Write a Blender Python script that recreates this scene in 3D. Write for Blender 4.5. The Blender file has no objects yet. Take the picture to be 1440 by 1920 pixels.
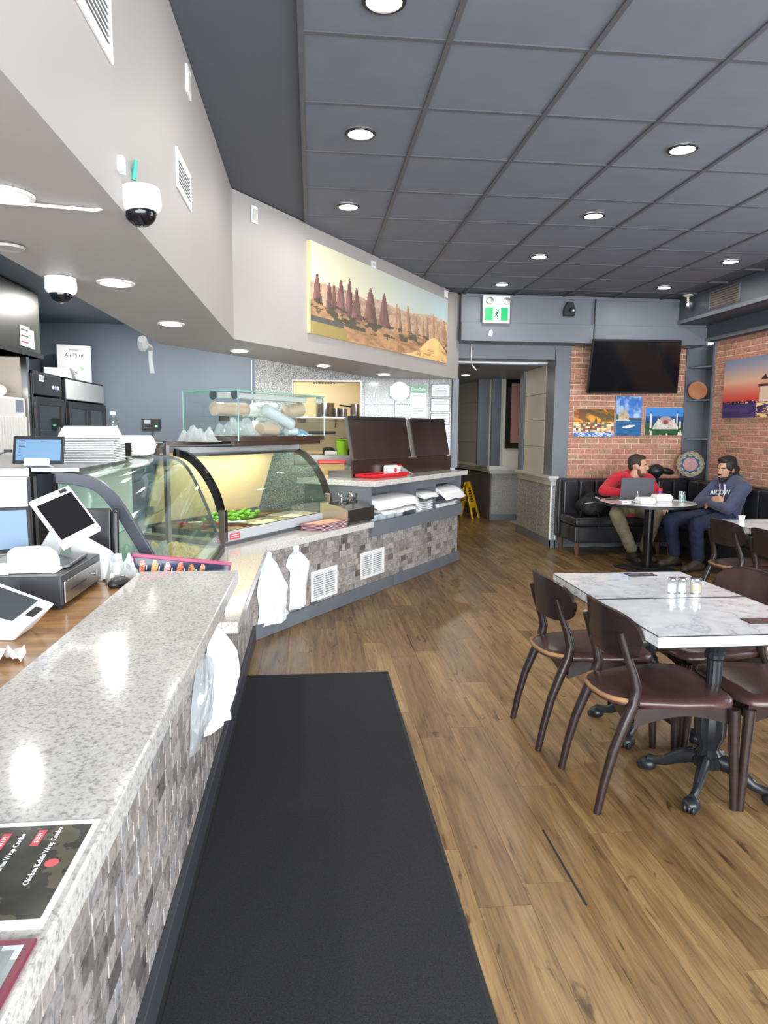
import bpy, bmesh, math, random
from math import pi, sin, cos, sqrt, radians as R
from mathutils import Matrix, Vector, Euler
import numpy as np
random.seed(7)
S = bpy.context.scene
COL = S.collection

# ------------------------------------------------------------------ camera
cam_d = bpy.data.cameras.new('camera'); cam = bpy.data.objects.new('camera', cam_d); COL.objects.link(cam)
cam_d.sensor_fit = 'VERTICAL'; cam_d.sensor_height = 36.0; cam_d.lens = 36.0 * 1297.4 / 1920.0
cam_d.clip_start = 0.05
PITCH, YAW, ROLL, EYE = -0.1189, 0.1043, 0.0077, 1.5
fw = Vector((sin(YAW) * cos(PITCH), cos(YAW) * cos(PITCH), sin(PITCH)))
rt = Vector((cos(YAW), -sin(YAW), 0)); up = rt.cross(fw)
r2 = rt * cos(ROLL) + up * sin(ROLL); u2 = up * cos(ROLL) - rt * sin(ROLL)
cam.matrix_world = Matrix(((r2.x, u2.x, -fw.x, 0), (r2.y, u2.y, -fw.y, 0), (r2.z, u2.z, -fw.z, EYE), (0, 0, 0, 1)))
S.camera = cam

# ------------------------------------------------------------------ light and exposure
S.view_settings.view_transform = 'Standard'; S.view_settings.look = 'None'
S.view_settings.gamma = 1.0; S.view_settings.use_curve_mapping = False
S.view_settings.exposure = 0.0
W = bpy.data.worlds.new('sky'); S.world = W; W.use_nodes = True
bg = W.node_tree.nodes['Background']; bg.inputs[0].default_value = (0.80, 0.90, 1.0, 1); bg.inputs[1].default_value = 1.6

def area(name, loc, direction, sx, sy, power, color=(1, 1, 1), spread=180):
    l = bpy.data.lights.new(name, 'AREA'); l.shape = 'RECTANGLE'; l.size = sx; l.size_y = sy
    l.energy = power; l.color = color; l.spread = R(spread)
    o = bpy.data.objects.new(name, l); COL.objects.link(o); o.location = loc
    o.rotation_euler = Vector(direction).to_track_quat('-Z', 'Z').to_euler()
    return o
# daylight entering through the shop-front windows behind the photographer and the side window
area('daylight_front', (.9, -2.45, 1.35), (0, 1, -0.06), 7.2, 2.2, 880, (0.93, 0.97, 1.0))
area('daylight_side', (4.85, 3.3, 1.65), (-1, 0.1, -0.08), 4.0, 1.9, 170, (0.93, 0.97, 1.0))

# ------------------------------------------------------------------ materials
def lin(c):
    return tuple((x / 12.92 if x <= 0.04045 else ((x + 0.055) / 1.055) ** 2.4) for x in c)
def rgb(r, g, b): return lin((r / 255, g / 255, b / 255))
MATS = {}
def mat(name, c=(128, 128, 128), rough=0.5, metal=0.0, noise=None, bump=None, emit=0, coat=0, alpha=None, trans=0, ior=1.45, spec=0.5, objrand=0.0, stretch=(1, 1, 1), sheen=0):
    if name in MATS: return MATS[name]
    m = bpy.data.materials.new(name); m.use_nodes = True; nt = m.node_tree; b = nt.nodes['Principled BSDF']
    col = rgb(*c) + (1,)
    b.inputs['Base Color'].default_value = col
    b.inputs['Roughness'].default_value = rough; b.inputs['Metallic'].default_value = metal
    b.inputs['Specular IOR Level'].default_value = spec; b.inputs['IOR'].default_value = ior
    b.inputs['Coat Weight'].default_value = coat; b.inputs['Coat Roughness'].default_value = 0.08
    b.inputs['Transmission Weight'].default_value = trans; b.inputs['Sheen Weight'].default_value = sheen
    if emit:
        b.inputs['Emission Color'].default_value = col; b.inputs['Emission Strength'].default_value = emit
    if noise or bump or objrand:
        geo = nt.nodes.new('ShaderNodeNewGeometry'); mp = nt.nodes.new('ShaderNodeMapping')
        mp.inputs['Scale'].default_value = stretch; nt.links.new(geo.outputs['Position'], mp.inputs['Vector'])
    if noise or objrand:
        hsv = nt.nodes.new('ShaderNodeHueSaturation'); hsv.inputs['Color'].default_value = col
        val = None
        if noise:
            n = nt.nodes.new('ShaderNodeTexNoise'); n.inputs['Scale'].default_value = noise[0]; n.inputs['Detail'].default_value = 5
            nt.links.new(mp.outputs[0], n.inputs['Vector'])
            r = nt.nodes.new('ShaderNodeMapRange'); r.inputs[1].default_value = 0.3; r.inputs[2].default_value = 0.7
            r.inputs[3].default_value = 1 - noise[1]; r.inputs[4].default_value = 1 + noise[1]
            nt.links.new(n.outputs['Fac'], r.inputs[0]); val = r.outputs[0]
        if objrand:
            oi = nt.nodes.new('ShaderNodeObjectInfo'); r = nt.nodes.new('ShaderNodeMapRange')
            r.inputs[3].default_value = 1 - objrand; r.inputs[4].default_value = 1 + objrand
            nt.links.new(oi.outputs['Random'], r.inputs[0])
            if val:
                mu = nt.nodes.new('ShaderNodeMath'); mu.operation = 'MULTIPLY'; nt.links.new(val, mu.inputs[0]); nt.links.new(r.outputs[0], mu.inputs[1]); val = mu.outputs[0]
            else: val = r.outputs[0]
        nt.links.new(val, hsv.inputs['Value']); nt.links.new(hsv.outputs[0], b.inputs['Base Color'])
    if bump:
        n = nt.nodes.new('ShaderNodeTexNoise'); n.inputs['Scale'].default_value = bump[0]; n.inputs['Detail'].default_value = 4
        nt.links.new(mp.outputs[0], n.inputs['Vector'])
        bp = nt.nodes.new('ShaderNodeBump'); bp.inputs['Strength'].default_value = bump[1]; bp.inputs['Distance'].default_value = bump[2] if len(bump) > 2 else 0.01
        nt.links.new(n.outputs['Fac'], bp.inputs['Height']); nt.links.new(bp.outputs[0], b.inputs['Normal'])
    MATS[name] = m
    return m

def nodes_mat(name, fn, rough=0.5, **kw):
    """material whose base colour comes from fn(nt) -> colour socket (and optionally a height socket)"""
    m = mat(name, rough=rough, **kw); nt = m.node_tree; b = nt.nodes['Principled BSDF']
    r = fn(nt); c, hgt = r if isinstance(r, tuple) else (r, None)
    nt.links.new(c, b.inputs['Base Color'])
    if hgt is not None:
        bp = nt.nodes.new('ShaderNodeBump'); bp.inputs['Strength'].default_value = 0.35; bp.inputs['Distance'].default_value = 0.004
        nt.links.new(hgt, bp.inputs['Height']); nt.links.new(bp.outputs[0], b.inputs['Normal'])
    return m
def N(nt, t, **kw):
    n = nt.nodes.new(t)
    for k, v in kw.items(): n.inputs[k.replace('_', ' ')].default_value = v
    return n
def ramp(nt, fac, stops, interp='LINEAR'):
    r = nt.nodes.new('ShaderNodeValToRGB'); r.color_ramp.interpolation = interp
    e = r.color_ramp.elements
    while len(e) < len(stops): e.new(0.5)
    for el, (p, c) in zip(e, stops): el.position = p; el.color = rgb(*c) + (1,)
    nt.links.new(fac, r.inputs[0]); return r.outputs[0]
def mix(nt, fac, a, b, mode='MIX'):
    m = nt.nodes.new('ShaderNodeMix'); m.data_type = 'RGBA'; m.blend_type = mode
    for s, v in ((0, fac), (6, a), (7, b)):
        if hasattr(v, 'links'): nt.links.new(v, m.inputs[s])
        elif isinstance(v, tuple): m.inputs[s].default_value = rgb(*v) + (1,)
        else: m.inputs[s].default_value = v
    return m.outputs[2]
def pos(nt, scale=(1, 1, 1), rand=0.0):
    g = nt.nodes.new('ShaderNodeNewGeometry'); mp = nt.nodes.new('ShaderNodeMapping'); mp.inputs['Scale'].default_value = scale
    nt.links.new(g.outputs['Position'], mp.inputs['Vector'])
    if rand:
        oi = nt.nodes.new('ShaderNodeObjectInfo'); mu = nt.nodes.new('ShaderNodeMath'); mu.operation = 'MULTIPLY'; mu.inputs[1].default_value = rand
        nt.links.new(oi.outputs['Random'], mu.inputs[0]); cb = nt.nodes.new('ShaderNodeCombineXYZ')
        for i in range(3): nt.links.new(mu.outputs[0], cb.inputs[i])
        nt.links.new(cb.outputs[0], mp.inputs['Location'])
    return mp.outputs[0]
def noise(nt, vec, scale, detail=4, dist=0.0):
    n = N(nt, 'ShaderNodeTexNoise', Scale=scale, Detail=detail, Distortion=dist); nt.links.new(vec, n.inputs['Vector']); return n.outputs['Fac']
def rnd(nt):
    oi = nt.nodes.new('ShaderNodeObjectInfo'); g = nt.nodes.new('ShaderNodeNewGeometry')
    a = nt.nodes.new('ShaderNodeMath'); a.operation = 'ADD'; nt.links.new(oi.outputs['Random'], a.inputs[0]); nt.links.new(g.outputs['Random Per Island'], a.inputs[1])
    f = nt.nodes.new('ShaderNodeMath'); f.operation = 'FRACT'; nt.links.new(a.outputs[0], f.inputs[0]); return f.outputs[0]

def f_plank(nt):
    v = pos(nt, (1, 1, 1), 40.0); vs = pos(nt, (13, 1.0, 1), 40.0); vf = pos(nt, (70, 3.0, 1), 40.0)
    base = ramp(nt, noise(nt, vs, 1.6, 6, 0.8), [(0.25, (100, 78, 53)), (0.45, (136, 107, 71)), (0.6, (153, 124, 84)), (0.8, (169, 141, 100))])
    grain = ramp(nt, noise(nt, vf, 2.0, 5, 0.3), [(0.3, (120, 120, 120)), (0.55, (255, 255, 255))])
    c = mix(nt, 0.45, base, grain, 'MULTIPLY')
    vo = pos(nt, (5.5, 1.5, 1), 40.0)
    knots = ramp(nt, noise(nt, vo, 2.1, 3, 2.2), [(0.0, (255, 255, 255)), (0.62, (255, 255, 255)), (0.72, (96, 80, 66))])
    c = mix(nt, 0.75, c, knots, 'MULTIPLY')
    tone = ramp(nt, rnd(nt), [(0, (205, 196, 190)), (0.5, (235, 230, 225)), (1, (255, 252, 246))])
    return mix(nt, 1.0, c, tone, 'MULTIPLY')
M_PLANK = nodes_mat('floor_plank_wood', f_plank, 0.33)
def f_granite(nt):
    v = pos(nt)
    a = ramp(nt, noise(nt, v, 125, 4), [(0.33, (160, 156, 154)), (0.46, (196, 193, 189)), (0.6, (207, 205, 199)), (0.75, (218, 214, 204))])
    vo = N(nt, 'ShaderNodeTexVoronoi', Scale=190.0); nt.links.new(v, vo.inputs['Vector'])
    sp = ramp(nt, vo.outputs['Distance'], [(0.0, (176, 170, 166)), (0.28, (255, 255, 255))])
    return mix(nt, 0.4, a, sp, 'MULTIPLY')
M_GRANITE = nodes_mat('speckled_granite', f_granite, 0.1)
def f_granite_dk(nt):
    v = pos(nt)
    return ramp(nt, noise(nt, v, 120, 3), [(0.36, (95, 98, 100)), (0.5, (150, 152, 152)), (0.66, (196, 197, 194))])
M_STONEWALL = nodes_mat('polished_speckled_stone', f_granite_dk, 0.14)
def f_tile(nt):
    v = pos(nt, (1, 1, 1), 25.0)
    c = ramp(nt, rnd(nt), [(0.0, (104, 100, 99)), (0.10, (142, 137, 135)), (0.4, (164, 159, 156)), (0.6, (182, 174, 168)), (0.8, (166, 165, 168)), (1.0, (194, 187, 182))])
    nn = noise(nt, v, 26, 6, 1.2)
    k = ramp(nt, nn, [(0.3, (150, 142, 138)), (0.5, (235, 232, 230)), (0.7, (255, 255, 255))])
    return mix(nt, 0.8, c, k, 'MULTIPLY'), nn
M_TILE = nodes_mat('tumbled_stone_tile', f_tile, 0.36)
def f_brick(nt):
    v = pos(nt, (1, 1, 1), 25.0)
    c = ramp(nt, rnd(nt), [(0.0, (160, 126, 108)), (0.2, (190, 138, 118)), (0.5, (202, 146, 130)), (0.75, (196, 140, 120)), (0.9, (176, 146, 122)), (1.0, (210, 164, 146))])
    nn = noise(nt, v, 38, 5)
    k = ramp(nt, nn, [(0.3, (170, 160, 150)), (0.55, (255, 255, 255))])
    return mix(nt, 0.6, c, k, 'MULTIPLY'), nn
M_BRICK = nodes_mat('red_brick', f_brick, 0.8)
def f_marble(nt):
    v = pos(nt)
    n1 = noise(nt, v, 7, 8, 1.2)
    c = ramp(nt, n1, [(0.32, (228, 230, 233)), (0.40, (216, 219, 223)), (0.43, (182, 186, 192)), (0.445, (214, 217, 221)), (0.7, (236, 236, 238))])
    return c
M_MARBLE = nodes_mat('white_marble_laminate', f_marble, 0.1)
def f_ctop(nt):
    vs = pos(nt, (1.2, 9, 1)); return ramp(nt, noise(nt, vs, 2.2, 6, 0.6), [(0.3, (128, 92, 58)), (0.5, (160, 120, 78)), (0.72, (186, 146, 100))])
M_WOODTOP = nodes_mat('brown_wood_worktop', f_ctop, 0.22)

M_CEIL = mat('charcoal_ceiling_tile', (106, 110, 121), 0.72, noise=(6, 0.04), bump=(220, 0.12, 0.002))
M_CEILDK = mat('charcoal_ceiling_paint', (86, 89, 97), 0.7, noise=(3, 0.04))
M_BAR = mat('charcoal_grid_bar', (84, 84, 90), 0.5)
M_BULK = mat('warm_grey_bulkhead_paint', (164, 159, 156), 0.5, noise=(1.5, 0.03), bump=(90, 0.06, 0.002))
M_BEAM = mat('slate_grey_paint', (108, 114, 123), 0.45, noise=(2, 0.03))
M_BEAMDK = mat('dark_slate_paint', (74, 80, 90), 0.45, noise=(2, 0.04))
M_KWALL = mat('blue_grey_wall_paint', (104, 116, 130), 0.5, noise=(2, 0.03))
M_BASEB = mat('slate_baseboard', (104, 110, 118), 0.5, noise=(6, 0.08))
M_MORTAR = mat('sand_mortar', (222, 194, 166), 0.9, noise=(30, 0.08))
M_GROUT = mat('taupe_grout', (150, 142, 136), 0.85)
M_MAT = mat('charcoal_carpet', (48, 48, 52), 0.95, noise=(260, 0.35), bump=(420, 0.6, 0.004), spec=0.15)
M_RUBBER = mat('black_rubber', (34, 34, 36), 0.7)
M_BLACK = mat('black_plastic', (34, 35, 38), 0.4)
M_GLOSSBLK = mat('glossy_black', (16, 17, 20), 0.08)
M_SCREEN = mat('dark_screen_glass', (22, 22, 26), 0.1)
M_WHITE = mat('white_plastic', (236, 236, 236), 0.35)
M_WHITEP = mat('white_paper', (240, 240, 240), 0.8)
M_CREAM = mat('cream_panel', (196, 194, 184), 0.5, noise=(2, 0.03))
M_STEEL = mat('brushed_steel', (176, 174, 172), 0.28, metal=1.0, noise=(20, 0.08), stretch=(1, 1, 12))
M_STEELDK = mat('dark_brushed_steel', (130, 120, 116), 0.27, metal=1.0, noise=(5, 0.14), stretch=(1, 1, 0.03))
M_CHROME = mat('chrome', (210, 210, 210), 0.12, metal=1.0)
M_ALU = mat('aluminium', (150, 152, 156), 0.4, metal=1.0)
M_CHAIRW = mat('dark_walnut_wood', (42, 31, 30), 0.25, noise=(8, 0.2), stretch=(1, 1, 5))
M_CHAIRL = mat('brown_leather', (68, 46, 43), 0.27, noise=(9, 0.22), bump=(70, 0.12, 0.003))
M_WORN = mat('worn_tan_leather', (146, 108, 74), 0.45, noise=(20, 0.2))
M_BLEATH = mat('black_leather', (36, 36, 40), 0.3, noise=(4, 0.12), bump=(50, 0.12, 0.004))
M_IRON = mat('black_cast_iron', (30, 33, 37), 0.35, noise=(30, 0.2))
M_LEGW = mat('brown_bench_leg', (104, 74, 62), 0.5, noise=(10, 0.15))
M_BAG = mat('white_plastic_bag', (238, 240, 242), 0.45, noise=(6, 0.02), bump=(22, 0.3, 0.02))
M_FOAM = mat('white_foam', (244, 244, 242), 0.6)
M_MAROON = mat('maroon_leatherette', (122, 36, 62), 0.42)
M_RED = mat('red_plastic', (206, 30, 46), 0.3)
M_GREEN = mat('green_pepper', (92, 150, 40), 0.3, noise=(30, 0.25))
M_YEL = mat('yellow_plastic', (226, 180, 24), 0.45)
M_AMBER = mat('amber_back_panel', (226, 198, 158), 0.3, noise=(3, 0.06))
M_CANVAS = mat('canvas_edge', (228, 206, 160), 0.8)
M_GLASS = None
def clear(name, tint=(235, 245, 242), refl=1.0, base=0.04):
    """thin clear sheet: mostly passes light straight on, with a real reflection on top"""
    m = bpy.data.materials.new(name); m.use_nodes = True; nt = m.node_tree; nt.nodes.clear()
    o = nt.nodes.new('ShaderNodeOutputMaterial'); t = nt.nodes.new('ShaderNodeBsdfTransparent'); t.inputs[0].default_value = rgb(*tint) + (1,)
    g = nt.nodes.new('ShaderNodeBsdfGlossy'); g.inputs['Roughness'].default_value = 0.03; g.inputs[0].default_value = (0.95, 0.98, 0.97, 1)
    lw = nt.nodes.new('ShaderNodeLayerWeight'); lw.inputs[0].default_value = .5
    pw_ = nt.nodes.new('ShaderNodeMath'); pw_.operation = 'POWER'; pw_.inputs[1].default_value = 4.5; nt.links.new(lw.outputs['Facing'], pw_.inputs[0])
    mu = nt.nodes.new('ShaderNodeMath'); mu.operation = 'MULTIPLY_ADD'; mu.inputs[1].default_value = refl * .8; mu.inputs[2].default_value = base
    nt.links.new(pw_.outputs[0], mu.inputs[0])
    mx = nt.nodes.new('ShaderNodeMixShader'); nt.links.new(mu.outputs[0], mx.inputs[0]); nt.links.new(t.outputs[0], mx.inputs[1]); nt.links.new(g.outputs[0], mx.inputs[2])
    nt.links.new(mx.outputs[0], o.inputs[0]); MATS[name] = m; return m
M_GLASS = clear('clear_glass')
M_GLASSG = clear('greenish_case_glass', (226, 238, 233), 1.2, 0.05)
M_GLASSB = clear('pale_box_glass', (243, 249, 247), 1.0, 0.03)
M_GEDGE = mat('green_glass_edge', (120, 176, 160), 0.15, spec=0.8)
M_FILM = clear('clear_plastic_film', (240, 243, 243), 1.6, 0.16)
def film(name, white=0.3):
    m = clear(name, (244, 247, 248), 1.3, .10); nt = m.node_tree; out = [n for n in nt.nodes if n.type == 'OUTPUT_MATERIAL'][0]; src = out.inputs[0].links[0].from_socket
    d = nt.nodes.new('ShaderNodeBsdfDiffuse'); d.inputs[0].default_value = rgb(236, 240, 242) + (1,); tr = nt.nodes.new('ShaderNodeBsdfTranslucent'); tr.inputs[0].default_value = rgb(236, 240, 242) + (1,)
    a = nt.nodes.new('ShaderNodeMixShader'); a.inputs[0].default_value = .5; nt.links.new(d.outputs[0], a.inputs[1]); nt.links.new(tr.outputs[0], a.inputs[2])
    b = nt.nodes.new('ShaderNodeMixShader'); b.inputs[0].default_value = white; nt.links.new(src, b.inputs[1]); nt.links.new(a.outputs[0], b.inputs[2]); nt.links.new(b.outputs[0], out.inputs[0]); return m
M_WRAP = film('milky_plastic_film', .42)
M_LAMP = mat('downlight_lens', (255, 250, 240), 0.5, emit=14)
M_TUBE = mat('lamp_tube', (255, 244, 214), 0.5, emit=6)
M_SCRBLUE = mat('blue_lit_screen', (100, 128, 156), 0.15, emit=0.18)

def print_mat(name='colour_print', rough=0.55):
    if name in MATS: return MATS[name]
    m = mat(name, rough=rough); nt = m.node_tree; a = nt.nodes.new('ShaderNodeAttribute'); a.attribute_name = 'print'
    nt.links.new(a.outputs['Color'], nt.nodes['Principled BSDF'].inputs['Base Color']); return m
M_PRINT = print_mat()
M_PRINTG = print_mat('glossy_print', 0.15)
# ------------------------------------------------------------------ mesh helpers
PM = {}
def setp(o, label=None, cat=None, group=None, kind=None):
    if label: o['label'] = label
    if cat: o['category'] = cat
    if group: o['group'] = group
    if kind: o['kind'] = kind
    return o
def thing(name, label, cat, loc=(0, 0, 0), rz=0.0, group=None):
    o = bpy.data.objects.new(name, None); COL.objects.link(o); o.location = loc; o.rotation_euler = (0, 0, rz)
    o.empty_display_size = 0.1
    setp(o, label, cat, group); PM[o.name] = Matrix.Translation(loc) @ Matrix.Rotation(rz, 4, 'Z'); return o
class MB:
    def __init__(s, M=None): s.v = []; s.f = []; s.m = []; s.M = M or Matrix.Identity(4); s.c = None
    def add(s, vs, fs, mi=0):
        o = len(s.v); s.v += [s.M @ Vector(v) for v in vs]; s.f += [tuple(i + o for i in f) for f in fs]; s.m += [mi] * len(fs); return s
    def box(s, a, b, mi=0):
        x0, y0, z0 = a; x1, y1, z1 = b
        return s.add([(x0, y0, z0), (x1, y0, z0), (x1, y1, z0), (x0, y1, z0), (x0, y0, z1), (x1, y0, z1), (x1, y1, z1), (x0, y1, z1)],
                     [(0, 3, 2, 1), (4, 5, 6, 7), (0, 1, 5, 4), (1, 2, 6, 5), (2, 3, 7, 6), (3, 0, 4, 7)], mi)
    def obox(s, c, size, rot=(0, 0, 0), mi=0):
        m = s.M; s.M = m @ Matrix.Translation(c) @ Euler(rot).to_matrix().to_4x4(); h = [x / 2 for x in size]
        s.box([-x for x in h], h, mi); s.M = m; return s
    def prism(s, poly, vec, mi=0):
        n = len(poly); vec = Vector(vec); P = [Vector(p) for p in poly]
        return s.add(P + [p + vec for p in P], [tuple(range(n))[::-1], tuple(range(n, 2 * n))] + [(i, (i + 1) % n, n + (i + 1) % n, n + i) for i in range(n)], mi)
    def tube(s, pts, rad, n=8, cap=True, mi=0, flat=1.0):
        P = [Vector(p) for p in pts]; k = len(P); rad = rad if isinstance(rad, (list, tuple)) else [rad] * k
        vs = []; prev = None
        for i in range(k):
            t = (P[min(i + 1, k - 1)] - P[max(i - 1, 0)]).normalized()
            if prev is None:
                a = Vector((0, 0, 1)) if abs(t.z) < 0.9 else Vector((1, 0, 0)); nrm = (a - t * a.dot(t)).normalized()
            else: nrm = (prev - t * prev.dot(t)).normalized()
            prev = nrm; bi = t.cross(nrm)
            for j in range(n):
                a = 2 * pi * j / n; vs.append(P[i] + (nrm * cos(a) + bi * sin(a) * flat) * rad[i])
        fs = [(i * n + j, i * n + (j + 1) % n, (i + 1) * n + (j + 1) % n, (i + 1) * n + j) for i in range(k - 1) for j in range(n)]
        if cap: fs += [tuple(range(n))[::-1], tuple(range((k - 1) * n, k * n))]
        return s.add(vs, fs, mi)
    def cyl(s, p, q, r, r1=None, n=16, mi=0): return s.tube([p, q], [r, r if r1 is None else r1], n, True, mi)
    def lathe(s, prof, c=(0, 0, 0), n=24, mi=0, axis=None, cap=True, flute=0):
        m = s.M; s.M = m @ Matrix.Translation(c)
        if axis is not None: s.M = s.M @ Vector((0, 0, 1)).rotation_difference(Vector(axis)).to_matrix().to_4x4()
        k = len(prof); vs = []
        for r, z in prof:
            for j in range(n):
                a = 2 * pi * j / n; rr = r * (1 - (flute if j % 2 else 0)); vs.append((rr * cos(a), rr * sin(a), z))
        fs = [(i * n + j, i * n + (j + 1) % n, (i + 1) * n + (j + 1) % n, (i + 1) * n + j) for i in range(k - 1) for j in range(n)]
        if cap: fs += [tuple(range(n))[::-1], tuple(range((k - 1) * n, k * n))]
        s.add(vs, fs, mi); s.M = m; return s
    def ell(s, c, r, nu=16, nv=10, rot=(0, 0, 0), mi=0):
        m = s.M; s.M = m @ Matrix.Translation(c) @ Euler(rot).to_matrix().to_4x4()
        if not isinstance(r, (tuple, list)): r = (r, r, r)
        vs = [(0, 0, -r[2])]
        for i in range(1, nv):
            p = pi * i / nv - pi / 2
            for j in range(nu): a = 2 * pi * j / nu; vs.append((r[0] * cos(p) * cos(a), r[1] * cos(p) * sin(a), r[2] * sin(p)))
        vs.append((0, 0, r[2])); L = len(vs) - 1
        fs = [(0, 1 + (j + 1) % nu, 1 + j) for j in range(nu)] + [(1 + i * nu + j, 1 + i * nu + (j + 1) % nu, 1 + (i + 1) * nu + (j + 1) % nu, 1 + (i + 1) * nu + j) for i in range(nv - 2) for j in range(nu)]
        fs += [(L, 1 + (nv - 2) * nu + j, 1 + (nv - 2) * nu + (j + 1) % nu) for j in range(nu)]
        s.add(vs, fs, mi); s.M = m; return s
    def cap(s, p, q, r0, r1, n=14):          # tapered capsule for bodies
        s.tube([p, q], [r0, r1], n, True); s.ell(p, r0, n, 8); return s.ell(q, r1, n, 8)
    def grid(s, fn, nu, nv, mi=0, closed=False):
        vs = [fn(i / (nu if closed else nu - 1), j / (nv - 1)) for j in range(nv) for i in range(nu)]; e = nu if closed else nu - 1
        return s.add(vs, [(j * nu + i, j * nu + (i + 1) % nu, (j + 1) * nu + (i + 1) % nu, (j + 1) * nu + i) for j in range(nv - 1) for i in range(e)], mi)
    def build(s, name, mats, parent=None, smooth=False, bevel=0, label=None, kind=None, cat=None, group=None, seg=2, solid=0, origin=None, fix=True, sub=0):
        me = bpy.data.meshes.new(name)
        if parent is not None:
            inv = PM[parent.name].inverted(); vs = [inv @ v for v in s.v]; base = None
        elif kind == 'structure' or kind == 'stuffs': vs = s.v; base = None
        else:
            if origin is None:
                xs, ys, zs = zip(*s.v); base = Vector(((min(xs) + max(xs)) / 2, (min(ys) + max(ys)) / 2, min(zs)))
            else: base = Vector(origin)
            vs = [v - base for v in s.v]
        me.from_pydata([tuple(v) for v in vs], [], s.f)
        for m in (mats if isinstance(mats, (list, tuple)) else [mats]): me.materials.append(m)
        me.polygons.foreach_set('material_index', s.m)
        if fix:
            bm = bmesh.new(); bm.from_mesh(me); bmesh.ops.recalc_face_normals(bm, faces=bm.faces); bm.to_mesh(me); bm.free()
        if smooth:
            me.polygons.foreach_set('use_smooth', [True] * len(me.polygons))
            me.set_sharp_from_angle(angle=R(smooth if smooth is not True else 40))
        me.update()
        o = bpy.data.objects.new(name, me); COL.objects.link(o)
        if parent is not None: o.parent = parent; PM[o.name] = PM[parent.name]
        elif base is not None: o.location = base; PM[o.name] = Matrix.Translation(base)
        else: PM[o.name] = Matrix.Identity(4)
        if solid:
            md = o.modifiers.new('thickness', 'SOLIDIFY'); md.thickness = solid; md.offset = 0
        if bevel:
            md = o.modifiers.new('edge', 'BEVEL'); md.width = bevel; md.segments = seg; md.limit_method = 'ANGLE'; md.angle_limit = R(40)
        if sub:
            md = o.modifiers.new('sub', 'SUBSURF'); md.levels = sub; md.render_levels = sub
        return setp(o, label, cat, group, kind)
def struct(name, mb, m, parent=None, **kw): return mb.build(name, m, parent, kind=None if parent else 'structure', **kw)
def single(name, mb, m, label, cat, group=None, **kw): return mb.build(name, m, None, label=label, cat=cat, group=group, **kw)
def dup(o, parent=None, loc=None, rz=None, label=None):
    c = o.copy(); COL.objects.link(c)
    if parent is not None: c.parent = parent
    if loc is not None: c.location = loc
    if rz is not None: c.rotation_euler = (0, 0, rz)
    if label: c['label'] = label
    for ch in list(o.children): dup(ch, c)
    return c
def proto_copies(name, me, mats, parent, places, label=None):
    """one mesh datum, one object per place (x, y, z, rz, scale)"""
    out = []
    for (loc, rot, sc) in places:
        o = bpy.data.objects.new(name, me); COL.objects.link(o); o.parent = parent
        o.matrix_local = PM[parent.name].inverted() @ Matrix.LocRotScale(Vector(loc), Euler(rot), Vector(sc)); out.append(o)
    return out
def text_mesh(txt, size, M, name, m, parent, depth=0.0006, align='CENTER', sx=1.0):
    c = bpy.data.curves.new('t', 'FONT'); c.body = txt; c.size = size; c.align_x = align; c.align_y = 'CENTER'; c.extrude = depth; c.resolution_u = 2
    o = bpy.data.objects.new('t', c); COL.objects.link(o)
    me = bpy.data.meshes.new_from_object(o); bpy.data.objects.remove(o); bpy.data.curves.remove(c)
    me.transform(M @ Matrix.Diagonal((sx, 1, 1, 1))); me.name = name; me.materials.clear(); me.materials.append(m)
    me.transform(PM[parent.name].inverted()); r = bpy.data.objects.new(name, me); COL.objects.link(r); r.parent = parent; PM[r.name] = PM[parent.name]; return r
def frame(o, x, y):
    """matrix with local x, y axes along the given world vectors, origin o"""
    x = Vector(x).normalized(); y = Vector(y); y = (y - x * y.dot(x)).normalized(); z = x.cross(y)
    return Matrix(((x.x, y.x, z.x, o[0]), (x.y, y.y, z.y, o[1]), (x.z, y.z, z.z, o[2]), (0, 0, 0, 1)))
# ---- flat prints: colour attribute on a fine grid, painted by a python function of (u, v) arrays, v up
def print_grid(name, fn, nu, nv, corners, parent, m=None, label=None):
    """corners: bottom-left, bottom-right, top-right, top-left"""
    a, b, c, d = [np.array(p, float) for p in corners]
    u, v = np.meshgrid((np.arange(nu) + 0.5) / nu, (np.arange(nv) + 0.5) / nv)
    colr = np.clip(fn(u, v), 0, 1)
    colr = np.where(colr <= 0.04045, colr / 12.92, ((colr + 0.055) / 1.055) ** 2.4).reshape(-1, 3)
    gu, gv = np.meshgrid(np.linspace(0, 1, nu + 1), np.linspace(0, 1, nv + 1)); gu = gu.reshape(-1, 1); gv = gv.reshape(-1, 1)
    P = (a * (1 - gu) + b * gu) * (1 - gv) + (d * (1 - gu) + c * gu) * gv
    inv = np.array(PM[parent.name].inverted()); P = P @ inv[:3, :3].T + inv[:3, 3]
    i, j = np.meshgrid(np.arange(nu), np.arange(nv)); q = (j * (nu + 1) + i).reshape(-1)
    F = np.stack([q, q + 1, q + nu + 2, q + nu + 1], 1)
    me = bpy.data.meshes.new(name); me.vertices.add(len(P)); me.vertices.foreach_set('co', P.ravel())
    me.loops.add(F.size); me.loops.foreach_set('vertex_index', F.ravel().astype(np.int32))
    me.polygons.add(len(F)); me.polygons.foreach_set('loop_start', (np.arange(len(F)) * 4).astype(np.int32))
    me.update(calc_edges=True)
    at = me.attributes.new('print', 'FLOAT_COLOR', 'CORNER')
    at.data.foreach_set('color', np.repeat(np.concatenate([colr, np.ones((len(colr), 1))], 1), 4, axis=0).ravel().astype(np.float32))
    me.materials.append(m or M_PRINT); o = bpy.data.objects.new(name, me); COL.objects.link(o); o.parent = parent; PM[o.name] = PM[parent.name]
    if label: o['label'] = label
    return o
def C3(*c): return np.array(c, float) / 255.0
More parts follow.
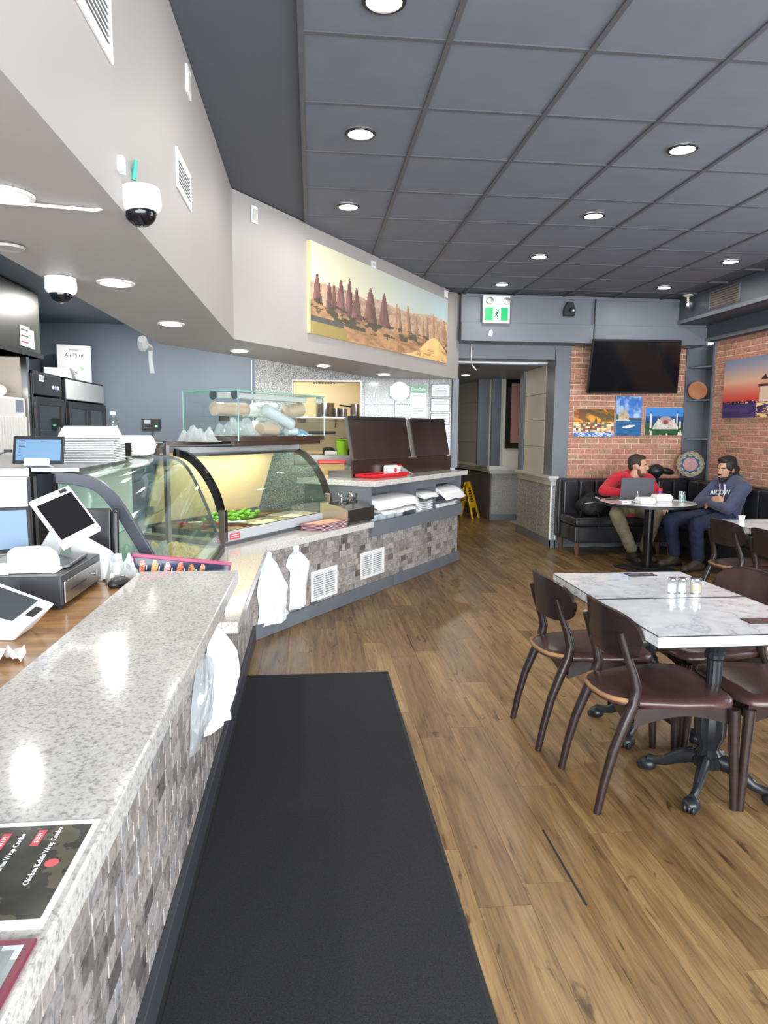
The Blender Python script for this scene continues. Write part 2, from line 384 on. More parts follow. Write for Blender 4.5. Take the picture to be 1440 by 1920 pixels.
_rs = np.random.RandomState(3); _tab = _rs.rand(64, 64)
def vnoise(x, y):
    xi = np.floor(x).astype(int); yi = np.floor(y).astype(int); fx = x - xi; fy = y - yi; fx = fx * fx * (3 - 2 * fx); fy = fy * fy * (3 - 2 * fy)
    t = lambda i, j: _tab[i % 64, j % 64]
    return (t(xi, yi) * (1 - fx) + t(xi + 1, yi) * fx) * (1 - fy) + (t(xi, yi + 1) * (1 - fx) + t(xi + 1, yi + 1) * fx) * fy
def fbm(x, y, o=4): return sum(vnoise(x * 2 ** k + 7 * k, y * 2 ** k + 3 * k) / 2 ** (k + 1) for k in range(o))
def lay(col, mask, c):
    mask = np.clip(mask, 0, 1)[..., None]; return col * (1 - mask) + np.asarray(c) * mask
def base_col(u, c): return np.broadcast_to(np.asarray(c, float), u.shape + (3,)).copy()
def rect(u, v, a, b, c, d): return ((u > a) & (u < c) & (v > b) & (v < d)).astype(float)
# ================================================================== THE ROOM
CZ = 3.095                                    # ceiling height
D2 = Vector((.581, .814, 0)); IN2 = Vector((-.814, .581, 0))   # direction of the angled counter run, and inward across it
# ---- floor
fl = struct('floor', MB().box((-3.1, -2.6, -.06), (5.0, 14.0, -.006)), M_GROUT)
pme = []
for L in (1.216,):
    b = MB().box((-.085, -L / 2 - .0013, -.006), (.085, L / 2 + .0013, 0)); o = b.build('plank', M_PLANK, fl, bevel=0); pme.append(o.data); bpy.data.objects.remove(o)
pl = []
X0 = .519 - .171 * 6
for i in range(30):
    x = X0 + .171 * (i + .5)
    off = [.24, .86, .5, 1.04, .02, .66, .35][i % 7] + (.21 if i // 7 % 2 else 0)
    for j in range(-1, 12):
        yc = -.2 + off + 1.22 * j
        if yc < .2 or yc > 13.4: continue
        if x < -.45: continue
        if 5.6 < yc < 8.2 and x < -.5 + (yc - 5.6) * .71: continue
        if yc > 8.0 and yc + .61 > 8.5 and not (1.6 < x < 3.2 or yc < 8.5): continue
        if x > 4.9: continue
        pl.append(((x, yc, 0), (0, 0, 0), (1, 1, 1)))
proto_copies('plank', pme[0], None, fl, pl)
MB().box((.8585, 1.96, -.002), (.8665, 2.38, .0008)).build('open_seam', M_RUBBER, fl)
MB().box((.687, 4.55, -.002), (.692, 4.9, .0008)).build('open_seam', M_RUBBER, fl)
# ---- ceiling
ce = struct('ceiling', MB().box((-3.1, -2.6, CZ + .016), (5.0, 8.9, CZ + .08)), M_CEILDK)
b = MB().box((-.3, -.3, 0), (.3, .3, .014)); o = b.build('ceiling_tile', M_CEIL, ce, bevel=.004, seg=1); tme = o.data; bpy.data.objects.remove(o)
T = .61; TX, TY = -.037, 3.029 - .61 * 4
tl = []
for i in range(8):
    for j in range(13):
        x = TX + T * (i + .5); y = TY + T * (j + .5)
        if x > 4.5 and y < 9: x = 4.45
        if i == 7: continue
        if (y - 4.966) * .553 > (x + .526 + .35) * .833: continue
        tl.append(((x, y, CZ + .002 + random.uniform(0, .002)), (0, 0, 0), (.995, .995, 1)))
tl = [t for t in tl if t[0][1] < 8.2]
stain_me = tme.copy(); stain_me.materials.clear(); stain_me.materials.append(mat('stained_glossy_tile', (112, 104, 98), .25, noise=(2, .12)))
tiles = proto_copies('ceiling_tile', tme, None, ce, tl)
for o in tiles:
    p_ = o.matrix_local.translation
    if abs(p_.x - (TX + T * 2.5)) < .05 and 3.029 + T * 4 < p_.y < 3.029 + T * 6:
        o.data = stain_me
for i in range(8):
    x = TX + T * i; y1 = 8.28
    lim = 4.966 + (x + .526) * .833 / .553 - .05
    struct('grid_bar', MB().box((x - .012, .4, CZ - .006), (x + .012, min(y1, max(lim, 5.2)), CZ + .016)), M_BAR, ce)
for j in range(14):
    y = TY + T * j
    if y > 8.25: continue
    xl = max(TX, -.526 + (y - 4.966) * .553 / .833 + .02)
    b = MB()
    if abs(y - (3.029 + T * 5)) < .05: b.box((xl, y - .011, CZ - .003), (TX + 2 * T, y + .011, CZ + .016)).box((TX + 3 * T, y - .011, CZ - .003), (4.48, y + .011, CZ + .016))
    else: b.box((xl, y - .011, CZ - .003), (4.48, y + .011, CZ + .016))
    struct('grid_bar', b, M_BAR, ce)
# ---- bulkhead over the counter: one folded box
def prism_xy(poly, z0, z1, b=None): return (b or MB()).prism([(x, y, z0) for x, y in poly], (0, 0, z1 - z0))
BK = [(-.53, -2.6), (-.53, 4.966), (1.775, 8.40), (1.775, 8.62), (.93, 8.62), (-.49, 6.32), (-1.10, 5.33), (-1.10, -2.6)]
bk = struct('bulkhead', prism_xy(BK, 2.11, CZ + .01), M_BULK)
# lower ceiling behind it
struct('ceiling_kitchen', prism_xy([(-3.1, -2.6), (-1.09, -2.6), (-1.09, 5.33), (-.49, 6.32), (.93, 8.62), (-3.1, 8.62)], 2.68, 2.74), M_KWALL)
# ---- walls
struct('wall_left', MB().box((-3.16, -2.6, -.06), (-3.08, 8.6, 3.2)), M_KWALL)
wb = MB().box((-3.1, 8.45, -.06), (-.66, 8.6, 2.75)); struct('wall_back', wb, M_KWALL)
ws = MB().box((-.66, 8.42, -.06), (-.226, 8.58, 2.7)).box((.59, 8.42, -.06), (1.76, 8.58, 2.7)).box((-.226, 8.42, 2.075), (.59, 8.58, 2.7)).box((-.226, 8.42, -.06), (.59, 8.58, 1.05))
sw = struct('wall_stone', ws, M_STONEWALL)
for x0, x1 in ((.63, 1.0), (1.0, 1.42), (1.42, 1.7)):
    for z0, z1 in ((1.05, 1.42), (1.43, 1.79), (1.80, 2.10)):
        struct('stone_panel', MB().box((x0 + .003, 8.408, z0), (x1 - .003, 8.42, z1)), M_STONEWALL, sw, bevel=.002, seg=1)
struct('trim_1', MB().box((-.232, 8.40, 2.06), (.596, 8.59, 2.08)).box((.578, 8.40, 1.05), (.596, 8.59, 2.06)).box((-.232, 8.40, 1.05), (-.216, 8.59, 2.06)), M_STEELDK)
struct('trim_2', MB().box((1.70, 8.36, 1.04), (1.775, 8.62, 2.11)), M_BEAM)
struct('wall_kitchen', MB().box((-2.0, 10.6, -.06), (1.72, 10.7, 2.8)).box((-2.0, 8.6, -.06), (-1.9, 10.6, 2.8)).box((1.62, 8.6, -.06), (1.76, 13.9, 2.8)).box((-2, 8.6, 2.68), (1.72, 10.6, 2.74)), mat('cream_tile_wall', (226, 204, 158), 0.35, noise=(2, .03)))
kw = bpy.data.objects['wall_kitchen']
# right wall with bricks, back wall with bricks
def brick_mesh(seed, w=.168, hh=.058, t=.010):
    rs = random.Random(seed); b = MB(); j = lambda a: a + rs.uniform(-.0022, .0022)
    x0, x1, z0, z1 = j(-w / 2), j(w / 2), j(-hh / 2), j(hh / 2); i = .004
    b.add([(x0, 0, z0), (x1, 0, z0), (x1, 0, z1), (x0, 0, z1), (x0 + i, -t + rs.uniform(0, .003), z0 + i), (x1 - i, -t + rs.uniform(0, .003), z0 + i), (x1 - i, -t + rs.uniform(0, .003), z1 - i), (x0 + i, -t, z1 - i)],
          [(4, 5, 6, 7), (0, 1, 5, 4), (1, 2, 6, 5), (2, 3, 7, 6), (3, 0, 4, 7)])
    return b
def bricks(wall, origin, along, length, z0, z1, rz, skip=None):
    P, H = .178, .0675; mes = {}
    for wv in (.168, .079, .123):
        for k in range(3):
            o = brick_mesh(k * 7 + 1, wv).build('brick', M_BRICK, wall, fix=True); o2 = o.data
            o2.transform(PM[wall.name]); mes[(wv, k)] = o2; bpy.data.objects.remove(o)
    r = 0; z = z0
    while z + .03 < z1:
        x = -.02 + (0 if r % 2 else .089) - P
        while x < length:
            a, c = max(x, 0), min(x + .168, length); w = c - a
            if w > .03:
                key = .168 if w > .145 else (.123 if w > .1 else .079)
                px = (a + c) / 2; pt = Vector(origin) + Vector(along) * px
                if not (skip and skip(px, z)):
                    o = bpy.data.objects.new('brick', mes[(key, random.randrange(3))]); COL.objects.link(o); o.parent = wall
                    o.matrix_local = PM[wall.name].inverted() @ Matrix.LocRotScale(Vector((pt.x, pt.y, z + .034)), Euler((0, 0, rz)), Vector((w / key, 1, 1)))
            x += P
        z += H; r += 1
bw = struct('wall_brick_back', MB().box((3.25, 8.62, -.06), (4.80, 8.75, 2.60)), M_MORTAR)
bricks(bw, (3.255, 8.62, 0), (1, 0, 0), 1.54, .80, 2.56, 0, lambda x, z: 2.02 < z < 2.48 and .25 < x < 1.25)
rw = struct('wall_right', MB().box((4.95, 5.5, -.06), (5.08, 8.22, 2.62)), M_MORTAR)
bricks(rw, (4.95, 8.21, 0), (0, -1, 0), 2.05, .78, 2.58, -pi / 2, lambda x, z: 1.75 < z < 2.2 and x > .45)
struct('wall_right_front', MB().box((4.95, 1.2, -.06), (5.08, 5.5, .6)).box((4.95, 1.2, 2.7), (5.08, 5.5, 3.2)).box((4.95, -2.6, -.06), (5.08, 1.2, 3.2)), M_BEAM)
struct('window_1', MB().box((4.97, 1.2, .6), (5.03, 5.5, .66)).box((4.97, 1.2, 2.64), (5.03, 5.5, 2.7)).box((4.97, 3.3, .6), (5.03, 3.38, 2.7)), M_BLACK)
# front (behind the photographer): shop-front frame
struct('wall_front', MB().box((-3.16, -2.7, -.06), (-2.75, -2.6, 3.2)).box((4.5, -2.7, -.06), (5.08, -2.6, 3.2)).box((-2.75, -2.7, 2.85), (4.5, -2.6, 3.2)).box((-2.75, -2.7, -.06), (4.5, -2.6, .25)), M_BEAM)
struct('window_2', MB().box((.2, -2.68, .25), (.28, -2.62, 2.85)).box((1.6, -2.68, .25), (1.68, -2.62, 2.85)).box((3.0, -2.68, .25), (3.08, -2.62, 2.85)), M_BLACK)
# corner niche between the two brick walls
struct('wall_niche', MB().box((4.80, 8.60, -.06), (5.10, 8.75, 2.6)).box((5.06, 8.2, -.06), (5.10, 8.62, 2.6)).box((4.80, 8.595, -.06), (4.83, 8.75, 2.6)), M_BEAM)
struct('trim_3', MB().box((4.925, 8.20, -.06), (4.955, 8.235, 2.6)).box((4.785, 8.585, .0), (4.81, 8.60, 2.57)), M_BEAM)
for z in (1.415, 1.905, 2.318):
    sh = single('corner_shelf', MB().prism([(4.81, 8.598, z - .018), (5.058, 8.598, z - .018), (5.058, 8.25, z - .018), (4.96, 8.25, z - .018), (4.81, 8.52, z - .018)], (0, 0, .018)), M_BEAM,
                {1.415: 'lowest grey corner shelf, empty, above the patterned plate', 1.905: 'middle grey corner shelf that carries the brown plate', 2.318: 'topmost grey corner shelf, empty, beside the television'}[z], 'shelf', 'shelves in the brick corner', bevel=.002)
# beams
struct('beam_back', MB().box((1.77, 8.285, 2.77), (4.86, 8.9, CZ + .01)).box((1.77, 8.255, 2.555), (4.86, 8.9, 2.77)), M_BEAM, bevel=.003)
struct('trim_4', MB().box((1.775, 8.27, CZ - .03), (4.5, 8.286, CZ - .004)), M_BEAM)
struct('beam_right', MB().box((4.48, -2.6, 2.80), (5.08, 8.3, CZ + .01)).box((4.84, -2.6, 2.60), (5.08, 8.3, 2.80)), M_BEAMDK, bevel=.003)
struct('trim_5', MB().box((4.46, 4.0, 2.80), (4.50, 8.27, 2.84)).box((4.82, 4.0, 2.60), (4.86, 8.27, 2.64)), M_BEAM)
vt = thing('wall_vent', 'rusty brown vent grille on dark beam at right, below the ceiling', 'vent', (4.478, 7.3, 2.88))
MB().box((4.470, 7.05, 2.87), (4.480, 7.62, 3.06)).build('frame', M_BEAM, vt)
for k in range(7): MB().obox((4.468, 7.335, 2.885 + k * .026), (.006, .52, .016), (0, .5, 0)).build('slat', mat('rusty_vent', (112, 88, 70), .6, noise=(9, .4)), vt)
# doorway header and pillars
struct('wall_header', MB().box((1.77, 8.60, 2.385), (3.06, 8.9, 2.60)).box((1.77, 8.9, 2.34), (4.6, 14.0, 2.42)), M_BEAM)
struct('trim_6', MB().box((1.78, 8.88, 2.355), (3.05, 8.90, 2.375)), M_WHITE)
struct('wall_post', MB().box((3.05, 8.575, -.06), (3.25, 8.9, 2.58)), M_BEAM)
dk = M_BEAMDK
cw = struct('wall_corridor_right', MB().box((3.07, 8.72, -.06), (3.24, 9.99, 2.4)), M_BEAMDK)
for z0, z1 in ((.925, 1.28), (1.285, 1.63), (1.635, 1.98), (1.985, 2.34)):
    struct('cream_panel', MB().box((3.05, 8.93, z0), (3.072, 9.78, z1)), M_CREAM, cw, bevel=.003, seg=1)
struct('trim_7', MB().box((3.03, 9.80, .925), (3.10, 9.99, 2.4)), M_BEAM)
ledge = lambda a, b: MB().box((a[0] - .0, a[1], .80), (b[0], b[1], .86)).box((a[0] - .02, a[1] - .02, .86), (b[0], b[1], .89)).box((a[0] - .045, a[1] - .045, .89), (b[0], b[1], .925))
pw = struct('wall_wainscot', MB().box((3.045, 8.555, .10), (3.12, 9.995, .80)), M_STONEWALL)
for y0, y1 in ((8.56, 9.04), (9.05, 9.53), (9.54, 9.99)):
    for z0, z1 in ((.11, .45), (.455, .795)):
        struct('stone_panel', MB().box((3.037, y0, z0), (3.046, y1, z1)), M_STONEWALL, pw, bevel=.002, seg=1)
struct('trim_8', ledge((3.03, 8.545), (3.12, 10.0)), mat('pale_moulding', (190, 190, 186), .5), bevel=.004)
struct('trim_9', MB().box((3.032, 8.54, .0), (3.05, 8.556, .80)).box((3.105, 8.54, 0), (3.118, 8.556, .80)), M_WHITE)
struct('baseboard_corridor', MB().box((3.028, 8.54, 0), (3.12, 10.0, .10)), M_BASEB)
# far end of the corridor
fw_ = struct('wall_corridor_back', MB().box((2.99, 11.38, -.06), (4.6, 11.5, 2.4)), M_CREAM)
struct('wall_corridor_stone', MB().box((2.985, 11.30, .10), (4.6, 11.38, .78)), M_STONEWALL)
struct('trim_10', MB().box((2.95, 11.26, .78), (4.6, 11.39, .83)).box((2.92, 11.23, .83), (4.6, 11.39, .91)), mat('pale_moulding', (190, 190, 186)), bevel=.004)
struct('baseboard_back', MB().box((2.97, 11.28, 0), (4.6, 11.31, .10)), M_BASEB)
struct('trim_11', MB().box((2.97, 11.32, .91), (3.12, 11.40, 2.4)).box((2.78, 11.50, .91), (2.97, 11.60, 2.4)), M_BEAMDK)
pa = struct('wall_corridor_left', MB().prism([(2.99, 11.40, .80), (3.1, 11.45, .80), (2.66, 13.9, .80), (2.56, 13.9, .80)], (0, 0, 1.6)), M_CREAM)
for z0, z1 in ((.93, 1.28), (1.285, 1.63), (1.635, 1.98), (1.985, 2.36)):
    struct('cream_panel', MB().prism([(2.93, 11.66, z0), (2.95, 11.66, z0), (2.58, 13.85, z0), (2.56, 13.85, z0)], (0, 0, z1 - z0)), mat('olive_grey_panel', (150, 150, 142), .45), pa, bevel=.003, seg=1)
struct('wall_corridor_dark', MB().prism([(2.96, 11.40, -.06), (3.1, 11.45, -.06), (2.66, 13.9, -.06), (2.53, 13.9, -.06)], (0, 0, .84)), mat('dark_wainscot', (62, 58, 60), .4))
struct('trim_12', MB().prism([(2.92, 11.38, .80), (3.1, 11.42, .80), (2.66, 13.9, .80), (2.49, 13.9, .80)], (0, 0, .07)), mat('grey_rail', (120, 118, 116), .5))
struct('wall_corridor_end', MB().box((1.7, 13.85, -.06), (4.7, 13.95, 2.5)).box((4.6, 9.9, -.06), (4.7, 13.9, 2.5)), M_CREAM)
# ---- counter fronts (setting): body of the long counter, tiled
FC = Vector((-.41, 4.86, 0))
cb = thing('service_counter', 'long angled service counter clad in small grey brown stone tiles', 'counter', (-.7, 3.0, 0))
body = [(-.425, .2), (-.425, 4.86), (1.6666, 7.7904), (1.30, 8.05), (-.80, 5.1), (-.80, .2)]
qa, qb = FC - Vector((.015, 0, 0)) + D2 * 1.585, FC - Vector((.015, 0, 0)) + D2 * 1.585 + IN2 * .45
prism_xy([(-.425, .2), (-.425, 4.86), (qa.x, qa.y), (qb.x, qb.y), (-.80, 5.1), (-.80, .2)], .0, .655).build('core', M_GROUT, cb)
prism_xy([(qa.x, qa.y), (1.6666, 7.7904), (1.30, 8.05), (qb.x, qb.y)], .0, .532).build('core', M_GROUT, cb)
MB().box((-.69, .2, .65), (-.425, 2.80, .875)).build('core', M_GROUT, cb)
MB().box((-1.9, .2, .0), (-1.88, 3.0, .86)).box((-1.9, .2, .84), (-.70, 2.82, .865)).build('core', mat('brown_board', (120, 90, 64), .6), cb)
def tile_rows(origin, along, length, z0, z1, rz, near_first, limit, skip=None):
    """laid stone tiles; the largest in view are single parts, the rest one joined part"""
    H = .0535; mes = {}
    rs = random.Random(5)
    for wv in (.05, .075, .1035):
        for k in range(2):
            b = MB(); x0, x1, a, c = -wv / 2 + .0012, wv / 2 - .0012, -H / 2 + .0012, H / 2 - .0012; i = .0016; t = .0038
            b.add([(x0, 0, a), (x1, 0, a), (x1, 0, c), (x0, 0, c), (x0 + i, -t - .0008 * k, a + i), (x1 - i, -t, a + i), (x1 - i, -t, c - i), (x0 + i, -t - .0006 * k, c - i)],
                  [(4, 5, 6, 7), (0, 1, 5, 4), (1, 2, 6, 5), (2, 3, 7, 6), (3, 0, 4, 7)])
            o = b.build('tile', M_TILE, cb); o.data.transform(PM[cb.name]); mes[(wv, k)] = o.data; bpy.data.objects.remove(o)
    L = []; z = z0; r = 0
    while z + H * .6 < z1:
        x = -rs.uniform(0, .08)
        while x < length:
            w = rs.choice((.05, .1035, .1035, .1035, .075)); a, c = max(x, 0), min(x + w, length)
            if c - a > .02:
                px = (a + c) / 2
                if not (skip and skip(px, z + H / 2)): L.append((px, z + H / 2, w, (c - a) / w, rs.randrange(2)))
            x += w
        z += H; r += 1
    L.sort(key=near_first)
    st = MB()
    for n_, (px, zz, w, sx, k) in enumerate(L):
        p = Vector(origin) + Vector(along) * px
        Mx = Matrix.LocRotScale(Vector((p.x, p.y, zz)), Euler((0, 0, rz)), Vector((sx, 1, 1)))
        if n_ < limit:
            o = bpy.data.objects.new('tile', mes[(w, k)]); COL.objects.link(o); o.parent = cb; o.matrix_local = PM[cb.name].inverted() @ Mx
        else:
            me = mes[(w, k)]; st.add([Mx @ v.co for v in me.vertices], [tuple(p.vertices) for p in me.polygons])
    if st.v: st.build('tile', M_TILE, cb, kind='stuff', fix=False)
# run along the aisle (faces +x): u goes from y = 4.86 towards the camera
tile_rows((-.425, 4.86, 0), (0, -1, 0), 4.2, .10, .66, pi / 2, lambda t: t[0], 0)
tile_rows((-.425, 2.80, 0), (0, -1, 0), 2.2, .655, .885, pi / 2, lambda t: abs(t[0] - 1.3), 150)
rz2 = math.atan2(D2.y, D2.x)
def skip2(x, z): return (.72 < x < 1.05 and .14 < z < .35) or (1.47 < x < 1.85 and .18 < z < .39) or (x > 1.64 and z > .55)
tile_rows((-.425 - .0, 4.86, 0), tuple(D2), 3.6, .10, .66, rz2, lambda t: abs(t[0] - 1.3), 150, skip2)
MB().box((-.43, .2, 0), (-.40, 4.86, .10)).build('baseboard', mat('dark_grey_base', (58, 60, 66), .5), cb, bevel=.003)  # aisle baseboard, darker than the one on the angled run
m0 = Vector((-.40, 4.85, 0)) ; 
MB().prism([m0, m0 + D2 * 2.02, m0 + D2 * 2.02 + IN2 * .03, m0 + IN2 * .03], (0, 0, .105)).build('baseboard', M_BASEB, cb, bevel=.003)
MB().prism([m0 + D2 * 2.03, m0 + D2 * 3.62, m0 + D2 * 3.62 + IN2 * .03, m0 + D2 * 2.03 + IN2 * .03], (0, 0, .105)).build('baseboard', M_BASEB, cb, bevel=.003)
# granite tops
single('granite_worktop', MB().box((-.69, .2, .875), (-.30, 2.82, .925)), M_GRANITE, 'raised speckled granite counter top in the left foreground, beside the black mat', 'countertop', bevel=.004)
single('wooden_worktop', MB().box((-1.9, .2, .865), (-.692, 2.80, .905)), M_WOODTOP, 'brown wood worktop behind the granite edge, under the black cash drawer', 'countertop', bevel=.003)
low = [(-.305, 2.83), (-.305, 4.74), (.535, 5.92), (-.10, 6.38), (-1.3, 5.6), (-1.3, 2.83)]
single('granite_worktop', prism_xy(low, .655, .705), M_GRANITE, 'lower angled granite counter top under the curved glass display cases', 'countertop', bevel=.004)
# ================================================================== CHAIRS AND TABLES
def make_chair():
    t = thing('dining_chair', '', 'chair')
    for s in (-1, 1):
        rear = [(-.295, .187 * s, 0), (-.272, .186 * s, .12), (-.238, .183 * s, .25), (-.195, .180 * s, .36), (-.160, .177 * s, .44), (-.150, .175 * s, .50), (-.165, .172 * s, .56), (-.195, .168 * s, .64), (-.222, .165 * s, .725)]
        MB().tube(rear, [.0155, .0175, .020, .0225, .0235, .0225, .019, .0165, .0145], 10).build('leg', M_CHAIRW, t, smooth=50)
        MB().tube([(.262, .222 * s, 0), (.250, .215 * s, .25), (.242, .212 * s, .415)], [.0155, .0195, .024], 10).build('leg', M_CHAIRW, t, smooth=50)
        # side apron, arched underneath
        y = .200 * s; n = 12; top = [(-.16 + .40 * k / n, y - .012 * s * (1 - k / n) , .425) for k in range(n + 1)]
        bot = [(-.16 + .40 * k / n, y - .012 * s * (1 - k / n), .345 + .042 * sin(pi * k / n)) for k in range(n, -1, -1)]
        MB().prism(top + bot, (0, -.022 * s, 0)).build('side_rail', M_CHAIRW, t)
    for x, a in ((.240, .20), (-.165, .165)):
        n = 10; top = [(x, -a + 2 * a * k / n, .424) for k in range(n + 1)]; bot = [(x, -a + 2 * a * k / n, .355 + .035 * sin(pi * k / n)) for k in range(n, -1, -1)]
        MB().prism(top + bot, (-.02, 0, 0)).build('front_rail' if x > 0 else 'back_rail', M_CHAIRW, t)
    # seat pad: bowed back edge, crowned top
    def outline(a):
        c, s_ = cos(a), sin(a); e = .42; x = abs(c) ** e * (1 if c > 0 else -1); y = abs(s_) ** e * (1 if s_ > 0 else -1)
        half = .222 + .020 * x if x > 0 else .222 + .055 * x
        px = .022 + .248 * x
        if x < 0: px -= .03 * (1 - y * y) * (-x)
        return px, y * half
    b = MB(); n = 40
    rings = [(.0, .470), (.5, .468), (.82, .464), (.95, .458), (1.0, .446), (1.0, .428), (.97, .424)]
    vs = []
    for r, z in rings[1:]:
        for j in range(n):
            x, y = outline(2 * pi * j / n); vs.append((.022 + (x - .022) * r, y * r, z - .006 * (1 - (abs(y) / .25)) * r * (z > .45)))
    vs.append((.022, 0, .464)); k = len(rings) - 1; c = len(vs) - 1
    fs = [(c, j, (j + 1) % n) for j in range(n)] + [(i * n + j, (i + 1) * n + j, (i + 1) * n + (j + 1) % n, i * n + (j + 1) % n) for i in range(k - 1) for j in range(n)] + [tuple((k - 1) * n + j for j in range(n))]
    b.add(vs, fs).build('seat', M_CHAIRL, t, smooth=60)
    e = MB()
    pts = [outline(a) for a in np.linspace(pi * .66, pi * 1.34, 15)]
    e.tube([(x - .001, y, .447) for x, y in pts], .0100, 6).build('seat_piping', M_WORN, t, smooth=60)
    # curved backrest shell
    def shell(off):
        def f(u, v):
            sx = 2 * u - 1; yy = .232 * (abs(sx) ** .85) * (1 if sx > 0 else -1)
            hh = .098 * (1 - abs(sx) ** 3.6) ** .5 + .002
            z = .703 + (2 * v - 1) * hh + .008 * (1 - sx * sx)
            x = -.236 + .080 * sx * sx - .22 * (z - .703) * .6
            return (x + off, yy, z)
        return f
    b = MB(); nu, nv = 25, 9
    A = [shell(.008)(i / (nu - 1), j / (nv - 1)) for j in range(nv) for i in range(nu)]; B_ = [shell(-.008)(i / (nu - 1), j / (nv - 1)) for j in range(nv) for i in range(nu)]
    q = lambda i, j, o=0: o + j * nu + i; o = nu * nv
    fs = []
    for j in range(nv - 1):
        for i in range(nu - 1):
            fs += [(q(i, j), q(i + 1, j), q(i + 1, j + 1), q(i, j + 1)), (q(i, j, o), q(i, j + 1, o), q(i + 1, j + 1, o), q(i + 1, j, o))]
    for i in range(nu - 1): fs += [(q(i, 0), q(i, 0, o), q(i + 1, 0, o), q(i + 1, 0)), (q(i, nv - 1), q(i + 1, nv - 1), q(i + 1, nv - 1, o), q(i, nv - 1, o))]
    for j in range(nv - 1): fs += [(q(0, j), q(0, j + 1), q(0, j + 1, o), q(0, j, o)), (q(nu - 1, j), q(nu - 1, j, o), q(nu - 1, j + 1, o), q(nu - 1, j + 1))]
    b.add(A + B_, fs).build('backrest', M_CHAIRW, t, smooth=50)
    pad = MB().grid(lambda u, v: Vector(shell(.010)(.03 + .94 * u, .05 + .9 * v)), 23, 7)
    pad.build('back_pad', M_CHAIRL, t, smooth=60)
    return t
chair0 = make_chair()
CH = [  # x, y, rz, label
    (1.405, 2.665, .02, 'nearest dark wooden chair, its back to the aisle at the near marble table'),
    (1.345, 3.215, .03, 'dark wooden chair second from the front, on the left side of the marble table'),
    (1.96, 2.66, pi - .02, 'dark chair nearest the right picture edge, facing the aisle across the near marble table'),
    (1.99, 3.20, pi + .02, 'dark chair facing the aisle beyond the salt shakers, rounded back above the table edge'),
    (3.46, 5.15, .03, 'dark wooden chair at the far marble table, in front of the man in navy hoodie'),
    (3.46, 4.61, .03, 'dark wooden chair at the right picture edge, at the far marble table'),
]
for k, (x, y, rz, lb) in enumerate(CH):
    if k == 0: chair0.location = (x, y, 0); chair0.rotation_euler = (0, 0, rz); chair0['label'] = lb; chair0['group'] = 'dining chairs around the marble tables'
    else: dup(chair0, None, (x, y, 0), rz, lb)

def make_table(loc, label, rz=0.0, w=.70, d=.555):
    t = thing('bistro_table', label, 'table', loc, 0, 'marble topped tables')
    x, y, _ = loc
    MB().box((x - w / 2, y - d / 2, .712), (x + w / 2, y + d / 2, .757)).build('tabletop', M_MARBLE, t, bevel=.002)
    ed = MB()
    for z in (.7125, .7555):
        for a, c in (((x - w / 2, y - d / 2), (x + w / 2, y - d / 2)), ((x - w / 2, y - d / 2), (x - w / 2, y + d / 2)), ((x + w / 2, y - d / 2), (x + w / 2, y + d / 2)), ((x - w / 2, y + d / 2), (x + w / 2, y + d / 2))):
            ed.tube([(a[0], a[1], z), (c[0], c[1], z)], .0022, 5)
    ed.build('edge_band', M_BLACK, t)
    px, py = x + .06, y + .02
    col = MB()
    prof = [(.062, .10), (.066, .125), (.052, .14), (.056, .155), (.040, .175), (.046, .20), (.062, .235), (.066, .29), (.058, .35), (.046, .385), (.036, .40), (.044, .415), (.044, .43), (.030, .445), (.030, .545), (.030, .56), (.041, .57), (.043, .585), (.034, .597), (.042, .61), (.030, .625), (.032, .70), (.05, .712)]
    col.lathe(prof, (px, py, 0), 28, flute=.07); col.build('pedestal', M_IRON, t, smooth=30)
    MB().box((px - .16, py - .12, .702), (px + .16, py + .12, .712)).build('mount_plate', M_IRON, t)
    for k in range(4):
        a = pi / 4 + k * pi / 2 + .02; c, s = cos(a), sin(a); P = lambda r, z: (px + r * c, py + r * s, z)
        lg = MB().tube([P(.03, .125), P(.08, .118), P(.13, .092), P(.175, .062), P(.215, .052), P(.245, .048)], [.034, .034, .028, .022, .021, .026], 10, flat=.72)
        lg.ell(P(.245, .030), (.040, .036, .030), 12, 8, (0, 0, a))
        for j in (-1, 0, 1): lg.ell((px + .268 * c - .016 * j * s, py + .268 * s + .016 * j * c, .020), (.022, .011, .020), 8, 6, (0, 0, a))
        lg.tube([P(.06, .155), P(.12, .125), P(.17, .088)], [.008, .012, .006], 6)
        lg.build('claw_foot', M_IRON, t, smooth=50)
    return t
make_table((1.605, 2.61, 0), 'nearest marble topped cafe table with claw foot pedestal, against a second one')
make_table((1.605, 3.175, 0), 'marble topped table carrying the salt shakers, far half of the pair beside the aisle')
make_table((3.73, 5.22, 0), 'marble topped table at the right picture edge, near the man in navy', w=.70, d=.62)
make_table((3.70, 4.58, 0), 'marble table nearer the camera of the pair at the right picture edge', w=.70, d=.62)
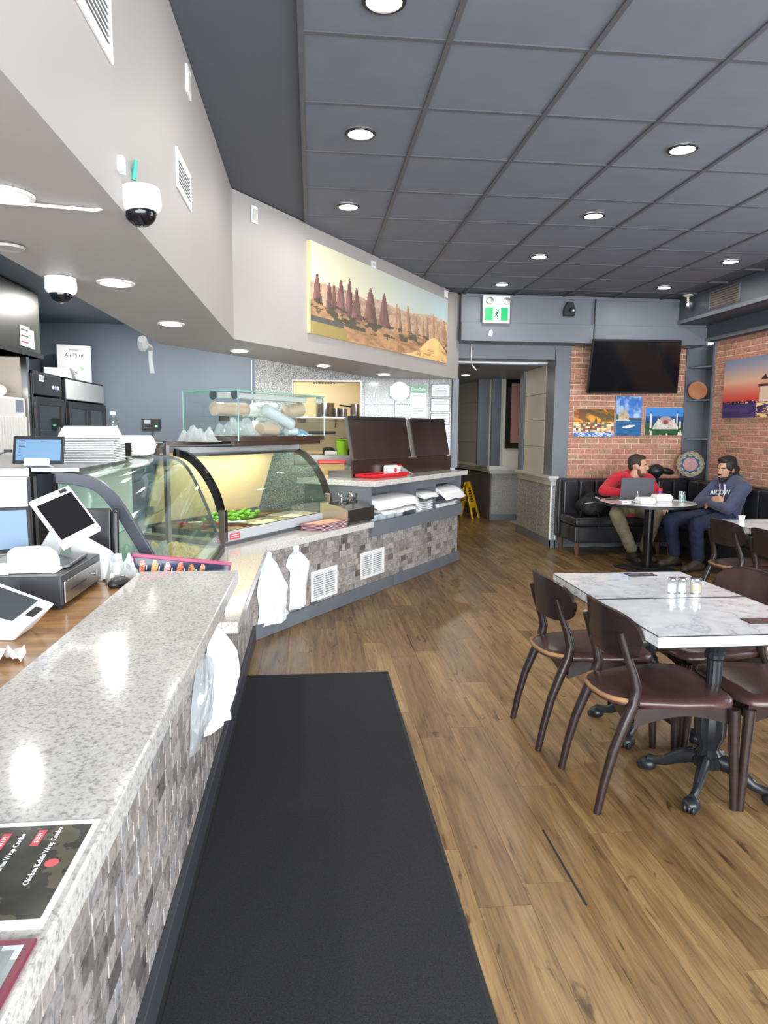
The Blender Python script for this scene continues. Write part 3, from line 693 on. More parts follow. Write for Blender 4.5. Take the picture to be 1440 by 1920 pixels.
# things on the near tables
def shaker(x, y, lab, fill, r=.021, h=.072, z=.757):
    t = thing('salt_shaker', lab, 'shaker', (x, y, z), 0, 'shakers on the marble table')
    MB().lathe([(r, z), (r, z + h * .7), (r * .92, z + h * .78), (r * .9, z + h * .8)], (x, y, 0), 8).build('jar', M_FILM, t)
    MB().lathe([(r * .88, z + .004), (r * .88, z + h * .62)], (x, y, 0), 8).build('filling', fill, t)
    MB().lathe([(r * .96, z + h * .78), (r, z + h * .82), (r, z + h * .94), (r * .8, z + h)], (x, y, 0), 16).build('lid', M_CHROME, t, smooth=30)
wf = mat('salt', (246, 246, 246), .9); pf = mat('ground_spice', (206, 178, 140), .9)
shaker(1.655, 2.985, 'leftmost glass shaker of white salt with chrome lid', wf)
shaker(1.705, 2.985, 'middle of three shakers, white salt under a chrome lid', wf)
shaker(1.765, 2.975, 'wider shaker of tan ground spice, rightmost of the three', pf, .026, .074)
def menu_card(x, y, lab, rz=0.0):
    t = thing('table_card', lab, 'card', (x, y, .757), rz, 'dark cards lying on marble tables')
    def fn(u, v):
        c = base_col(u, C3(62, 52, 56)); c = lay(c, (fbm(u * 9, v * 7) > .55) * .6, C3(120, 84, 78)); c = lay(c, rect(u, v, .1, .55, .5, .68) , C3(196, 186, 180)); return lay(c, ((u - .75) ** 2 + (v - .4) ** 2 < .02), C3(150, 120, 104))
    M_ = PM[t.name]; P = lambda a, b, c: tuple(M_ @ Vector((a, b, c)))
    MB(M_).box((-.075, -.035, .0), (.075, .035, .003)).build('card', M_BLACK, t)
    print_grid('card_print', fn, 24, 12, [P(-.074, -.034, .0034), P(.074, -.034, .0034), P(.074, .034, .0034), P(-.074, .034, .0034)], t, M_PRINTG)
menu_card(1.70, 3.385, 'dark printed card lying on marble table just behind the shakers', .03)
menu_card(1.775, 2.50, 'dark printed card lying on the nearest marble table near its right end', -.02)

# ------------------------------------------------------------------ round table and bench
t = thing('round_table', 'round white table on black column with two foam boxes, between the two men', 'table', (3.62, 7.08, 0))
MB().lathe([(.492, .718), (.492, .748)], (3.58, 7.06, 0), 48).build('edge_band', M_BLACK, t, smooth=30)
MB().lathe([(.488, .748), (.490, .7495), (.486, .752)], (3.58, 7.06, 0), 48).build('tabletop', mat('pale_grey_tabletop', (206, 206, 206), .12), t, smooth=30)
MB().lathe([(.05, .70), (.05, .04), (.06, .03)], (3.62, 7.08, 0), 20).build('column', M_GLOSSBLK, t, smooth=30)
MB().obox((3.62, 7.12, .014), (.46, .46, .02), (0, 0, .3)).obox((3.62, 7.12, .028), (.26, .26, .02), (0, 0, .3)).build('base_plate', M_BLACK, t, bevel=.006)
MB().obox((3.60, 7.08, .71), (.34, .34, .012)).build('mount_plate', M_BLACK, t)

bn = thing('corner_bench', 'black leather L shaped corner bench with channelled back under the brick walls', 'bench', (4.0, 8.2, 0))
MB().box((3.13, 7.93, .16), (4.94, 8.10, .36)).box((3.13, 8.10, .16), (4.94, 8.56, .36)).box((4.30, 5.0, .16), (4.94, 7.93, .36)).build('base', M_BLEATH, bn, bevel=.02, seg=3)
MB().box((3.12, 7.90, .36), (4.28, 8.42, .47)).build('seat_cushion', M_BLEATH, bn, bevel=.03, seg=3)
MB().box((4.29, 7.90, .36), (4.90, 8.42, .47)).build('seat_cushion', M_BLEATH, bn, bevel=.03, seg=3)
for y0, y1 in ((5.0, 6.4), (6.41, 7.89)): MB().box((4.27, y0, .36), (4.80, y1, .47)).build('seat_cushion', M_BLEATH, bn, bevel=.03, seg=3)
MB().box((3.10, 8.44, .16), (4.94, 8.60, .90)).build('back_frame', M_BLEATH, bn, bevel=.02, seg=3)
MB().box((4.80, 5.0, .16), (4.94, 8.44, .90)).build('back_frame', M_BLEATH, bn, bevel=.02, seg=3)
for k in range(8):
    x = 3.13 + k * .205; MB().box((x + .004, 8.35, .46), (x + .201, 8.45, .885)).build('back_channel', M_BLEATH, bn, bevel=.022, seg=3)
for k in range(14):
    y = 8.28 - k * .235; MB().box((4.72, y - .231, .46), (4.81, y - .004, .885)).build('back_channel', M_BLEATH, bn, bevel=.022, seg=3)
for x, y in ((3.17, 7.96), (3.17, 8.5), (4.20, 7.97), (4.30, 7.88), (4.34, 6.4), (4.34, 5.1)):
    MB().tube([(x, y, .17), (x + .012, y, 0)], [.036, .022], 4).build('leg', M_LEGW, bn)
struct('trim_13', MB().box((3.25, 8.60, 0), (4.8, 8.62, .12)), M_BASEB)

# ------------------------------------------------------------------ floor mat
t = thing('floor_mat', 'long charcoal carpet runner lying on the wood floor beside the counter', 'mat', (.03, 2.2, 0))
MB().box((-.385, -.4, 0), (.450, 4.115, .007)).build('pile', M_MAT, t)
MB().box((-.400, -.4, 0), (-.385, 4.13, .005)).box((.45, -.4, 0), (.465, 4.13, .005)).box((-.4, 4.115, 0), (.465, 4.13, .005)).build('rubber_edge', M_RUBBER, t)

# ================================================================== LIGHTS, CAMERAS, VENTS ON CEILING AND BULKHEAD
def downlight(x, y, z, lab, grp, power=9, r=.068, trim=M_BLACK, lens=M_LAMP):
    t = thing('downlight', lab, 'ceiling light', (x, y, z - .01), 0, grp)
    MB().lathe([(r, z - .001), (r + .016, z - .002), (r + .014, z - .008), (r, z - .010), (r, z - .001)], (x, y, 0), 28, cap=False).build('trim_ring', trim, t, smooth=40)
    MB().lathe([(r, z - .004), (r * .8, z - .009), (.002, z - .010)], (x, y, 0), 28).build('lens', lens, t, smooth=60)
    l = bpy.data.lights.new('lamp', 'AREA'); l.shape = 'DISK'; l.size = r * 1.8; l.energy = power; l.color = (1.0, .96, .88)
    o = bpy.data.objects.new('lamp', l); COL.objects.link(o); o.parent = t; o.location = (0, 0, -.012)
CL = [(.277, 2.784, 'recessed ceiling light nearest the camera, cut by the top picture edge'), (.271, 3.968, 'recessed ceiling light second from the front in the left row'),
      (.27, 5.218, 'recessed ceiling light farthest back in the left row, over the angled counter'), (2.103, 3.951, 'largest recessed ceiling light in the middle row'),
      (2.098, 5.195, 'recessed ceiling light second from the front in the middle row'), (2.097, 6.441, 'recessed ceiling light third from the front in the middle row'),
      (2.089, 7.683, 'recessed ceiling light nearest the exit sign'), (3.93, 6.375, 'recessed ceiling light nearest the right wall beam'), (3.916, 7.597, 'recessed ceiling light above the television'),
      ]
for x, y, lb in CL: downlight(x, y, CZ, lb, 'recessed lights in the charcoal ceiling', 8)
SL = [(-.806, 2.003, 'bright round light under the bulkhead at the left picture edge'), (-.822, 3.125, 'round light under the bulkhead nearest the white cameras'), (-.819, 4.278, 'round light under the bulkhead past the hanging cable'),
      (-.564, 5.664, 'round light under the bulkhead at its corner'), (.114, 6.837, 'round light under the bulkhead in front of the kitchen hatch'), (.799, 7.75, 'round light under the bulkhead above the steel lids')]
for x, y, lb in SL: downlight(x, y, 2.11, lb, 'round lights under the bulkhead', 6, .062, M_WHITE)
downlight(-2.0, 7.0, 2.68, 'added fill light in the kitchen ceiling over the coolers, hidden from the aisle', 'kitchen ceiling lights', 40, .06, M_WHITE)  # added lamp, unseen, brightens the blue wall around the coolers
downlight(-.9, 7.4, 2.68, 'added fill light in the kitchen ceiling near the serving hatch, hidden from the aisle', 'kitchen ceiling lights', 30, .06, M_WHITE)  # another added, unseen lamp that lifts the blue kitchen wall
downlight(-.2, 9.4, 2.68, 'added fill light in the cream kitchen beyond the hatch, out of view', 'kitchen ceiling lights', 45, .06, M_WHITE)  # added, unseen lamp to light the room behind the hatch
downlight(2.35, 10.6, 2.34, 'added fill light in the corridor ceiling beyond the doorway', 'kitchen ceiling lights', 12, .06, M_WHITE)  # lamp added to brighten the dim corridor panels
downlight(-1.9, 4.6, 2.68, 'round light in the dark kitchen ceiling at far left', 'kitchen ceiling lights', 10, .06, M_WHITE)
single('ceiling_speaker_ring', MB().lathe([(.055, 2.104), (.05, 2.096), (.03, 2.098)], (-1.02, 2.55, 0), 20), M_BULK, 'unlit round fitting under the bulkhead at the left picture edge', 'fitting', smooth=40)

def dome_cam(x, y, z, s, lab, axis=(0, 0, -1)):
    t = thing('dome_camera', lab, 'camera', (x, y, z), 0, 'white dome cameras on the bulkhead')
    A = Vector(axis).normalized()
    M = Matrix.Translation((x, y, z)) @ Vector((0, 0, 1)).rotation_difference(A).to_matrix().to_4x4()
    MB(M).lathe([(s * .98, 0), (s, .25 * s), (s * 1.0, .7 * s), (s * .93, .9 * s), (s * .76, 1.05 * s), (s * .70, 1.05 * s)], n=32).build('housing', M_WHITE, t, smooth=40)
    MB(M).lathe([(s * .72 * cos(a), s * 1.04 + s * .62 * sin(a)) for a in np.linspace(0, pi / 2 - .02, 9)], n=28).build('dome', M_GLOSSBLK, t, smooth=60)
    MB(M).lathe([(s * .30 * cos(a), s * 1.36 + s * .32 * sin(a)) for a in np.linspace(0, pi / 2 - .02, 5)], n=12).build('lens', M_CHROME, t, smooth=60)
    return t
dome_cam(-.500, 2.175, 2.185, .062, 'larger white dome security camera on the lower edge of the grey bulkhead', (.10, -.05, -1))
dome_cam(-1.025, 3.06, 2.108, .062, 'smaller white dome security camera under the bulkhead, farther left')
single('camera_cable', MB().tube([(-1.02, 1.985, 2.102), (-.97, 2.02, 2.102), (-.90, 2.03, 2.10), (-.72, 2.07, 2.102), (-.60, 2.10, 2.104), (-.545, 2.15, 2.14)], .0045, 6), M_WHITE, 'thin white cable along the bulkhead underside to the larger dome camera', 'cable', smooth=60)
single('wall_anchor', MB().tube([(-.527, 2.24, 2.235), (-.518, 2.238, 2.29)], [.008, .006], 8), mat('teal_plastic', (60, 172, 156), .4), 'small teal plastic anchor sticking out above the larger dome camera', 'anchor', smooth=40)
single('cable_clip', MB().box((-.53, 2.075, 2.205), (-.515, 2.092, 2.245)).box((-.53, 2.10, 2.205), (-.517, 2.112, 2.25)), M_WHITE, 'small white clips beside the larger dome camera', 'clip')

def vent(y0, y1, z0, z1, lab, slats=7):
    t = thing('wall_vent', lab, 'vent', (-.53, (y0 + y1) / 2, z0), 0, 'white vents on the grey bulkhead'); x = -.53; f = .03
    MB().box((x, y0, z0), (x + .008, y1, z0 + f)).box((x, y0, z1 - f), (x + .008, y1, z1)).box((x, y0, z0 + f), (x + .008, y0 + f, z1 - f)).box((x, y1 - f, z0 + f), (x + .008, y1, z1 - f)).build('frame', M_WHITE, t, bevel=.002)
    MB().box((x + .0005, y0 + f, z0 + f), (x + .0015, y1 - f, z1 - f)).build('backing', mat('vent_dark', (40, 40, 42), .8), t)
    for k in range(slats):
        z = z0 + f + (k + .5) * (z1 - z0 - 2 * f) / slats
        MB().obox((x + .006, (y0 + y1) / 2, z), (.012, y1 - y0 - 2 * f, .003), (0, .6, 0)).build('slat', M_WHITE, t)
vent(1.70, 2.045, 2.462, 2.625, 'larger white louvred vent on the bulkhead at the top left', 6)
vent(2.945, 3.27, 2.448, 2.602, 'smaller white louvred vent on the bulkhead, above the dome camera', 6)
t = thing('wall_plate', 'white plastic outlet plate high on the bulkhead, left of its corner', 'outlet', (-.53, 3.27, 2.95), 0, 'white plates on the bulkhead')
MB().box((-.53, 3.228, 2.93), (-.520, 3.318, 3.045)).build('plate', M_WHITE, t, bevel=.002); MB().box((-.522, 3.25, 2.95), (-.517, 3.295, 3.02)).build('cover', M_CREAM, t)
NB = Vector((.833, -.553, 0)); DB = Vector((.553, .833, 0)); B0 = Vector((-.526, 4.966, 0)) + NB * .001
def on_b(s, z, out=0.0): return B0 + DB * s + Vector((0, 0, z)) + NB * out
def b_s(x, y): return (Vector((x, y, 0)) - B0).dot(DB)
def bbox_on(s0, s1, z0, z1, o0, o1, b=None):
    b = b or MB(); P = [on_b(s0, z0, o0), on_b(s1, z0, o0), on_b(s1, z0, o1), on_b(s0, z0, o1)]
    return b.prism(P, (0, 0, z1 - z0))
for (xa, ya, xb, yb, z0, z1, lb) in ((-.417, 5.13, -.382, 5.182, 2.935, 3.05, 'white plate on the angled bulkhead near its corner'), (.548, 6.583, .594, 6.653, 2.986, 3.045, 'small white plate on the bulkhead above the mountain picture'),):
    t = thing('wall_plate', lb, 'outlet', tuple(on_b(b_s(xa, ya), z0)), 0, 'white plates on the bulkhead')
    bbox_on(b_s(xa, ya), b_s(xb, yb), z0, z1, 0, .012).build('plate', M_WHITE, t, bevel=.002)
    bbox_on(b_s(xa, ya) + .012, b_s(xb, yb) - .012, z0 + .015, z1 - .02, .012, .016).build('cover', M_CREAM, t)
t = thing('wall_bracket', 'small white sensor bracket at the far end of the bulkhead', 'sensor', tuple(on_b(b_s(1.53, 8.06), 3.0)))
bbox_on(b_s(1.50, 8.02), b_s(1.54, 8.075), 3.0, 3.08, 0, .03).build('body', M_WHITE, t, bevel=.004)
MB().cyl(on_b(b_s(1.53, 8.06), 3.07, .03), on_b(b_s(1.58, 8.13), 3.075, .05), .016, n=12).build('eye', M_CHROME, t, smooth=40)
# picture of the rock chimneys
def fn_rock(u, v):
    c = base_col(u, C3(232, 220, 180)); sky = np.clip((v - .45) / .55, 0, 1)[..., None]
    g = np.clip(u * 1.3 - .2, 0, 1)[..., None]
    c = C3(232, 222, 186) * (1 - g) + C3(168, 186, 192) * g; c = c * (1 - .25 * sky) + C3(200, 206, 196) * .25 * sky
    hill = .60 + .05 * fbm(u * 6, u * 0 + 2) - .05 * (u < .35) + .03 * sin_(u * 9)
    c = lay(c, v < hill, C3(196, 164, 140)); n1 = fbm(u * 40, v * 22); 
    c = lay(c, (v < hill) * (n1 > .5) * .5, C3(150, 118, 100))
    spires = [(.035, .68, .03), (.10, .62, .025), (.125, .63, .02), (.165, .70, .035), (.215, .75, .03), (.26, .67, .035), (.35, .73, .055), (.445, .73, .05), (.54, .66, .03), (.56, .62, .025), (.63, .69, .035), (.70, .58, .03), (.76, .58, .02), (.80, .60, .02), (.855, .70, .035), (.895, .62, .02), (.915, .63, .018), (.96, .66, .05)]
    rs = np.random.RandomState(2)
    for x, top, w in spires:
        bot = .24 + .06 * rs.rand(); h = np.clip((top - v) / (top - bot), 0, 1)
        half = w * (h ** .75) * (.9 + .25 * (vnoise(v * 30 + x * 90, u * 0 + x * 50) - .5)) + .002
        msk = (np.abs(u - x) < half) * (v < top) * (v > bot)
        shade = np.clip((u - x) / np.maximum(half, .001) * .5 + .5, 0, 1)[..., None]
        tone = C3(132, 96, 90) if x < .5 else C3(176, 138, 108)
        colr = tone * (1.12 - .35 * shade) * (.86 + .3 * vnoise(u * 90, v * 12))[..., None]
        c = np.where(msk[..., None] > 0, np.clip(colr, 0, 1), c)
    gr = .26 + .06 * fbm(u * 5 + 4, u * 0) - .02 + .10 * (u < .22) * (1 - u / .22)
    gc = C3(176, 136, 100) * (.75 + .5 * fbm(u * 30, v * 30))[..., None]
    c = np.where((v < gr)[..., None], np.clip(gc, 0, 1), c)
    bush = ((fbm(u * 26 + 9, v * 22) > .50) * (v < gr + .06) * (v > gr - .12)); c = lay(c, bush * .85, C3(74, 74, 60))
    c = lay(c, ((u < .2) * (v < .14)), C3(158, 140, 84)); c = lay(c, ((u < .2) * (v > .14) * (v < .2) * (u < .18)), C3(92, 92, 84))
    hillr = .34 * np.exp(-((u - .87) / .14) ** 2); c2 = C3(222, 184, 124) * (.85 + .3 * fbm(u * 18, v * 8))[..., None]
    c = np.where((v < hillr)[..., None], np.clip(c2, 0, 1), c); c = lay(c, ((fbm(u * 22 + 3, v * 30) > .58) * (v < .22) * (u > .55)) * .5, C3(150, 96, 70))
    return c
sin_ = np.sin
s0, s1 = b_s(-.024, 5.722), b_s(1.53, 8.06)
t = thing('canvas_print', 'long canvas print of pointed rock spires on the grey bulkhead', 'picture', tuple(on_b((s0 + s1) / 2, 2.27)))
zt, zb = 2.945, 2.262
bbox_on(s0 - .02, s1, zb, zt + .03, 0.0, .035).build('stretched_canvas', M_CANVAS, t)
print_grid('rock_print', fn_rock, 220, 96, [on_b(s0 - .02, zb, .0365), on_b(s1, zb, .0365), on_b(s1, zt + .03, .0365), on_b(s0 - .02, zt + .03, .0365)], t)
# ================================================================== ON AND AROUND THE COUNTER
FT = Vector((-.425, 4.86, 0))                    # tile plane corner of the angled run
def P2(s, dep, z): return FT + D2 * s + IN2 * dep + Vector((0, 0, z))
E0 = Vector((-.554, 4.672, 0))
def PC(a, dep, z): return E0 + Vector((.520, .854, 0)) * a + Vector((-.854, .520, 0)) * dep + Vector((0, 0, z))
F2 = Matrix(((D2.x, IN2.x, 0, FT.x), (D2.y, IN2.y, 0, FT.y), (0, 0, 1, 0), (0, 0, 0, 1)))     # local x along the run, y inward
D3 = Vector((.520, .854, 0)); IN3 = Vector((-.854, .520, 0))
FCs = Matrix(((D3.x, IN3.x, 0, E0.x), (D3.y, IN3.y, 0, E0.y), (0, 0, 1, 0), (0, 0, 0, 1)))
# grilles in the tile front
def grille(s0, s1, z0, z1, lab):
    t = thing('vent_grille', lab, 'vent', tuple(P2((s0 + s1) / 2, 0, z0)), 0, 'white grilles in the tiled counter front'); f = .028; mid = (s0 + s1) / 2
    MB(F2).box((s0, -.016, z0), (s1, -.004, z0 + f)).box((s0, -.016, z1 - f), (s1, -.004, z1)).box((s0, -.016, z0 + f), (s0 + f, -.004, z1 - f)).box((s1 - f, -.016, z0 + f), (s1, -.004, z1 - f)).box((mid - .008, -.016, z0 + f), (mid + .008, -.004, z1 - f)).build('frame', M_WHITE, t, bevel=.002)
    MB(F2).box((s0 + .01, -.003, z0 + .01), (s1 - .01, .0, z1 - .01)).build('backing', mat('vent_dark', (40, 40, 42)), t)
    n = 10
    for k in range(n):
        z = z0 + f + (k + .5) * (z1 - z0 - 2 * f) / n
        for a, c in ((s0 + f, mid - .008), (mid + .008, s1 - f)): MB(F2).obox(((a + c) / 2, -.010, z), (c - a, .014, .0035), (.6, 0, 0)).build('slat', M_WHITE, t)
grille(.70, 1.07, .125, .37, 'white louvred grille low in the tiled counter front, beside the hanging bags')
grille(1.45, 1.87, .165, .405, 'white louvred grille in the tiled counter front, right of the other grille')

# plastic bags hanging on the tile
def bag(M, pts, lab, grp, name='plastic_bag', m=None, depth=.05, seed=1, cat='bag'):
    """pts: outline rows (z, left, right) seen from the front; bulges out along local -y"""
    rs = np.random.RandomState(seed); ph = rs.rand(6) * 6
    zs = [p[0] for p in pts]; k = len(pts)
    def row(t):
        f = t * (k - 1); i = min(int(f), k - 2); f -= i; a, b_ = pts[i], pts[i + 1]; f = f * f * (3 - 2 * f) * .5 + f * .5
        return [a[j] * (1 - f) + b_[j] * f for j in range(3)]
    nu, nv = 30, 34
    def front(u, v):
        z, l, r = row(v); w = r - l; s = sin(pi * u) ** .6
        fold = .007 * sin(u * 17 + ph[0] + 2.2 * sin(v * 4 + ph[1])) + .005 * sin(u * 31 + v * 9 + ph[2]) + .006 * sin(v * 13 + u * 5 + ph[3])
        d = min(depth, w * .45) * s * (.55 + .45 * sin(pi * min(1, v * 1.15)))
        return (l + w * u + .006 * sin(v * 22 + ph[4]) * (u < .05 or u > .95), -.010 - d + fold * s * min(1, w * 12), z + .010 * sin(u * 9 + ph[5]) * v ** 6)
    def back(u, v):
        z, l, r = row(v); return (l + (r - l) * (1 - u), -.010, z)
    vs = MB(M).grid(front, nu, nv); o = len(vs.v)
    vs.grid(lambda u, v: back(u, v), nu, nv)
    return single(name, vs, m or M_BAG, lab, cat, grp, smooth=75)
BG = 'white bags hanging on the counter front'
bag(F2, [(.625, .125, .17), (.60, .115, .205), (.575, .125, .19), (.53, .105, .235), (.42, .06, .325), (.33, .045, .40), (.22, .06, .375), (.15, .06, .37), (.105, .045, .41), (.075, .035, .415)], 'white plastic bag on the tiled counter front, nearer the corner', BG, seed=3, depth=.06)
bag(F2, [(.635, .47, .52), (.605, .465, .535), (.575, .475, .52), (.55, .42, .56), (.47, .375, .675), (.42, .43, .665), (.30, .425, .63), (.20, .42, .62), (.125, .41, .63)], 'white plastic bag on the tiled counter front, between the other bag and a grille', BG, seed=8, depth=.05)
FA = Matrix(((0, -1, 0, -.425), (-1, 0, 0, 0), (0, 0, 1, 0), (0, 0, 0, 1)))     # aisle face: local x = -y, local y = -x (inward), front towards +x
FA = Matrix(((0, -1, 0, -.425), (1, 0, 0, 0), (0, 0, 1, 0), (0, 0, 0, 1)))      # local x = +y world, local y -> -x
bag(FA, [(.755, 2.74, 2.79), (.735, 2.72, 2.81), (.71, 2.73, 2.79), (.66, 2.72, 2.84), (.59, 2.68, 2.90), (.50, 2.64, 2.92), (.42, 2.62, 2.89), (.37, 2.61, 2.87), (.335, 2.58, 2.89)], 'largest white plastic bag, on the aisle side of the near counter', BG, seed=12, depth=.14)
bag(FA, [(.66, 2.48, 2.58), (.60, 2.38, 2.60), (.53, 2.32, 2.61), (.46, 2.30, 2.58), (.40, 2.28, 2.60)], 'crumpled clear plastic bag hanging on the near tiles beside the large white bag', None, 'clear_bag', M_WRAP, .05, 5)
single('bag_hook', MB(F2).tube([(.15, 0, .62), (.15, -.03, .62), (.15, -.035, .635)], .004, 6).tube([(.50, 0, .63), (.50, -.03, .63), (.50, -.035, .645)], .004, 6), M_CHROME, 'small hooks holding the two white bags on the angled tiles', 'hook')

# open cubby with paper bags under the far raised counter
t = thing('storage_cubby', 'slate grey open shelf box full of paper bags under the far counter top', 'shelf', tuple(P2(2.6, .1, .54)))
S0, S1 = 1.60, 3.64
MB(F2).box((S0, -.045, .535), (S1, -.02, .665)).build('front_board', M_BEAM, t, bevel=.003)
MB(F2).box((S0, -.02, .535), (S1, .33, .56)).build('bottom_board', M_BEAM, t)
MB(F2).box((S0, .30, .56), (S1, .33, .99)).build('back_board', M_BEAM, t)
for a in (S0, 2.52, 2.98, S1 - .022): MB(F2).box((a, -.02 if a in (S0, S1 - .022) else .0, .56), (a + .022, .30, .99)).build('upright', M_BEAM, t)
for a, c, z in ((S0 + .022, 2.52, .775), (2.542, 2.98, .80), (3.002, S1 - .022, .80)): MB(F2).box((a, .0, z), (c, .30, z + .016)).build('shelf', M_BEAM, t)
MB(F2).box((2.542, .0, .90), (2.98, .02, .99)).box((3.0, .0, .92), (S1 - .022, .02, .99)).build('valance', M_BEAM, t)
far_top = [P2(S0 - .02, -.075, .99), P2(S1 + .07, -.075, .99), P2(S1 + .05, .75, .99), P2(S0 - .06, .75, .99)]
single('granite_worktop', MB().prism(far_top, (0, 0, .05)), M_GRANITE, 'far raised granite counter top under the steel lids and red tray', 'countertop', bevel=.004)
MB(F2).box((S0 + .02, .34, .0), (S1 - .05, .72, .99)).build('core', M_BEAM, cb)
ORD = ['bottom', 'second', 'third', 'fourth', 'fifth', 'sixth', 'seventh', 'eighth', 'ninth', 'tenth', 'eleventh', 'twelfth', 'thirteenth', 'fourteenth']
def sheets(s0, s1, z0, n, lab, dep0=.0, dep1=.27, sag=.03, over=.05, th=.010, seed=1):
    for k in range(n):
        rs = random.Random(seed * 31 + k); a, c, o_, sg = s0 + rs.uniform(0, .03), s1 - rs.uniform(0, .03), over * (1 - .06 * k), sag * .8
        def f(u, v): return (a + (c - a) * u, dep0 - .005 - o_ + (dep1 - dep0) * v, z0 + k * th + .004 - sg * ((1 - v) ** 4) * (over / .05) + .004 * sin(u * 9 + seed) * (1 - v))
        single('paper_bag', MB(F2).grid(f, 14, 8), M_WHITEP, lab.replace('flat', ('topmost' if k == n - 1 else ORD[k]) + ' flat'), 'paper bag', 'flat white paper bags on the cubby shelves', smooth=60, solid=.004)
sheets(S0 + .03, 2.50, .80, 7, 'flat white paper bag on the upper left shelf of the grey cubby', over=.07, seed=2)
sheets(2.56, 2.96, .825, 4, 'flat white paper bag on the upper middle shelf of the grey cubby', over=.06, seed=3)
sheets(3.03, 3.60, .825, 6, 'flat white paper bag on the upper right shelf of the grey cubby', over=.10, sag=.05, seed=4)
sheets(2.56, 2.96, .565, 11, 'flat white paper bag in the lower middle of the grey cubby', over=.005, seed=5, th=.018)
sheets(3.03, 3.60, .565, 10, 'flat white paper bag in the lower right of the grey cubby', over=.008, seed=6, th=.014)
sheets(S0 + .20, 2.50, .725, 3, 'flat white paper bag lying on the clear tubs in the grey cubby', over=.04, seed=7)
for k in range(4):
    c = P2(1.80 + k * .165, .10, .56); tub = MB().lathe([(.062, .0), (.075, .13), (.080, .135), (.080, .15), (.074, .15), (.060, .006)], tuple(c), 20)
    single('plastic_tub', tub, mat('milky_plastic', (206, 218, 226), .25), ['first', 'second', 'third', 'last'][k] + ' milky plastic tub from the left at the bottom of the grey cubby', 'tub', 'tubs in the grey cubby', smooth=40)
single('black_tongs', MB(F2).obox((3.22, .02, .905), (.30, .03, .014), (0, 0, .12)).obox((3.12, .03, .905), (.12, .05, .02), (0, 0, -.3)), M_BLACK, 'black tongs lying on the paper bags in the cubby, upper right', 'tongs', bevel=.004)

# steel hot well with two open lids
L0, L1 = Vector((.385, 6.53, 0)), Vector((1.60, 7.93, 0)); DL = (L1 - L0).normalized(); NL = Vector((-DL.y, DL.x, 0)); LL = (L1 - L0).length
FL = Matrix(((DL.x, NL.x, 0, L0.x), (DL.y, NL.y, 0, L0.y), (0, 0, 1, 0), (0, 0, 0, 1)))
t = thing('hot_well', 'stainless steel serving well with two raised steel lids on the far counter', 'food warmer', tuple(L0 + DL * LL / 2 + Vector((0, 0, 1.04))))
MB(FL).box((0, 0, 1.04), (LL, .02, 1.205)).build('back_panel', M_STEELDK, t)
MB(FL).box((0, .02, 1.04), (LL, .30, 1.10)).build('well', M_STEEL, t)
for a, c in ((0.0, LL * .548), (LL * .585, LL - .02)):
    MM = FL @ Matrix.Translation((0, .0, 1.215)) @ Matrix.Rotation(-.20, 4, 'X')
    lid = MB(MM).box((a, 0, 0), (c, .012, .40)).build('lid', M_STEELDK, t)
    MB(MM).prism([(a - .005, -.01, .385), (a + .02, -.01, .415), (c - .02, -.01, .415), (c + .005, -.01, .385)], (0, .035, 0)).build('lid_rim', M_BLACK, lid)
    MB(MM).box((a - .014, -.012, 0), (a + .004, .02, .40)).build('lid_edge', M_STEEL, lid)
    MB(MM).cyl((a + .05, .01, .0), (c - .05, .01, .0), .008, n=8).build('hinge', M_STEEL, lid)
t = thing('serving_tray', 'shallow red plastic tray on the far granite top, beside the steel lids', 'tray', (.66, 6.72, 1.04))
FR = FL @ Matrix.Translation((.02, -.20, 1.04))
MB(FR).prism([(.02, 0, 0), (.60, 0, 0), (.60, .17, 0), (.02, .17, 0)], (0, 0, .006)).build('bottom', M_RED, t)
rim = MB(FR)
for a, c in (((0, -.015), (.62, -.015)), ((.62, -.015), (.62, .185)), ((.62, .185), (0, .185)), ((0, .185), (0, -.015))): rim.tube([(a[0], a[1], .026), (c[0], c[1], .026)], .012, 6, flat=.7)
rim.prism([(.02, 0, .004), (.60, 0, .004), (.62, -.015, .03), (0, -.015, .03)], (0, .002, 0)).build('rim', M_RED, t)
t = thing('napkin_pack', 'white and red wrapped napkin pack in front of the steel lids', 'packet', (.88, 6.98, 1.04))
FN = FL @ Matrix.Translation((.47, -.10, 1.04))
MB(FN).box((0, 0, 0), (.21, .09, .105)).build('pack', M_WHITE, t, bevel=.025, seg=3)
MB(FN).box((.15, -.001, .09), (.21, .06, .107)).build('red_stripe', M_RED, t, bevel=.004)
MB(FN).lathe([(.024, 0), (.024, .002)], (.10, -.0005, .055), 20, axis=(0, -1, 0)).build('red_dot', mat('red_print', (206, 60, 70), .5), t)
b = MB(FN)
b.grid(lambda u, v: (.20 + .22 * u, -.01 + .10 * v + .01 * sin(u * 20), (.09 * (1 - u) + .012) * sin(pi * (.08 + .84 * v)) + .012 * sin(u * 17 + v * 11) * (1 - v * .4)), 18, 10); b.build('film_end', M_WRAP, t, smooth=60)

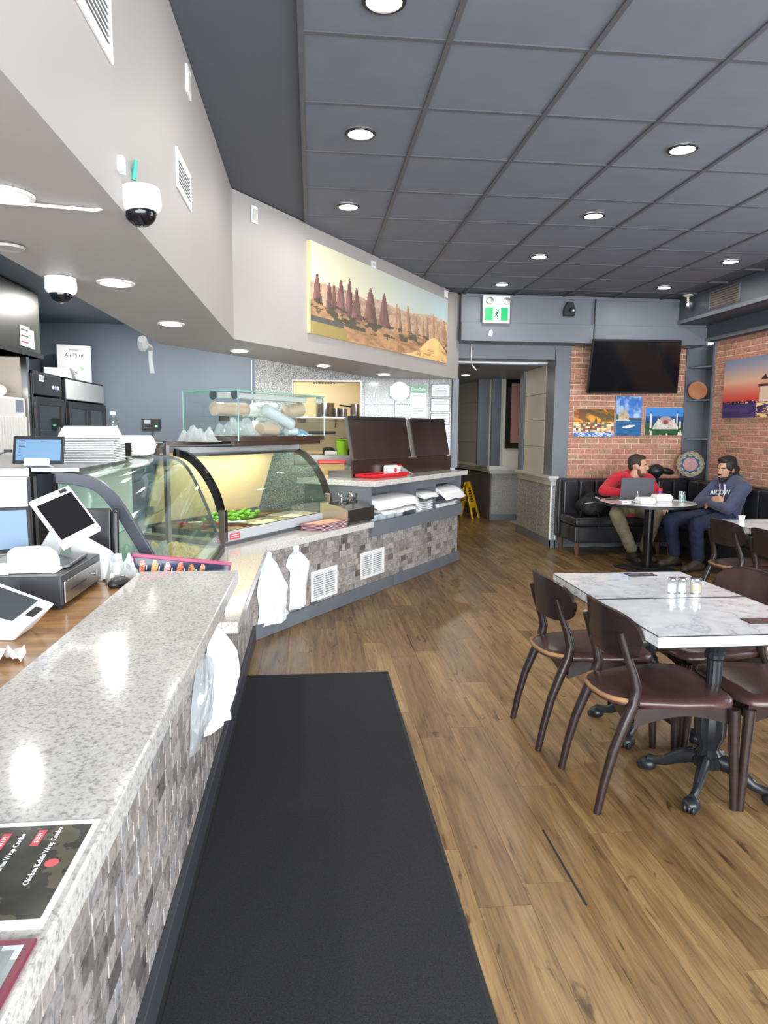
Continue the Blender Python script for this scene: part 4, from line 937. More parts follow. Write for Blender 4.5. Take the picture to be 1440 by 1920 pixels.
# utensil box, menus stack
t = thing('utensil_box', 'stainless steel holder full of ladles and spoons, on the counter beside the grey cubby', 'utensil holder', tuple(P2(1.3, .12, .705)))
u0 = 1.06; A = -.125
MB(F2).prism([(u0, A, .72), (u0, A, .835), (u0, A + .10, .865), (u0, A + .27, .885), (u0, A + .27, .72)], (.43, 0, 0)).build('box', M_STEEL, t, bevel=.003)
MB(F2).prism([(u0 - .002, A - .002, .718), (u0 - .002, A - .002, .837), (u0 - .002, A + .10, .868), (u0 - .002, A + .272, .888), (u0 - .002, A + .272, .718)], (-.003, 0, 0)).build('side_panel', mat('brushed_pale_steel', (196, 184, 160), .3, metal=1), t)
for x, y in ((.02, .02), (.38, .02), (.02, .25), (.38, .25)): MB(F2).cyl((u0 + x, A + y, .705), (u0 + x, A + y, .72), .012, n=10).build('foot', M_BLACK, t)
for k in range(3): MB(F2).lathe([(.055, .0), (.055, .012), (.046, .012), (.046, .001)], (u0 + .07 + .125 * k, A + .17, .872), 20).build('opening', M_BLACK, t)
rs = random.Random(4)
for k in range(7):
    x, y = u0 + .06 + .045 * k, A + .15 + rs.uniform(-.03, .04); dx, dy, h_ = rs.uniform(-.10, .14), rs.uniform(-.12, .02), rs.uniform(.03, .075)
    tt = thing('spoon', ['leftmost steel spoon in the utensil holder', 'steel ladle second from left in the utensil holder', 'third steel spoon in the utensil holder', 'steel ladle in the middle of the holder', 'fifth steel spoon in the utensil holder', 'black handled spoon leaning right in the holder', 'rightmost steel spoon in the utensil holder'][k], 'utensil', tuple(F2 @ Vector((x, y, .80))), 0, 'utensils in the steel holder')
    p, q = Vector((x, y, .80)), Vector((x + dx, y + dy, .875 + h_))
    MB(F2).tube([p, (p + q) / 2 + Vector((0, 0, .01)), q], .006 if k != 5 else .011, 8).build('handle', M_CHROME if k != 5 else M_BLACK, tt, smooth=50)
    if k in (1, 3, 4, 6): MB(F2).ell(q, (.034, .028, .012), 14, 8, (.6, .3 * k, 0)).build('bowl', M_CHROME, tt, smooth=60)
for k in range(5):
    Mm = F2 @ Matrix.Translation((.89, -.035, .7055 + .0105 * k)) @ Matrix.Rotation(.03 * ((k * 7) % 3 - 1), 4, 'Z')
    t = thing('menu_folder', ['bottom', 'second', 'middle', 'fourth', 'top'][k] + ' maroon menu folder of the stack beside the steel utensil holder', 'menu', tuple(Mm @ Vector((0, 0, 0))), 0, 'maroon menu folders stacked on the counter')
    MB(Mm).box((-.23, -.095, 0), (.165, .10, .003)).box((-.23, -.095, .0065), (.165, .10, .0095)).build('cover', M_MAROON, t, bevel=.0015)
    MB(Mm).box((-.224, -.090, .003), (.16, .095, .0065)).build('pages', M_WHITEP, t)
    if k == 4: MB(Mm).box((-.21, -.075, .0095), (.145, .08, .0103)).build('cover_inset', mat('tan_inset', (214, 160, 140), .3), t)

# ------------------------------------------------------------------ far curved display case (lit)
t = thing('display_case', 'lit curved glass display case with peppers and meat trays, under the glass box', 'display case', tuple(PC(.7, .4, .705)))
CL2 = 1.45
prof2 = [(.050, .72), (.050, .95), (.086, 1.064), (.164, 1.187), (.263, 1.285), (.345, 1.335), (.46, 1.358)]
def arc(a, off=0.0): return [(a, d + off, z) for d, z in prof2]
MB(FCs).box((0, .03, .705), (CL2, .80, .735)).build('base', M_STEEL, t, bevel=.003)
MB(FCs).box((.0, .035, .735), (CL2, .05, .80)).build('front_strip', mat('case_rail_grey', (176, 180, 186), .35), t)
MB(FCs).box((.0, .028, .712), (CL2, .036, .728)).build('front_groove', M_BEAMDK, t)
MB(FCs).grid(lambda u, v: (CL2 * u,) + arc_at(v), 2, 25) if False else None
def arc_at(v, pr):
    f = v * (len(pr) - 1); i = min(int(f), len(pr) - 2); f -= i
    return tuple(pr[i][j] * (1 - f) + pr[i + 1][j] * f for j in range(2))
def smooth_prof(pr, it=2):
    for _ in range(it):
        q = [pr[0]]
        for a, b_ in zip(pr[:-1], pr[1:]): q += [tuple(.75 * a[j] + .25 * b_[j] for j in range(2)), tuple(.25 * a[j] + .75 * b_[j] for j in range(2))]
        pr = q + [pr[-1]]
    return pr
sp2 = smooth_prof(prof2[1:])
MB(FCs).grid(lambda u, v: (.02 + (CL2 - .04) * u,) + arc_at(v, [(.056, .80)] + sp2), 2, 40).build('curved_glass', M_GLASSG, t, smooth=80)
def arch_in(P, w):
    out = []
    for i, (x, z) in enumerate(P):
        a, b_ = P[max(i - 1, 0)], P[min(i + 1, len(P) - 1)]; tx, tz = b_[0] - a[0], b_[1] - a[1]; L = sqrt(tx * tx + tz * tz); out.append((x + w * tz / L, z - w * tx / L))
    return out
for a in (0.0, CL2 - .03):
    pts = [(d, z) for d, z in sp2]; inn = arch_in(pts, .050)
    MB(FCs).prism([(a, d, z) for d, z in pts] + [(a, d, z) for d, z in inn[::-1]], (.03, 0, 0)).build('end_arch', M_GLOSSBLK if a == 0 else M_BLACK, t)
    MB(FCs).box((a - .004, .035, .705), (a + .034, .085, .955)).build('end_post', M_STEELDK, t, bevel=.003)
    MB(FCs).prism([(a + .012, .09, .74), (a + .012, .10, 1.0), (a + .012, .17, 1.15), (a + .012, .30, 1.27), (a + .012, .70, 1.30), (a + .012, .78, .74)], (.006, 0, 0)).build('end_glass', M_GLASS, t)
MB(FCs).box((.03, .34, 1.325), (CL2 - .03, .62, 1.365)).build('lamp_housing', mat('case_top_grey', (150, 152, 154), .35), t, bevel=.004)
MB(FCs).box((.06, .345, 1.300), (CL2 - .06, .40, 1.325)).build('lamp_hood', M_ALU, t)
MB(FCs).cyl((.12, .45, 1.312), (CL2 - .12, .45, 1.312), .011, n=10).build('lamp_tube', M_TUBE, t)
MB(FCs).prism([(.03, .60, 1.32), (.03, .615, 1.32), (.03, .79, .80), (.03, .775, .80)], (CL2 - .06, 0, 0)).build('back_panel', M_AMBER, t)
MB(FCs).box((.03, .09, .735), (CL2 - .03, .78, .745)).build('deck', mat('pale_deck', (230, 222, 200), .35), t)
l = bpy.data.lights.new('case_lamp', 'AREA'); l.shape = 'RECTANGLE'; l.size = 1.1; l.size_y = .04; l.energy = 11; l.color = (1.0, .90, .72)
lo = bpy.data.objects.new('case_lamp', l); COL.objects.link(lo); lo.parent = t; lo.matrix_local = PM[t.name].inverted() @ FCs @ Matrix.Translation((CL2 / 2, .45, 1.295))
def pan(a0, a1, d0, d1, lab, content, m):
    q = thing('food_pan', lab, 'food pan', tuple(PC((a0 + a1) / 2, (d0 + d1) / 2, .745)), 0, 'steel food pans in the lit case')
    zt = lambda d: .775 + .06 * (d - .1)
    b = MB(FCs)
    for k in (0, 1):
        i = .0 if k == 0 else .012
    b.prism([(a0, d0, .746), (a1, d0, .746), (a1, d1, .746), (a0, d1, .746)], (0, 0, .006))
    for (x0, y0, x1, y1) in ((a0, d0, a1, d0 + .008), (a0, d1 - .008, a1, d1), (a0, d0, a0 + .008, d1), (a1 - .008, d0, a1, d1)): b.box((x0, y0, .75), (x1, y1, .79))
    b.build('pan', M_STEEL, q)
    if content: content(q, a0, a1, d0, d1)
    return q
def heap(m, h, seed, name):
    def f(q, a0, a1, d0, d1):
        rs = np.random.RandomState(seed)
        MB(FCs).grid(lambda u, v: (a0 + .012 + (a1 - a0 - .024) * u, d0 + .012 + (d1 - d0 - .024) * v, .758 + h * (.4 + .6 * vnoise(np.array(u * 7. + seed), np.array(v * 6.))) * min(1, 6 * u, 6 * v, 6 - 6 * u, 6 - 6 * v) ), 22, 16).build(name, m, q, smooth=60)
    return f
mt = mat('grilled_meat', (110, 76, 50), .5, noise=(60, .4)); sal = mat('pale_salad', (212, 202, 160), .5, noise=(50, .25))
pan(.06, .50, .12, .42, 'steel pan of brown meat skewers at the near end of the lit case', heap(mt, .03, 2, 'meat'), None)
pan(.52, .95, .12, .36, 'steel pan of pale food at the front middle of the lit case', heap(sal, .03, 6, 'salad'), None)
pan(.97, 1.38, .12, .42, 'steel pan of cream dip at the far end of the lit case', heap(mat('cream_dip', (236, 228, 200), .35), .015, 9, 'dip'), None)
pan(.06, .48, .44, .74, 'steel pan of dark meat at the back left of the lit case', heap(mt, .03, 12, 'meat'), None)
pan(.98, 1.38, .44, .74, 'steel pan of minced meat at the back right of the lit case', heap(mt, .02, 15, 'meat'), None)
pan(.50, .96, .40, .74, 'steel pan under the green peppers in the lit case', None, None)
rs = random.Random(11)
for k in range(34):
    x, y = .53 + .40 * ((k % 9) / 8) + rs.uniform(-.012, .012), .44 + .066 * (k // 9) + rs.uniform(-.012, .012)
    q = thing('green_pepper', 'small green pepper, ' + ORD[k % 9].replace('bottom', 'first') + ' from the left in the ' + ['front', 'second', 'third', 'back'][k // 9] + ' row of the pepper pan', 'pepper', tuple(FCs @ Vector((x, y, .755))), 0, 'green peppers in the lit case')
    L = rs.uniform(.03, .042); a = rs.uniform(0, pi); c = Vector((x, y, .785 + .02 * (k % 3))); dv = Vector((cos(a), sin(a), rs.uniform(-.1, .1))) * L
    MB(FCs).tube([c - dv, c - dv * .5, c + dv * .3, c + dv * .8, c + dv], [.010, .021, .019, .010, .003], 8).build('flesh', M_GREEN, q, smooth=60)
for k, (x, y, s_) in enumerate(((.34, .34, 1), (.20, .58, .7))):
    q = thing('red_tongs', ['red handled tongs lying on the meat pan in the lit case', 'smaller red tongs at the back of the lit case'][k], 'tongs', tuple(FCs @ Vector((x, y, .80))), 0, 'red tongs in the lit case')
    MB(FCs).obox((x, y, .805), (.13 * s_, .06 * s_, .02), (0, .1, .5)).build('head', M_RED, q, bevel=.008)
    MB(FCs).obox((x + .10 * s_, y - .06, .808), (.16 * s_, .018, .012), (0, .05, -.5)).build('handle', M_WHITE, q, bevel=.004)
for a in (.19, .27): 
    q = None
tg = thing('price_tag', 'small red printed label stuck low on the lit case glass', 'label', tuple(PC(.12, .03, .76)))
MB(FCs).box((.05, .031, .745), (.16, .0345, .785)).build('sticker', mat('red_label', (214, 70, 80), .5), tg)
for z in (.757, .772): MB(FCs).box((.06, .0300, z), (.15, .031, z + .004)).build('print_line', M_WHITEP, tg)

# ------------------------------------------------------------------ glass box above it on a steel stand
QB = Vector((-.51, 4.962, 0)); GL, GD = 1.055, .53
FG = Matrix(((D2.x, IN2.x, 0, QB.x), (D2.y, IN2.y, 0, QB.y), (0, 0, 1, 0), (0, 0, 0, 1)))
t = thing('glass_cabinet', 'frameless glass box on a steel tray holding foam boxes and rolls, above the lit case', 'display cabinet', tuple(FG @ Vector((GL / 2, GD / 2, 1.40))))
MB(FG).box((0, 0, 1.405), (GL, GD, 1.444)).build('steel_tray', M_STEELDK, t, bevel=.003)
zt = 1.765
for a, b_ in (((0, 0), (GL, 0)), ((0, 0), (0, GD)), ((GL, 0), (GL, GD)), ((0, GD), (GL, GD))):
    MB(FG).add([(a[0], a[1], 1.444), (b_[0], b_[1], 1.444), (b_[0], b_[1], zt), (a[0], a[1], zt)], [(0, 1, 2, 3)]).build('glass_pane', M_GLASSB, t)
MB(FG).add([(0, 0, zt), (GL, 0, zt), (GL, GD, zt), (0, GD, zt)], [(0, 1, 2, 3)]).build('glass_top', M_GLASSB, t)
ed = MB(FG)
for p, q in (((0, 0, zt), (GL, 0, zt)), ((0, 0, zt), (0, GD, zt)), ((GL, 0, zt), (GL, GD, zt)), ((0, GD, zt), (GL, GD, zt)), ((0, 0, 1.41), (0, 0, zt)), ((GL, 0, 1.444), (GL, 0, zt)), ((0, GD, 1.444), (0, GD, zt)), ((GL, GD, 1.444), (GL, GD, zt))): ed.tube([p, q], .0042, 6)
ed.build('glass_edge', M_GEDGE, t)
MB(FG).box((.05, .14, 1.715), (GL - .05, .24, 1.755)).build('lamp_strip', mat('lamp_strip_grey', (186, 190, 190), .35), t, bevel=.004)
MB(FG).box((.12, .20, 1.58), (GL - .06, GD - .05, 1.588)).build('glass_shelf', M_GLASSB, t)
for x in (.06, GL - .06): MB(FG).box((x - .05, .18, 1.55), (x + .05, .19, 1.585)).build('shelf_bracket', M_STEELDK, t)
for x, y in ((.02, .25), (.0, .03), (GL, .05)): MB(FG).lathe([(.035, -.002), (.035, .002)], (x, y, 1.735), 16, axis=(1, 0, 0)).build('glass_clip', M_CHROME, t)
st = thing('steel_stand', 'square steel tube stand carrying the glass box over the lit case', 'stand', tuple(FG @ Vector((0, 0, .705))))
MB(FG).box((.0, .04, 1.375), (GL, .07, 1.405)).box((.0, GD - .06, 1.375), (GL, GD - .03, 1.405)).box((-.36, .33, 1.378), (.0, .36, 1.405)).build('rail', M_STEELDK, st)
MB(FG).box((-.36, .33, .705), (-.33, .36, 1.378)).build('leg', mat('pale_steel_tube', (176, 168, 166), .3, metal=1), st)
for x in (.03, GL - .03): MB(FG).box((x - .016, GD + .30, .705), (x + .016, GD + .33, 1.375)).box((x - .016, GD - .06, 1.375), (x + .016, GD + .33, 1.40)).build('leg', M_STEELDK, st)
def foam(M, w, d, h, lab, grp, name='foam_box', parts=True):
    q = thing(name, lab, 'takeout box', tuple(M @ Vector((0, 0, 0))), 0, grp)
    def tray(z0, z1, w0, w1, d0, d1):
        a = [(-w0 / 2, -d0 / 2, z0), (w0 / 2, -d0 / 2, z0), (w0 / 2, d0 / 2, z0), (-w0 / 2, d0 / 2, z0), (-w1 / 2, -d1 / 2, z1), (w1 / 2, -d1 / 2, z1), (w1 / 2, d1 / 2, z1), (-w1 / 2, d1 / 2, z1)]
        return MB(M).add(a, [(0, 3, 2, 1), (4, 5, 6, 7), (0, 1, 5, 4), (1, 2, 6, 5), (2, 3, 7, 6), (3, 0, 4, 7)])
    tray(0, h * .48, w * .84, w * .97, d * .84, d * .97).build('base', M_FOAM, q, bevel=.012, seg=3)
    tray(h * .52, h, w * .97, w * .80, d * .97, d * .80).build('lid', M_FOAM, q, bevel=.014, seg=3)
    MB(M).box((-w / 2, -d / 2, h * .47), (w / 2, d / 2, h * .53)).build('rim', M_FOAM, q, bevel=.003)
    return q
G_ = 'foam boxes and cups in the glass box'
for k, (x, y, z, w, d, h) in enumerate(((.70, .34, 1.589, .20, .17, .075), (.70, .34, 1.664, .20, .17, .04), (.52, .40, 1.589, .20, .17, .085), (.45, .30, 1.445, .26, .20, .10), (.80, .42, 1.445, .2, .18, .12))):
    foam(FG @ Matrix.Translation((x, y, z)), w, d, h, ['white foam box on the glass shelf beside the tan cup sleeve', 'thin white foam box on top of the other on the glass shelf', 'white foam box on the glass shelf behind the wrapped cups', 'white foam box at the bottom of the glass box, in the middle', 'white foam box at the bottom right rear of the glass box'][k], G_)
def cupstack(p, q, r, lab, m, grp=G_, name='cup_stack'):
    tt = thing(name, lab, 'cup stack', tuple(FG @ Vector(p)), 0, grp); p, q = Vector(p), Vector(q)
    pts = [p + (q - p) * (k / 8) for k in range(9)]
    MB(FG).tube(pts, [r * (.86 if k % 2 else 1.0) * (.94 + .06 * k / 8) for k in range(9)], 18).build('cups', m, tt, smooth=30)
    MB(FG).tube([p - (q - p) * .06] + pts + [q + (q - p) * .1], [r * .2] + [r * 1.12] * 9 + [r * .25], 14).build('wrapper', M_WRAP, tt, smooth=60)
KR = mat('kraft_paper_cups', (222, 174, 122), .6, noise=(14, .06)); WC = mat('white_paper_cups', (232, 236, 240), .5)
cupstack((.08, .30, 1.64), (.40, .28, 1.64), .048, 'tan paper cup stack lying on the left of the glass shelf', KR)
cupstack((.44, .125, 1.645), (.72, .09, 1.53), .042, 'white cup stack in clear wrap slanting down in the glass box', WC)
cupstack((.82, .22, 1.63), (1.0, .20, 1.66), .052, 'tan paper cup stack at the right end of the glass shelf', KR)
cupstack((.42, .16, 1.49), (.60, .16, 1.49), .046, 'tan bowl stack lying at the bottom of the glass box', KR)
cupstack((.70, .12, 1.475), (.80, .10, 1.475), .03, 'small white lids lying at the bottom right of the glass box', WC)
def crumple(M, w, d, h, seed, m, lab, name='plastic_wrap', cat='plastic wrap', nu=30, nv=26, grp=None):
    rs = np.random.RandomState(seed)
    b = MB(M).grid(lambda u, v: (w * (u - .5) + .012 * (vnoise(np.array(u * 9. + seed), np.array(v * 8.)) - .5), d * (v - .5), max(.002, h * float(np.clip(fbm(np.array(u * 7. + seed * 3), np.array(v * 6. + seed), 4) * 1.9 - .35, .05, 1)) * min(1, 5 * u, 5 * v, 5 - 5 * u, 5 - 5 * v))), nu, nv)
    return single(name, b, m, lab, cat, grp)
crumple(FG @ Matrix.Translation((.15, .16, 1.446)), .28, .24, .13, 3, M_WRAP, 'crumpled clear plastic at the bottom left of the glass box')
crumple(FG @ Matrix.Translation((-.10, .28, 1.40)), .16, .3, .12, 5, M_WRAP, 'crumpled clear plastic beside the glass box, left')
crumple(FG @ Matrix.Translation((.93, .20, 1.446)), .2, .24, .05, 8, mat('blue_film', (120, 170, 205), .3), 'blue plastic sheet at the bottom right of the glass box')
# metal side shelf behind
single('side_shelf', MB(FG).box((-.42, .40, 1.375), (.0, .70, 1.395)), M_ALU, 'thin steel shelf left of the glass box, in front of the blue wall', 'shelf', bevel=.002)

# ------------------------------------------------------------------ near curved display case (unlit, black ends)
t = thing('display_case', 'nearer curved glass display case with black end frame, beside the white cabinet', 'display case', (-.9, 3.8, .705))
YN, YF = 3.14, 4.50
pn = [(-.585, .72), (-.706, .955), (-.79, 1.11), (-.845, 1.20), (-.90, 1.262), (-.975, 1.297), (-1.12, 1.312)]
pf = [(-.575, .72), (-.635, .935), (-.70, 1.10), (-.755, 1.22), (-.80, 1.285), (-.87, 1.325), (-1.02, 1.335)]
sn, sf = smooth_prof(pn), smooth_prof(pf)
def g1(u, v):
    a, b_ = arc_at(v, sn), arc_at(v, sf); bul = .0; return (a[0] * (1 - u) + b_[0] * u + bul, YN + (YF - YN) * u, a[1] * (1 - u) + b_[1] * u)
MB().grid(g1, 12, 40).build('curved_glass', M_GLASSG, t, smooth=80)
def band(pts, w):
    out = []
    for i, (x, z) in enumerate(pts):
        a, b_ = pts[max(i - 1, 0)], pts[min(i + 1, len(pts) - 1)]; tx, tz = b_[0] - a[0], b_[1] - a[1]; L = sqrt(tx * tx + tz * tz); out.append((x - w * (tz / L), z - w * (-tx / L) * -1 if False else z - w * (-(tx) / L)))
    return out
inn = band(sn, .052)
MB().prism([(x, YN, z) for x, z in sn] + [(x, YN, z) for x, z in inn[::-1]], (0, -.028, 0)).build('end_frame', mat('charcoal_frame', (66, 70, 80), .35), t, bevel=.003)
inf = band(sf, .016)
MB().prism([(x, YF, z) for x, z in sf] + [(x, YF, z) for x, z in inf[::-1]], (0, -.02, 0)).build('end_frame', M_BEAMDK, t)
MB().prism([(x, YN - .012, z) for x, z in inn] + [(-1.12, YN - .012, .80), (-.65, YN - .012, .75)], (0, .006, 0)).build('end_glass', M_GLASS, t)
MB().box((-.60, YN, .705), (-.565, YF + .02, .735)).build('front_rail', M_BLACK, t, bevel=.003)
MB().box((-1.20, YN, .705), (-.60, YF, .73)).build('deck', mat('pale_deck', (230, 222, 200)), t)
MB().box((-1.16, YN, .73), (-1.13, YF, 1.30)).build('back_panel', mat('frosted_back', (216, 226, 222), .3), t)
MB().box((-1.18, YN - .03, .73), (-1.10, YN, 1.30)).build('corner_post', M_GLOSSBLK, t, bevel=.004)
MB().box((-1.20, YN - .03, 1.306), (-1.00, YF, 1.3245)).build('top_rail', M_ALU, t, bevel=.002)
for k in range(3): MB().box((-1.1, YN + .02, .86 + .14 * k), (-.88 + -.03 * k, YF - .03, .866 + .14 * k)).build('glass_shelf', M_GLASSG, t) if k == 1 else None
MB().cyl((-1.0, YN + .1, 1.28), (-1.0, YF - .1, 1.28), .01, n=8).build('lamp_tube', mat('unlit_tube', (240, 236, 220), .3), t)
crumple(Matrix.Translation((-.86, 3.52, .732)), .42, .62, .20, 14, M_WRAP, 'crumpled clear plastic sheet lying inside the nearer curved glass case', nu=34, nv=40)
crumple(Matrix.Translation((-.88, 4.16, .732)), .36, .58, .10, 17, mat('amber_pastry', (226, 196, 140), .5, noise=(30, .3)), 'amber brown pastries under plastic inside the nearer glass case', 'pastry_heap', 'pastry')
# white cabinet behind the till
t = thing('white_cabinet', 'tall white cabinet with a steel top rail behind the till screens', 'cabinet', (-1.55, 3.6, 0))
MB().box((-2.05, 3.12, .0), (-1.215, 4.6, 1.285)).build('body', M_WHITE, t, bevel=.004)
MB().box((-2.06, 3.105, 1.285), (-1.205, 4.62, 1.325)).build('top_rail', M_STEEL, t, bevel=.003)
MB().box((-1.215, 3.10, .0), (-1.20, 3.13, 1.285)).build('corner_strip', M_BLACK, t)
single('red_strip', MB().box((-1.33, 3.0, .905), (-1.05, 3.09, .925)), M_RED, 'red strip lying on the worktop behind the till screens', 'strip', bevel=.003)
# ================================================================== TILL AREA ON THE WOOD TOP
def Tm(x, y, z, rz=0, rx=0, ry=0): return Matrix.Translation((x, y, z)) @ Matrix.Rotation(rz, 4, 'Z') @ Matrix.Rotation(ry, 4, 'Y') @ Matrix.Rotation(rx, 4, 'X')
WT = .905
t = thing('cash_drawer', 'black cash drawer with a steel front on the wood worktop', 'cash drawer', (-1.02, 2.51, WT))
MB().box((-1.28, 2.30, .918), (-.812, 2.72, 1.018)).build('case', mat('charcoal_metal', (50, 52, 58), .38), t, bevel=.004)
dr = MB().box((-.812, 2.318, .924), (-.806, 2.70, .995)).build('drawer_front', M_STEEL, t, bevel=.002)
MB().box((-.8062, 2.37, .957), (-.8045, 2.53, .963)).build('slot', M_BLACK, dr)
MB().lathe([(.010, 0), (.010, .006), (.006, .008)], (-.806, 2.62, .962), 14, axis=(1, 0, 0)).build('lock', M_CHROME, dr, smooth=40)
for x, y in ((-.83, 2.33), (-.83, 2.69), (-1.26, 2.33), (-1.26, 2.69)): MB().cyl((x, y, WT), (x, y, .92), .012, n=10).build('foot', M_RUBBER, t)
# point-of-sale terminal: base plate, neck and tilted white display
t = thing('till_terminal', 'white tilted till screen on a grey base plate, standing on the cash drawer', 'till', (-1.0, 2.55, 1.018))
MB().prism([(-1.10, 2.40, 1.02), (-.86, 2.40, 1.02), (-.83, 2.44, 1.02), (-.84, 2.66, 1.02), (-1.12, 2.68, 1.02)], (0, 0, .012)).build('base_plate', M_ALU, t, bevel=.003)
A_, B_, C_, D_ = [Vector(p) for p in ((-.975, 2.5, 1.243), (-.882, 2.62, 1.290), (-.742, 2.52, 1.144), (-.832, 2.40, 1.094))]   # top-left, top-right, bottom-right, bottom-left of the display face
nx = (B_ - A_).cross(D_ - A_).normalized(); nx = nx if nx.y < 0 or nx.z > 0 else -nx
def quad_slab(P, n, th, b=None): return (b or MB()).prism([Vector(p) for p in P], n * -th)
quad_slab([A_, B_, C_, D_], nx, .016).build('display', M_WHITE, t, bevel=.004)
def inset(P, u0, u1, v0, v1, off):
    a, b_, c, d = P
    f = lambda u, v: (a * (1 - u) + b_ * u) * (1 - v) + (d * (1 - u) + c * u) * v + nx * off
    return [f(u0, v0), f(u1, v0), f(u1, v1), f(u0, v1)]
quad_slab(inset([A_, B_, C_, D_], .06, .94, .14, .86, .0012), nx, .001).build('screen', M_SCREEN, t)
quad_slab(inset([A_, B_, C_, D_], .70, .88, .03, .10, .0012), nx, .001).build('card_slot', M_BLACK, t)
MB().prism([(-1.00, 2.57, 1.03), (-.93, 2.57, 1.03), (-.86, 2.57, 1.15), (-.90, 2.57, 1.19)], (0, .06, 0)).build('neck', mat('pale_grey_plastic', (198, 200, 202), .35), t, bevel=.004)
# tablets
def tablet(c, w, h, rz, tilt, lab, stand=True, screen=M_SCRBLUE, lines=True, frame_m=M_BLACK):
    M = Tm(c[0], c[1], c[2], rz, -tilt)       # local: x right, z up, face towards -y
    t = thing('tablet', lab, 'tablet', c, 0, 'tablets behind the counter')
    MB(M).box((-w / 2, 0, 0), (w / 2, .009, h)).build('body', frame_m, t, bevel=.004)
    s = MB(M).box((-w / 2 + .014, -.0012, .014), (w / 2 - .014, 0, h - .014)).build('screen', screen, t)
    if lines:
        for k in range(6):
            MB(M).box((-w * .38, -.0016, h * (.84 - .11 * k)), (-w * (.34 - .08 * (k < 3)), -.0012, h * (.86 - .11 * k))).build('screen_text', M_BLACK, s)
        MB(M).box((w * .05, -.0016, h * .80), (w * .16, -.0012, h * .815)).build('screen_text', M_BLACK, s)
    if stand:
        b = MB(M).box((-w * .24, -.02, -.012), (w * .24, -.003, .022)).box((-w * .24, -.02, -.012), (w * .24, .07, -.004)); b.build('stand', M_WHITE, t, bevel=.003)
    return t
tablet((-1.185, 3.15, 1.340), .218, .122, -.05, .22, 'tablet with blue screen on a white stand on top of the white cabinet')
tablet((-1.065, 2.47, 1.065), .20, .165, .42, .35, 'dark framed tablet with a blue grey screen at the left picture edge', False, mat('dim_blue_screen', (112, 132, 152), .15, emit=.25), False)
single('tablet_cable', MB().tube([(-1.45, 3.12, 1.33), (-1.37, 3.13, 1.37), (-1.30, 3.15, 1.395)], .0035, 6).obox((-1.305, 3.15, 1.395), (.03, .012, .012)), M_BLACK, 'black charging cable plugged into the left side of the upper tablet', 'cable')
# white payment terminal in front
t = thing('card_terminal', 'white card terminal with dark screen leaning back on the wood top, nearest the camera', 'card terminal', (-.97, 2.02, WT))
a, b_, c, d = [Vector(p) for p in ((-.97, 2.20, 1.030), (-.748, 2.07, .988), (-.795, 1.955, .945), (-1.02, 2.02, .975))]
n4 = (b_ - a).cross(d - a).normalized(); n4 = n4 if n4.z > 0 else -n4
MB().add([a, b_, c, d, (-.98, 2.19, WT), (-.83, 2.09, WT), (-.83, 1.97, WT), (-1.02, 2.0, WT)], [(0, 1, 2, 3), (4, 7, 6, 5), (0, 4, 5, 1), (1, 5, 6, 2), (2, 6, 7, 3), (3, 7, 4, 0)]).build('body', M_WHITE, t, bevel=.008, seg=3)
nx = n4
def ins2(P, u0, u1, v0, v1, off):
    a, b_, c, d = P; f = lambda u, v: (a * (1 - u) + b_ * u) * (1 - v) + (d * (1 - u) + c * u) * v + n4 * off
    return [f(u0, v0), f(u1, v0), f(u1, v1), f(u0, v1)]
quad_slab(ins2([a, b_, c, d], .08, .78, .12, .86, .0018), n4, .0015).build('screen', mat('grey_glossy_screen', (70, 76, 80), .08), t)
quad_slab(ins2([a, b_, c, d], .84, .95, .3, .62, .0018), n4, .0015).build('reader', M_BLACK, t)
# stapler-like white device, box, black mouse, folder, white printer
t = thing('desktop_device', 'rounded white desktop device with a recessed clear window on the cash drawer', 'desk device', (-.93, 2.38, 1.018))
pr = [(-.075, 0), (.075, 0), (.075, .035), (.066, .062), (.045, .078), (.01, .084), (-.062, .080), (-.075, .07)]
Mx = Tm(-.925, 2.385, 1.019, .06)
MB(Mx).prism([(x, -.03, z) for x, z in pr], (0, .06, 0)).build('body', M_WHITE, t, bevel=.008, seg=3)
MB(Mx).prism([(-.045, -.0315, .018), (.035, -.0315, .018), (.02, -.0315, .038), (-.02, -.0315, .048), (-.045, -.0315, .05)], (0, .002, 0)).build('window', mat('clear_grey_window', (170, 174, 186), .2), t)
MB(Mx).box((-.08, -.034, 0), (.08, .034, .010)).build('base', M_WHITE, t, bevel=.003)
single('small_box', MB(Tm(-1.03, 2.345, 1.0185, .2)).box((-.055, -.02, 0), (.04, .03, .032)), M_WHITE, 'small white carton on the cash drawer at the left picture edge', 'box', bevel=.002)
single('paper_slip', MB(Tm(-1.09, 2.36, 1.019, .1)).box((-.06, -.02, 0), (.04, .05, .05)), M_WHITEP, 'folded white receipt roll at the far left on the cash drawer', 'paper roll', bevel=.012)
t = thing('computer_mouse', 'black computer mouse on the wood top right of the cash drawer', 'mouse', (-.725, 2.66, WT))
MB(Tm(-.725, 2.65, WT, 1.2)).ell((0, 0, .012), (.055, .032, .024), 18, 10).build('shell', M_BLACK, t, smooth=60)
MB(Tm(-.725, 2.65, WT, 1.2)).ell((.022, 0, .031), (.012, .005, .007), 10, 6).build('wheel', M_CHROME, t, smooth=60)
single('mouse_cable', MB().tube([(-.775, 2.66, .909), (-.80, 2.74, .909), (-.86, 2.78, .909)], .003, 6), M_BLACK, 'short black cable running from the mouse behind the cash drawer', 'cable')
crumple(Tm(-.74, 2.76, WT, .4), .13, .10, .12, 21, M_WRAP, 'crumpled clear plastic bag behind the black mouse', nu=16, nv=14)
t = thing('receipt_printer', 'white slanted receipt printer behind the cash drawer', 'printer', (-.86, 2.80, WT))
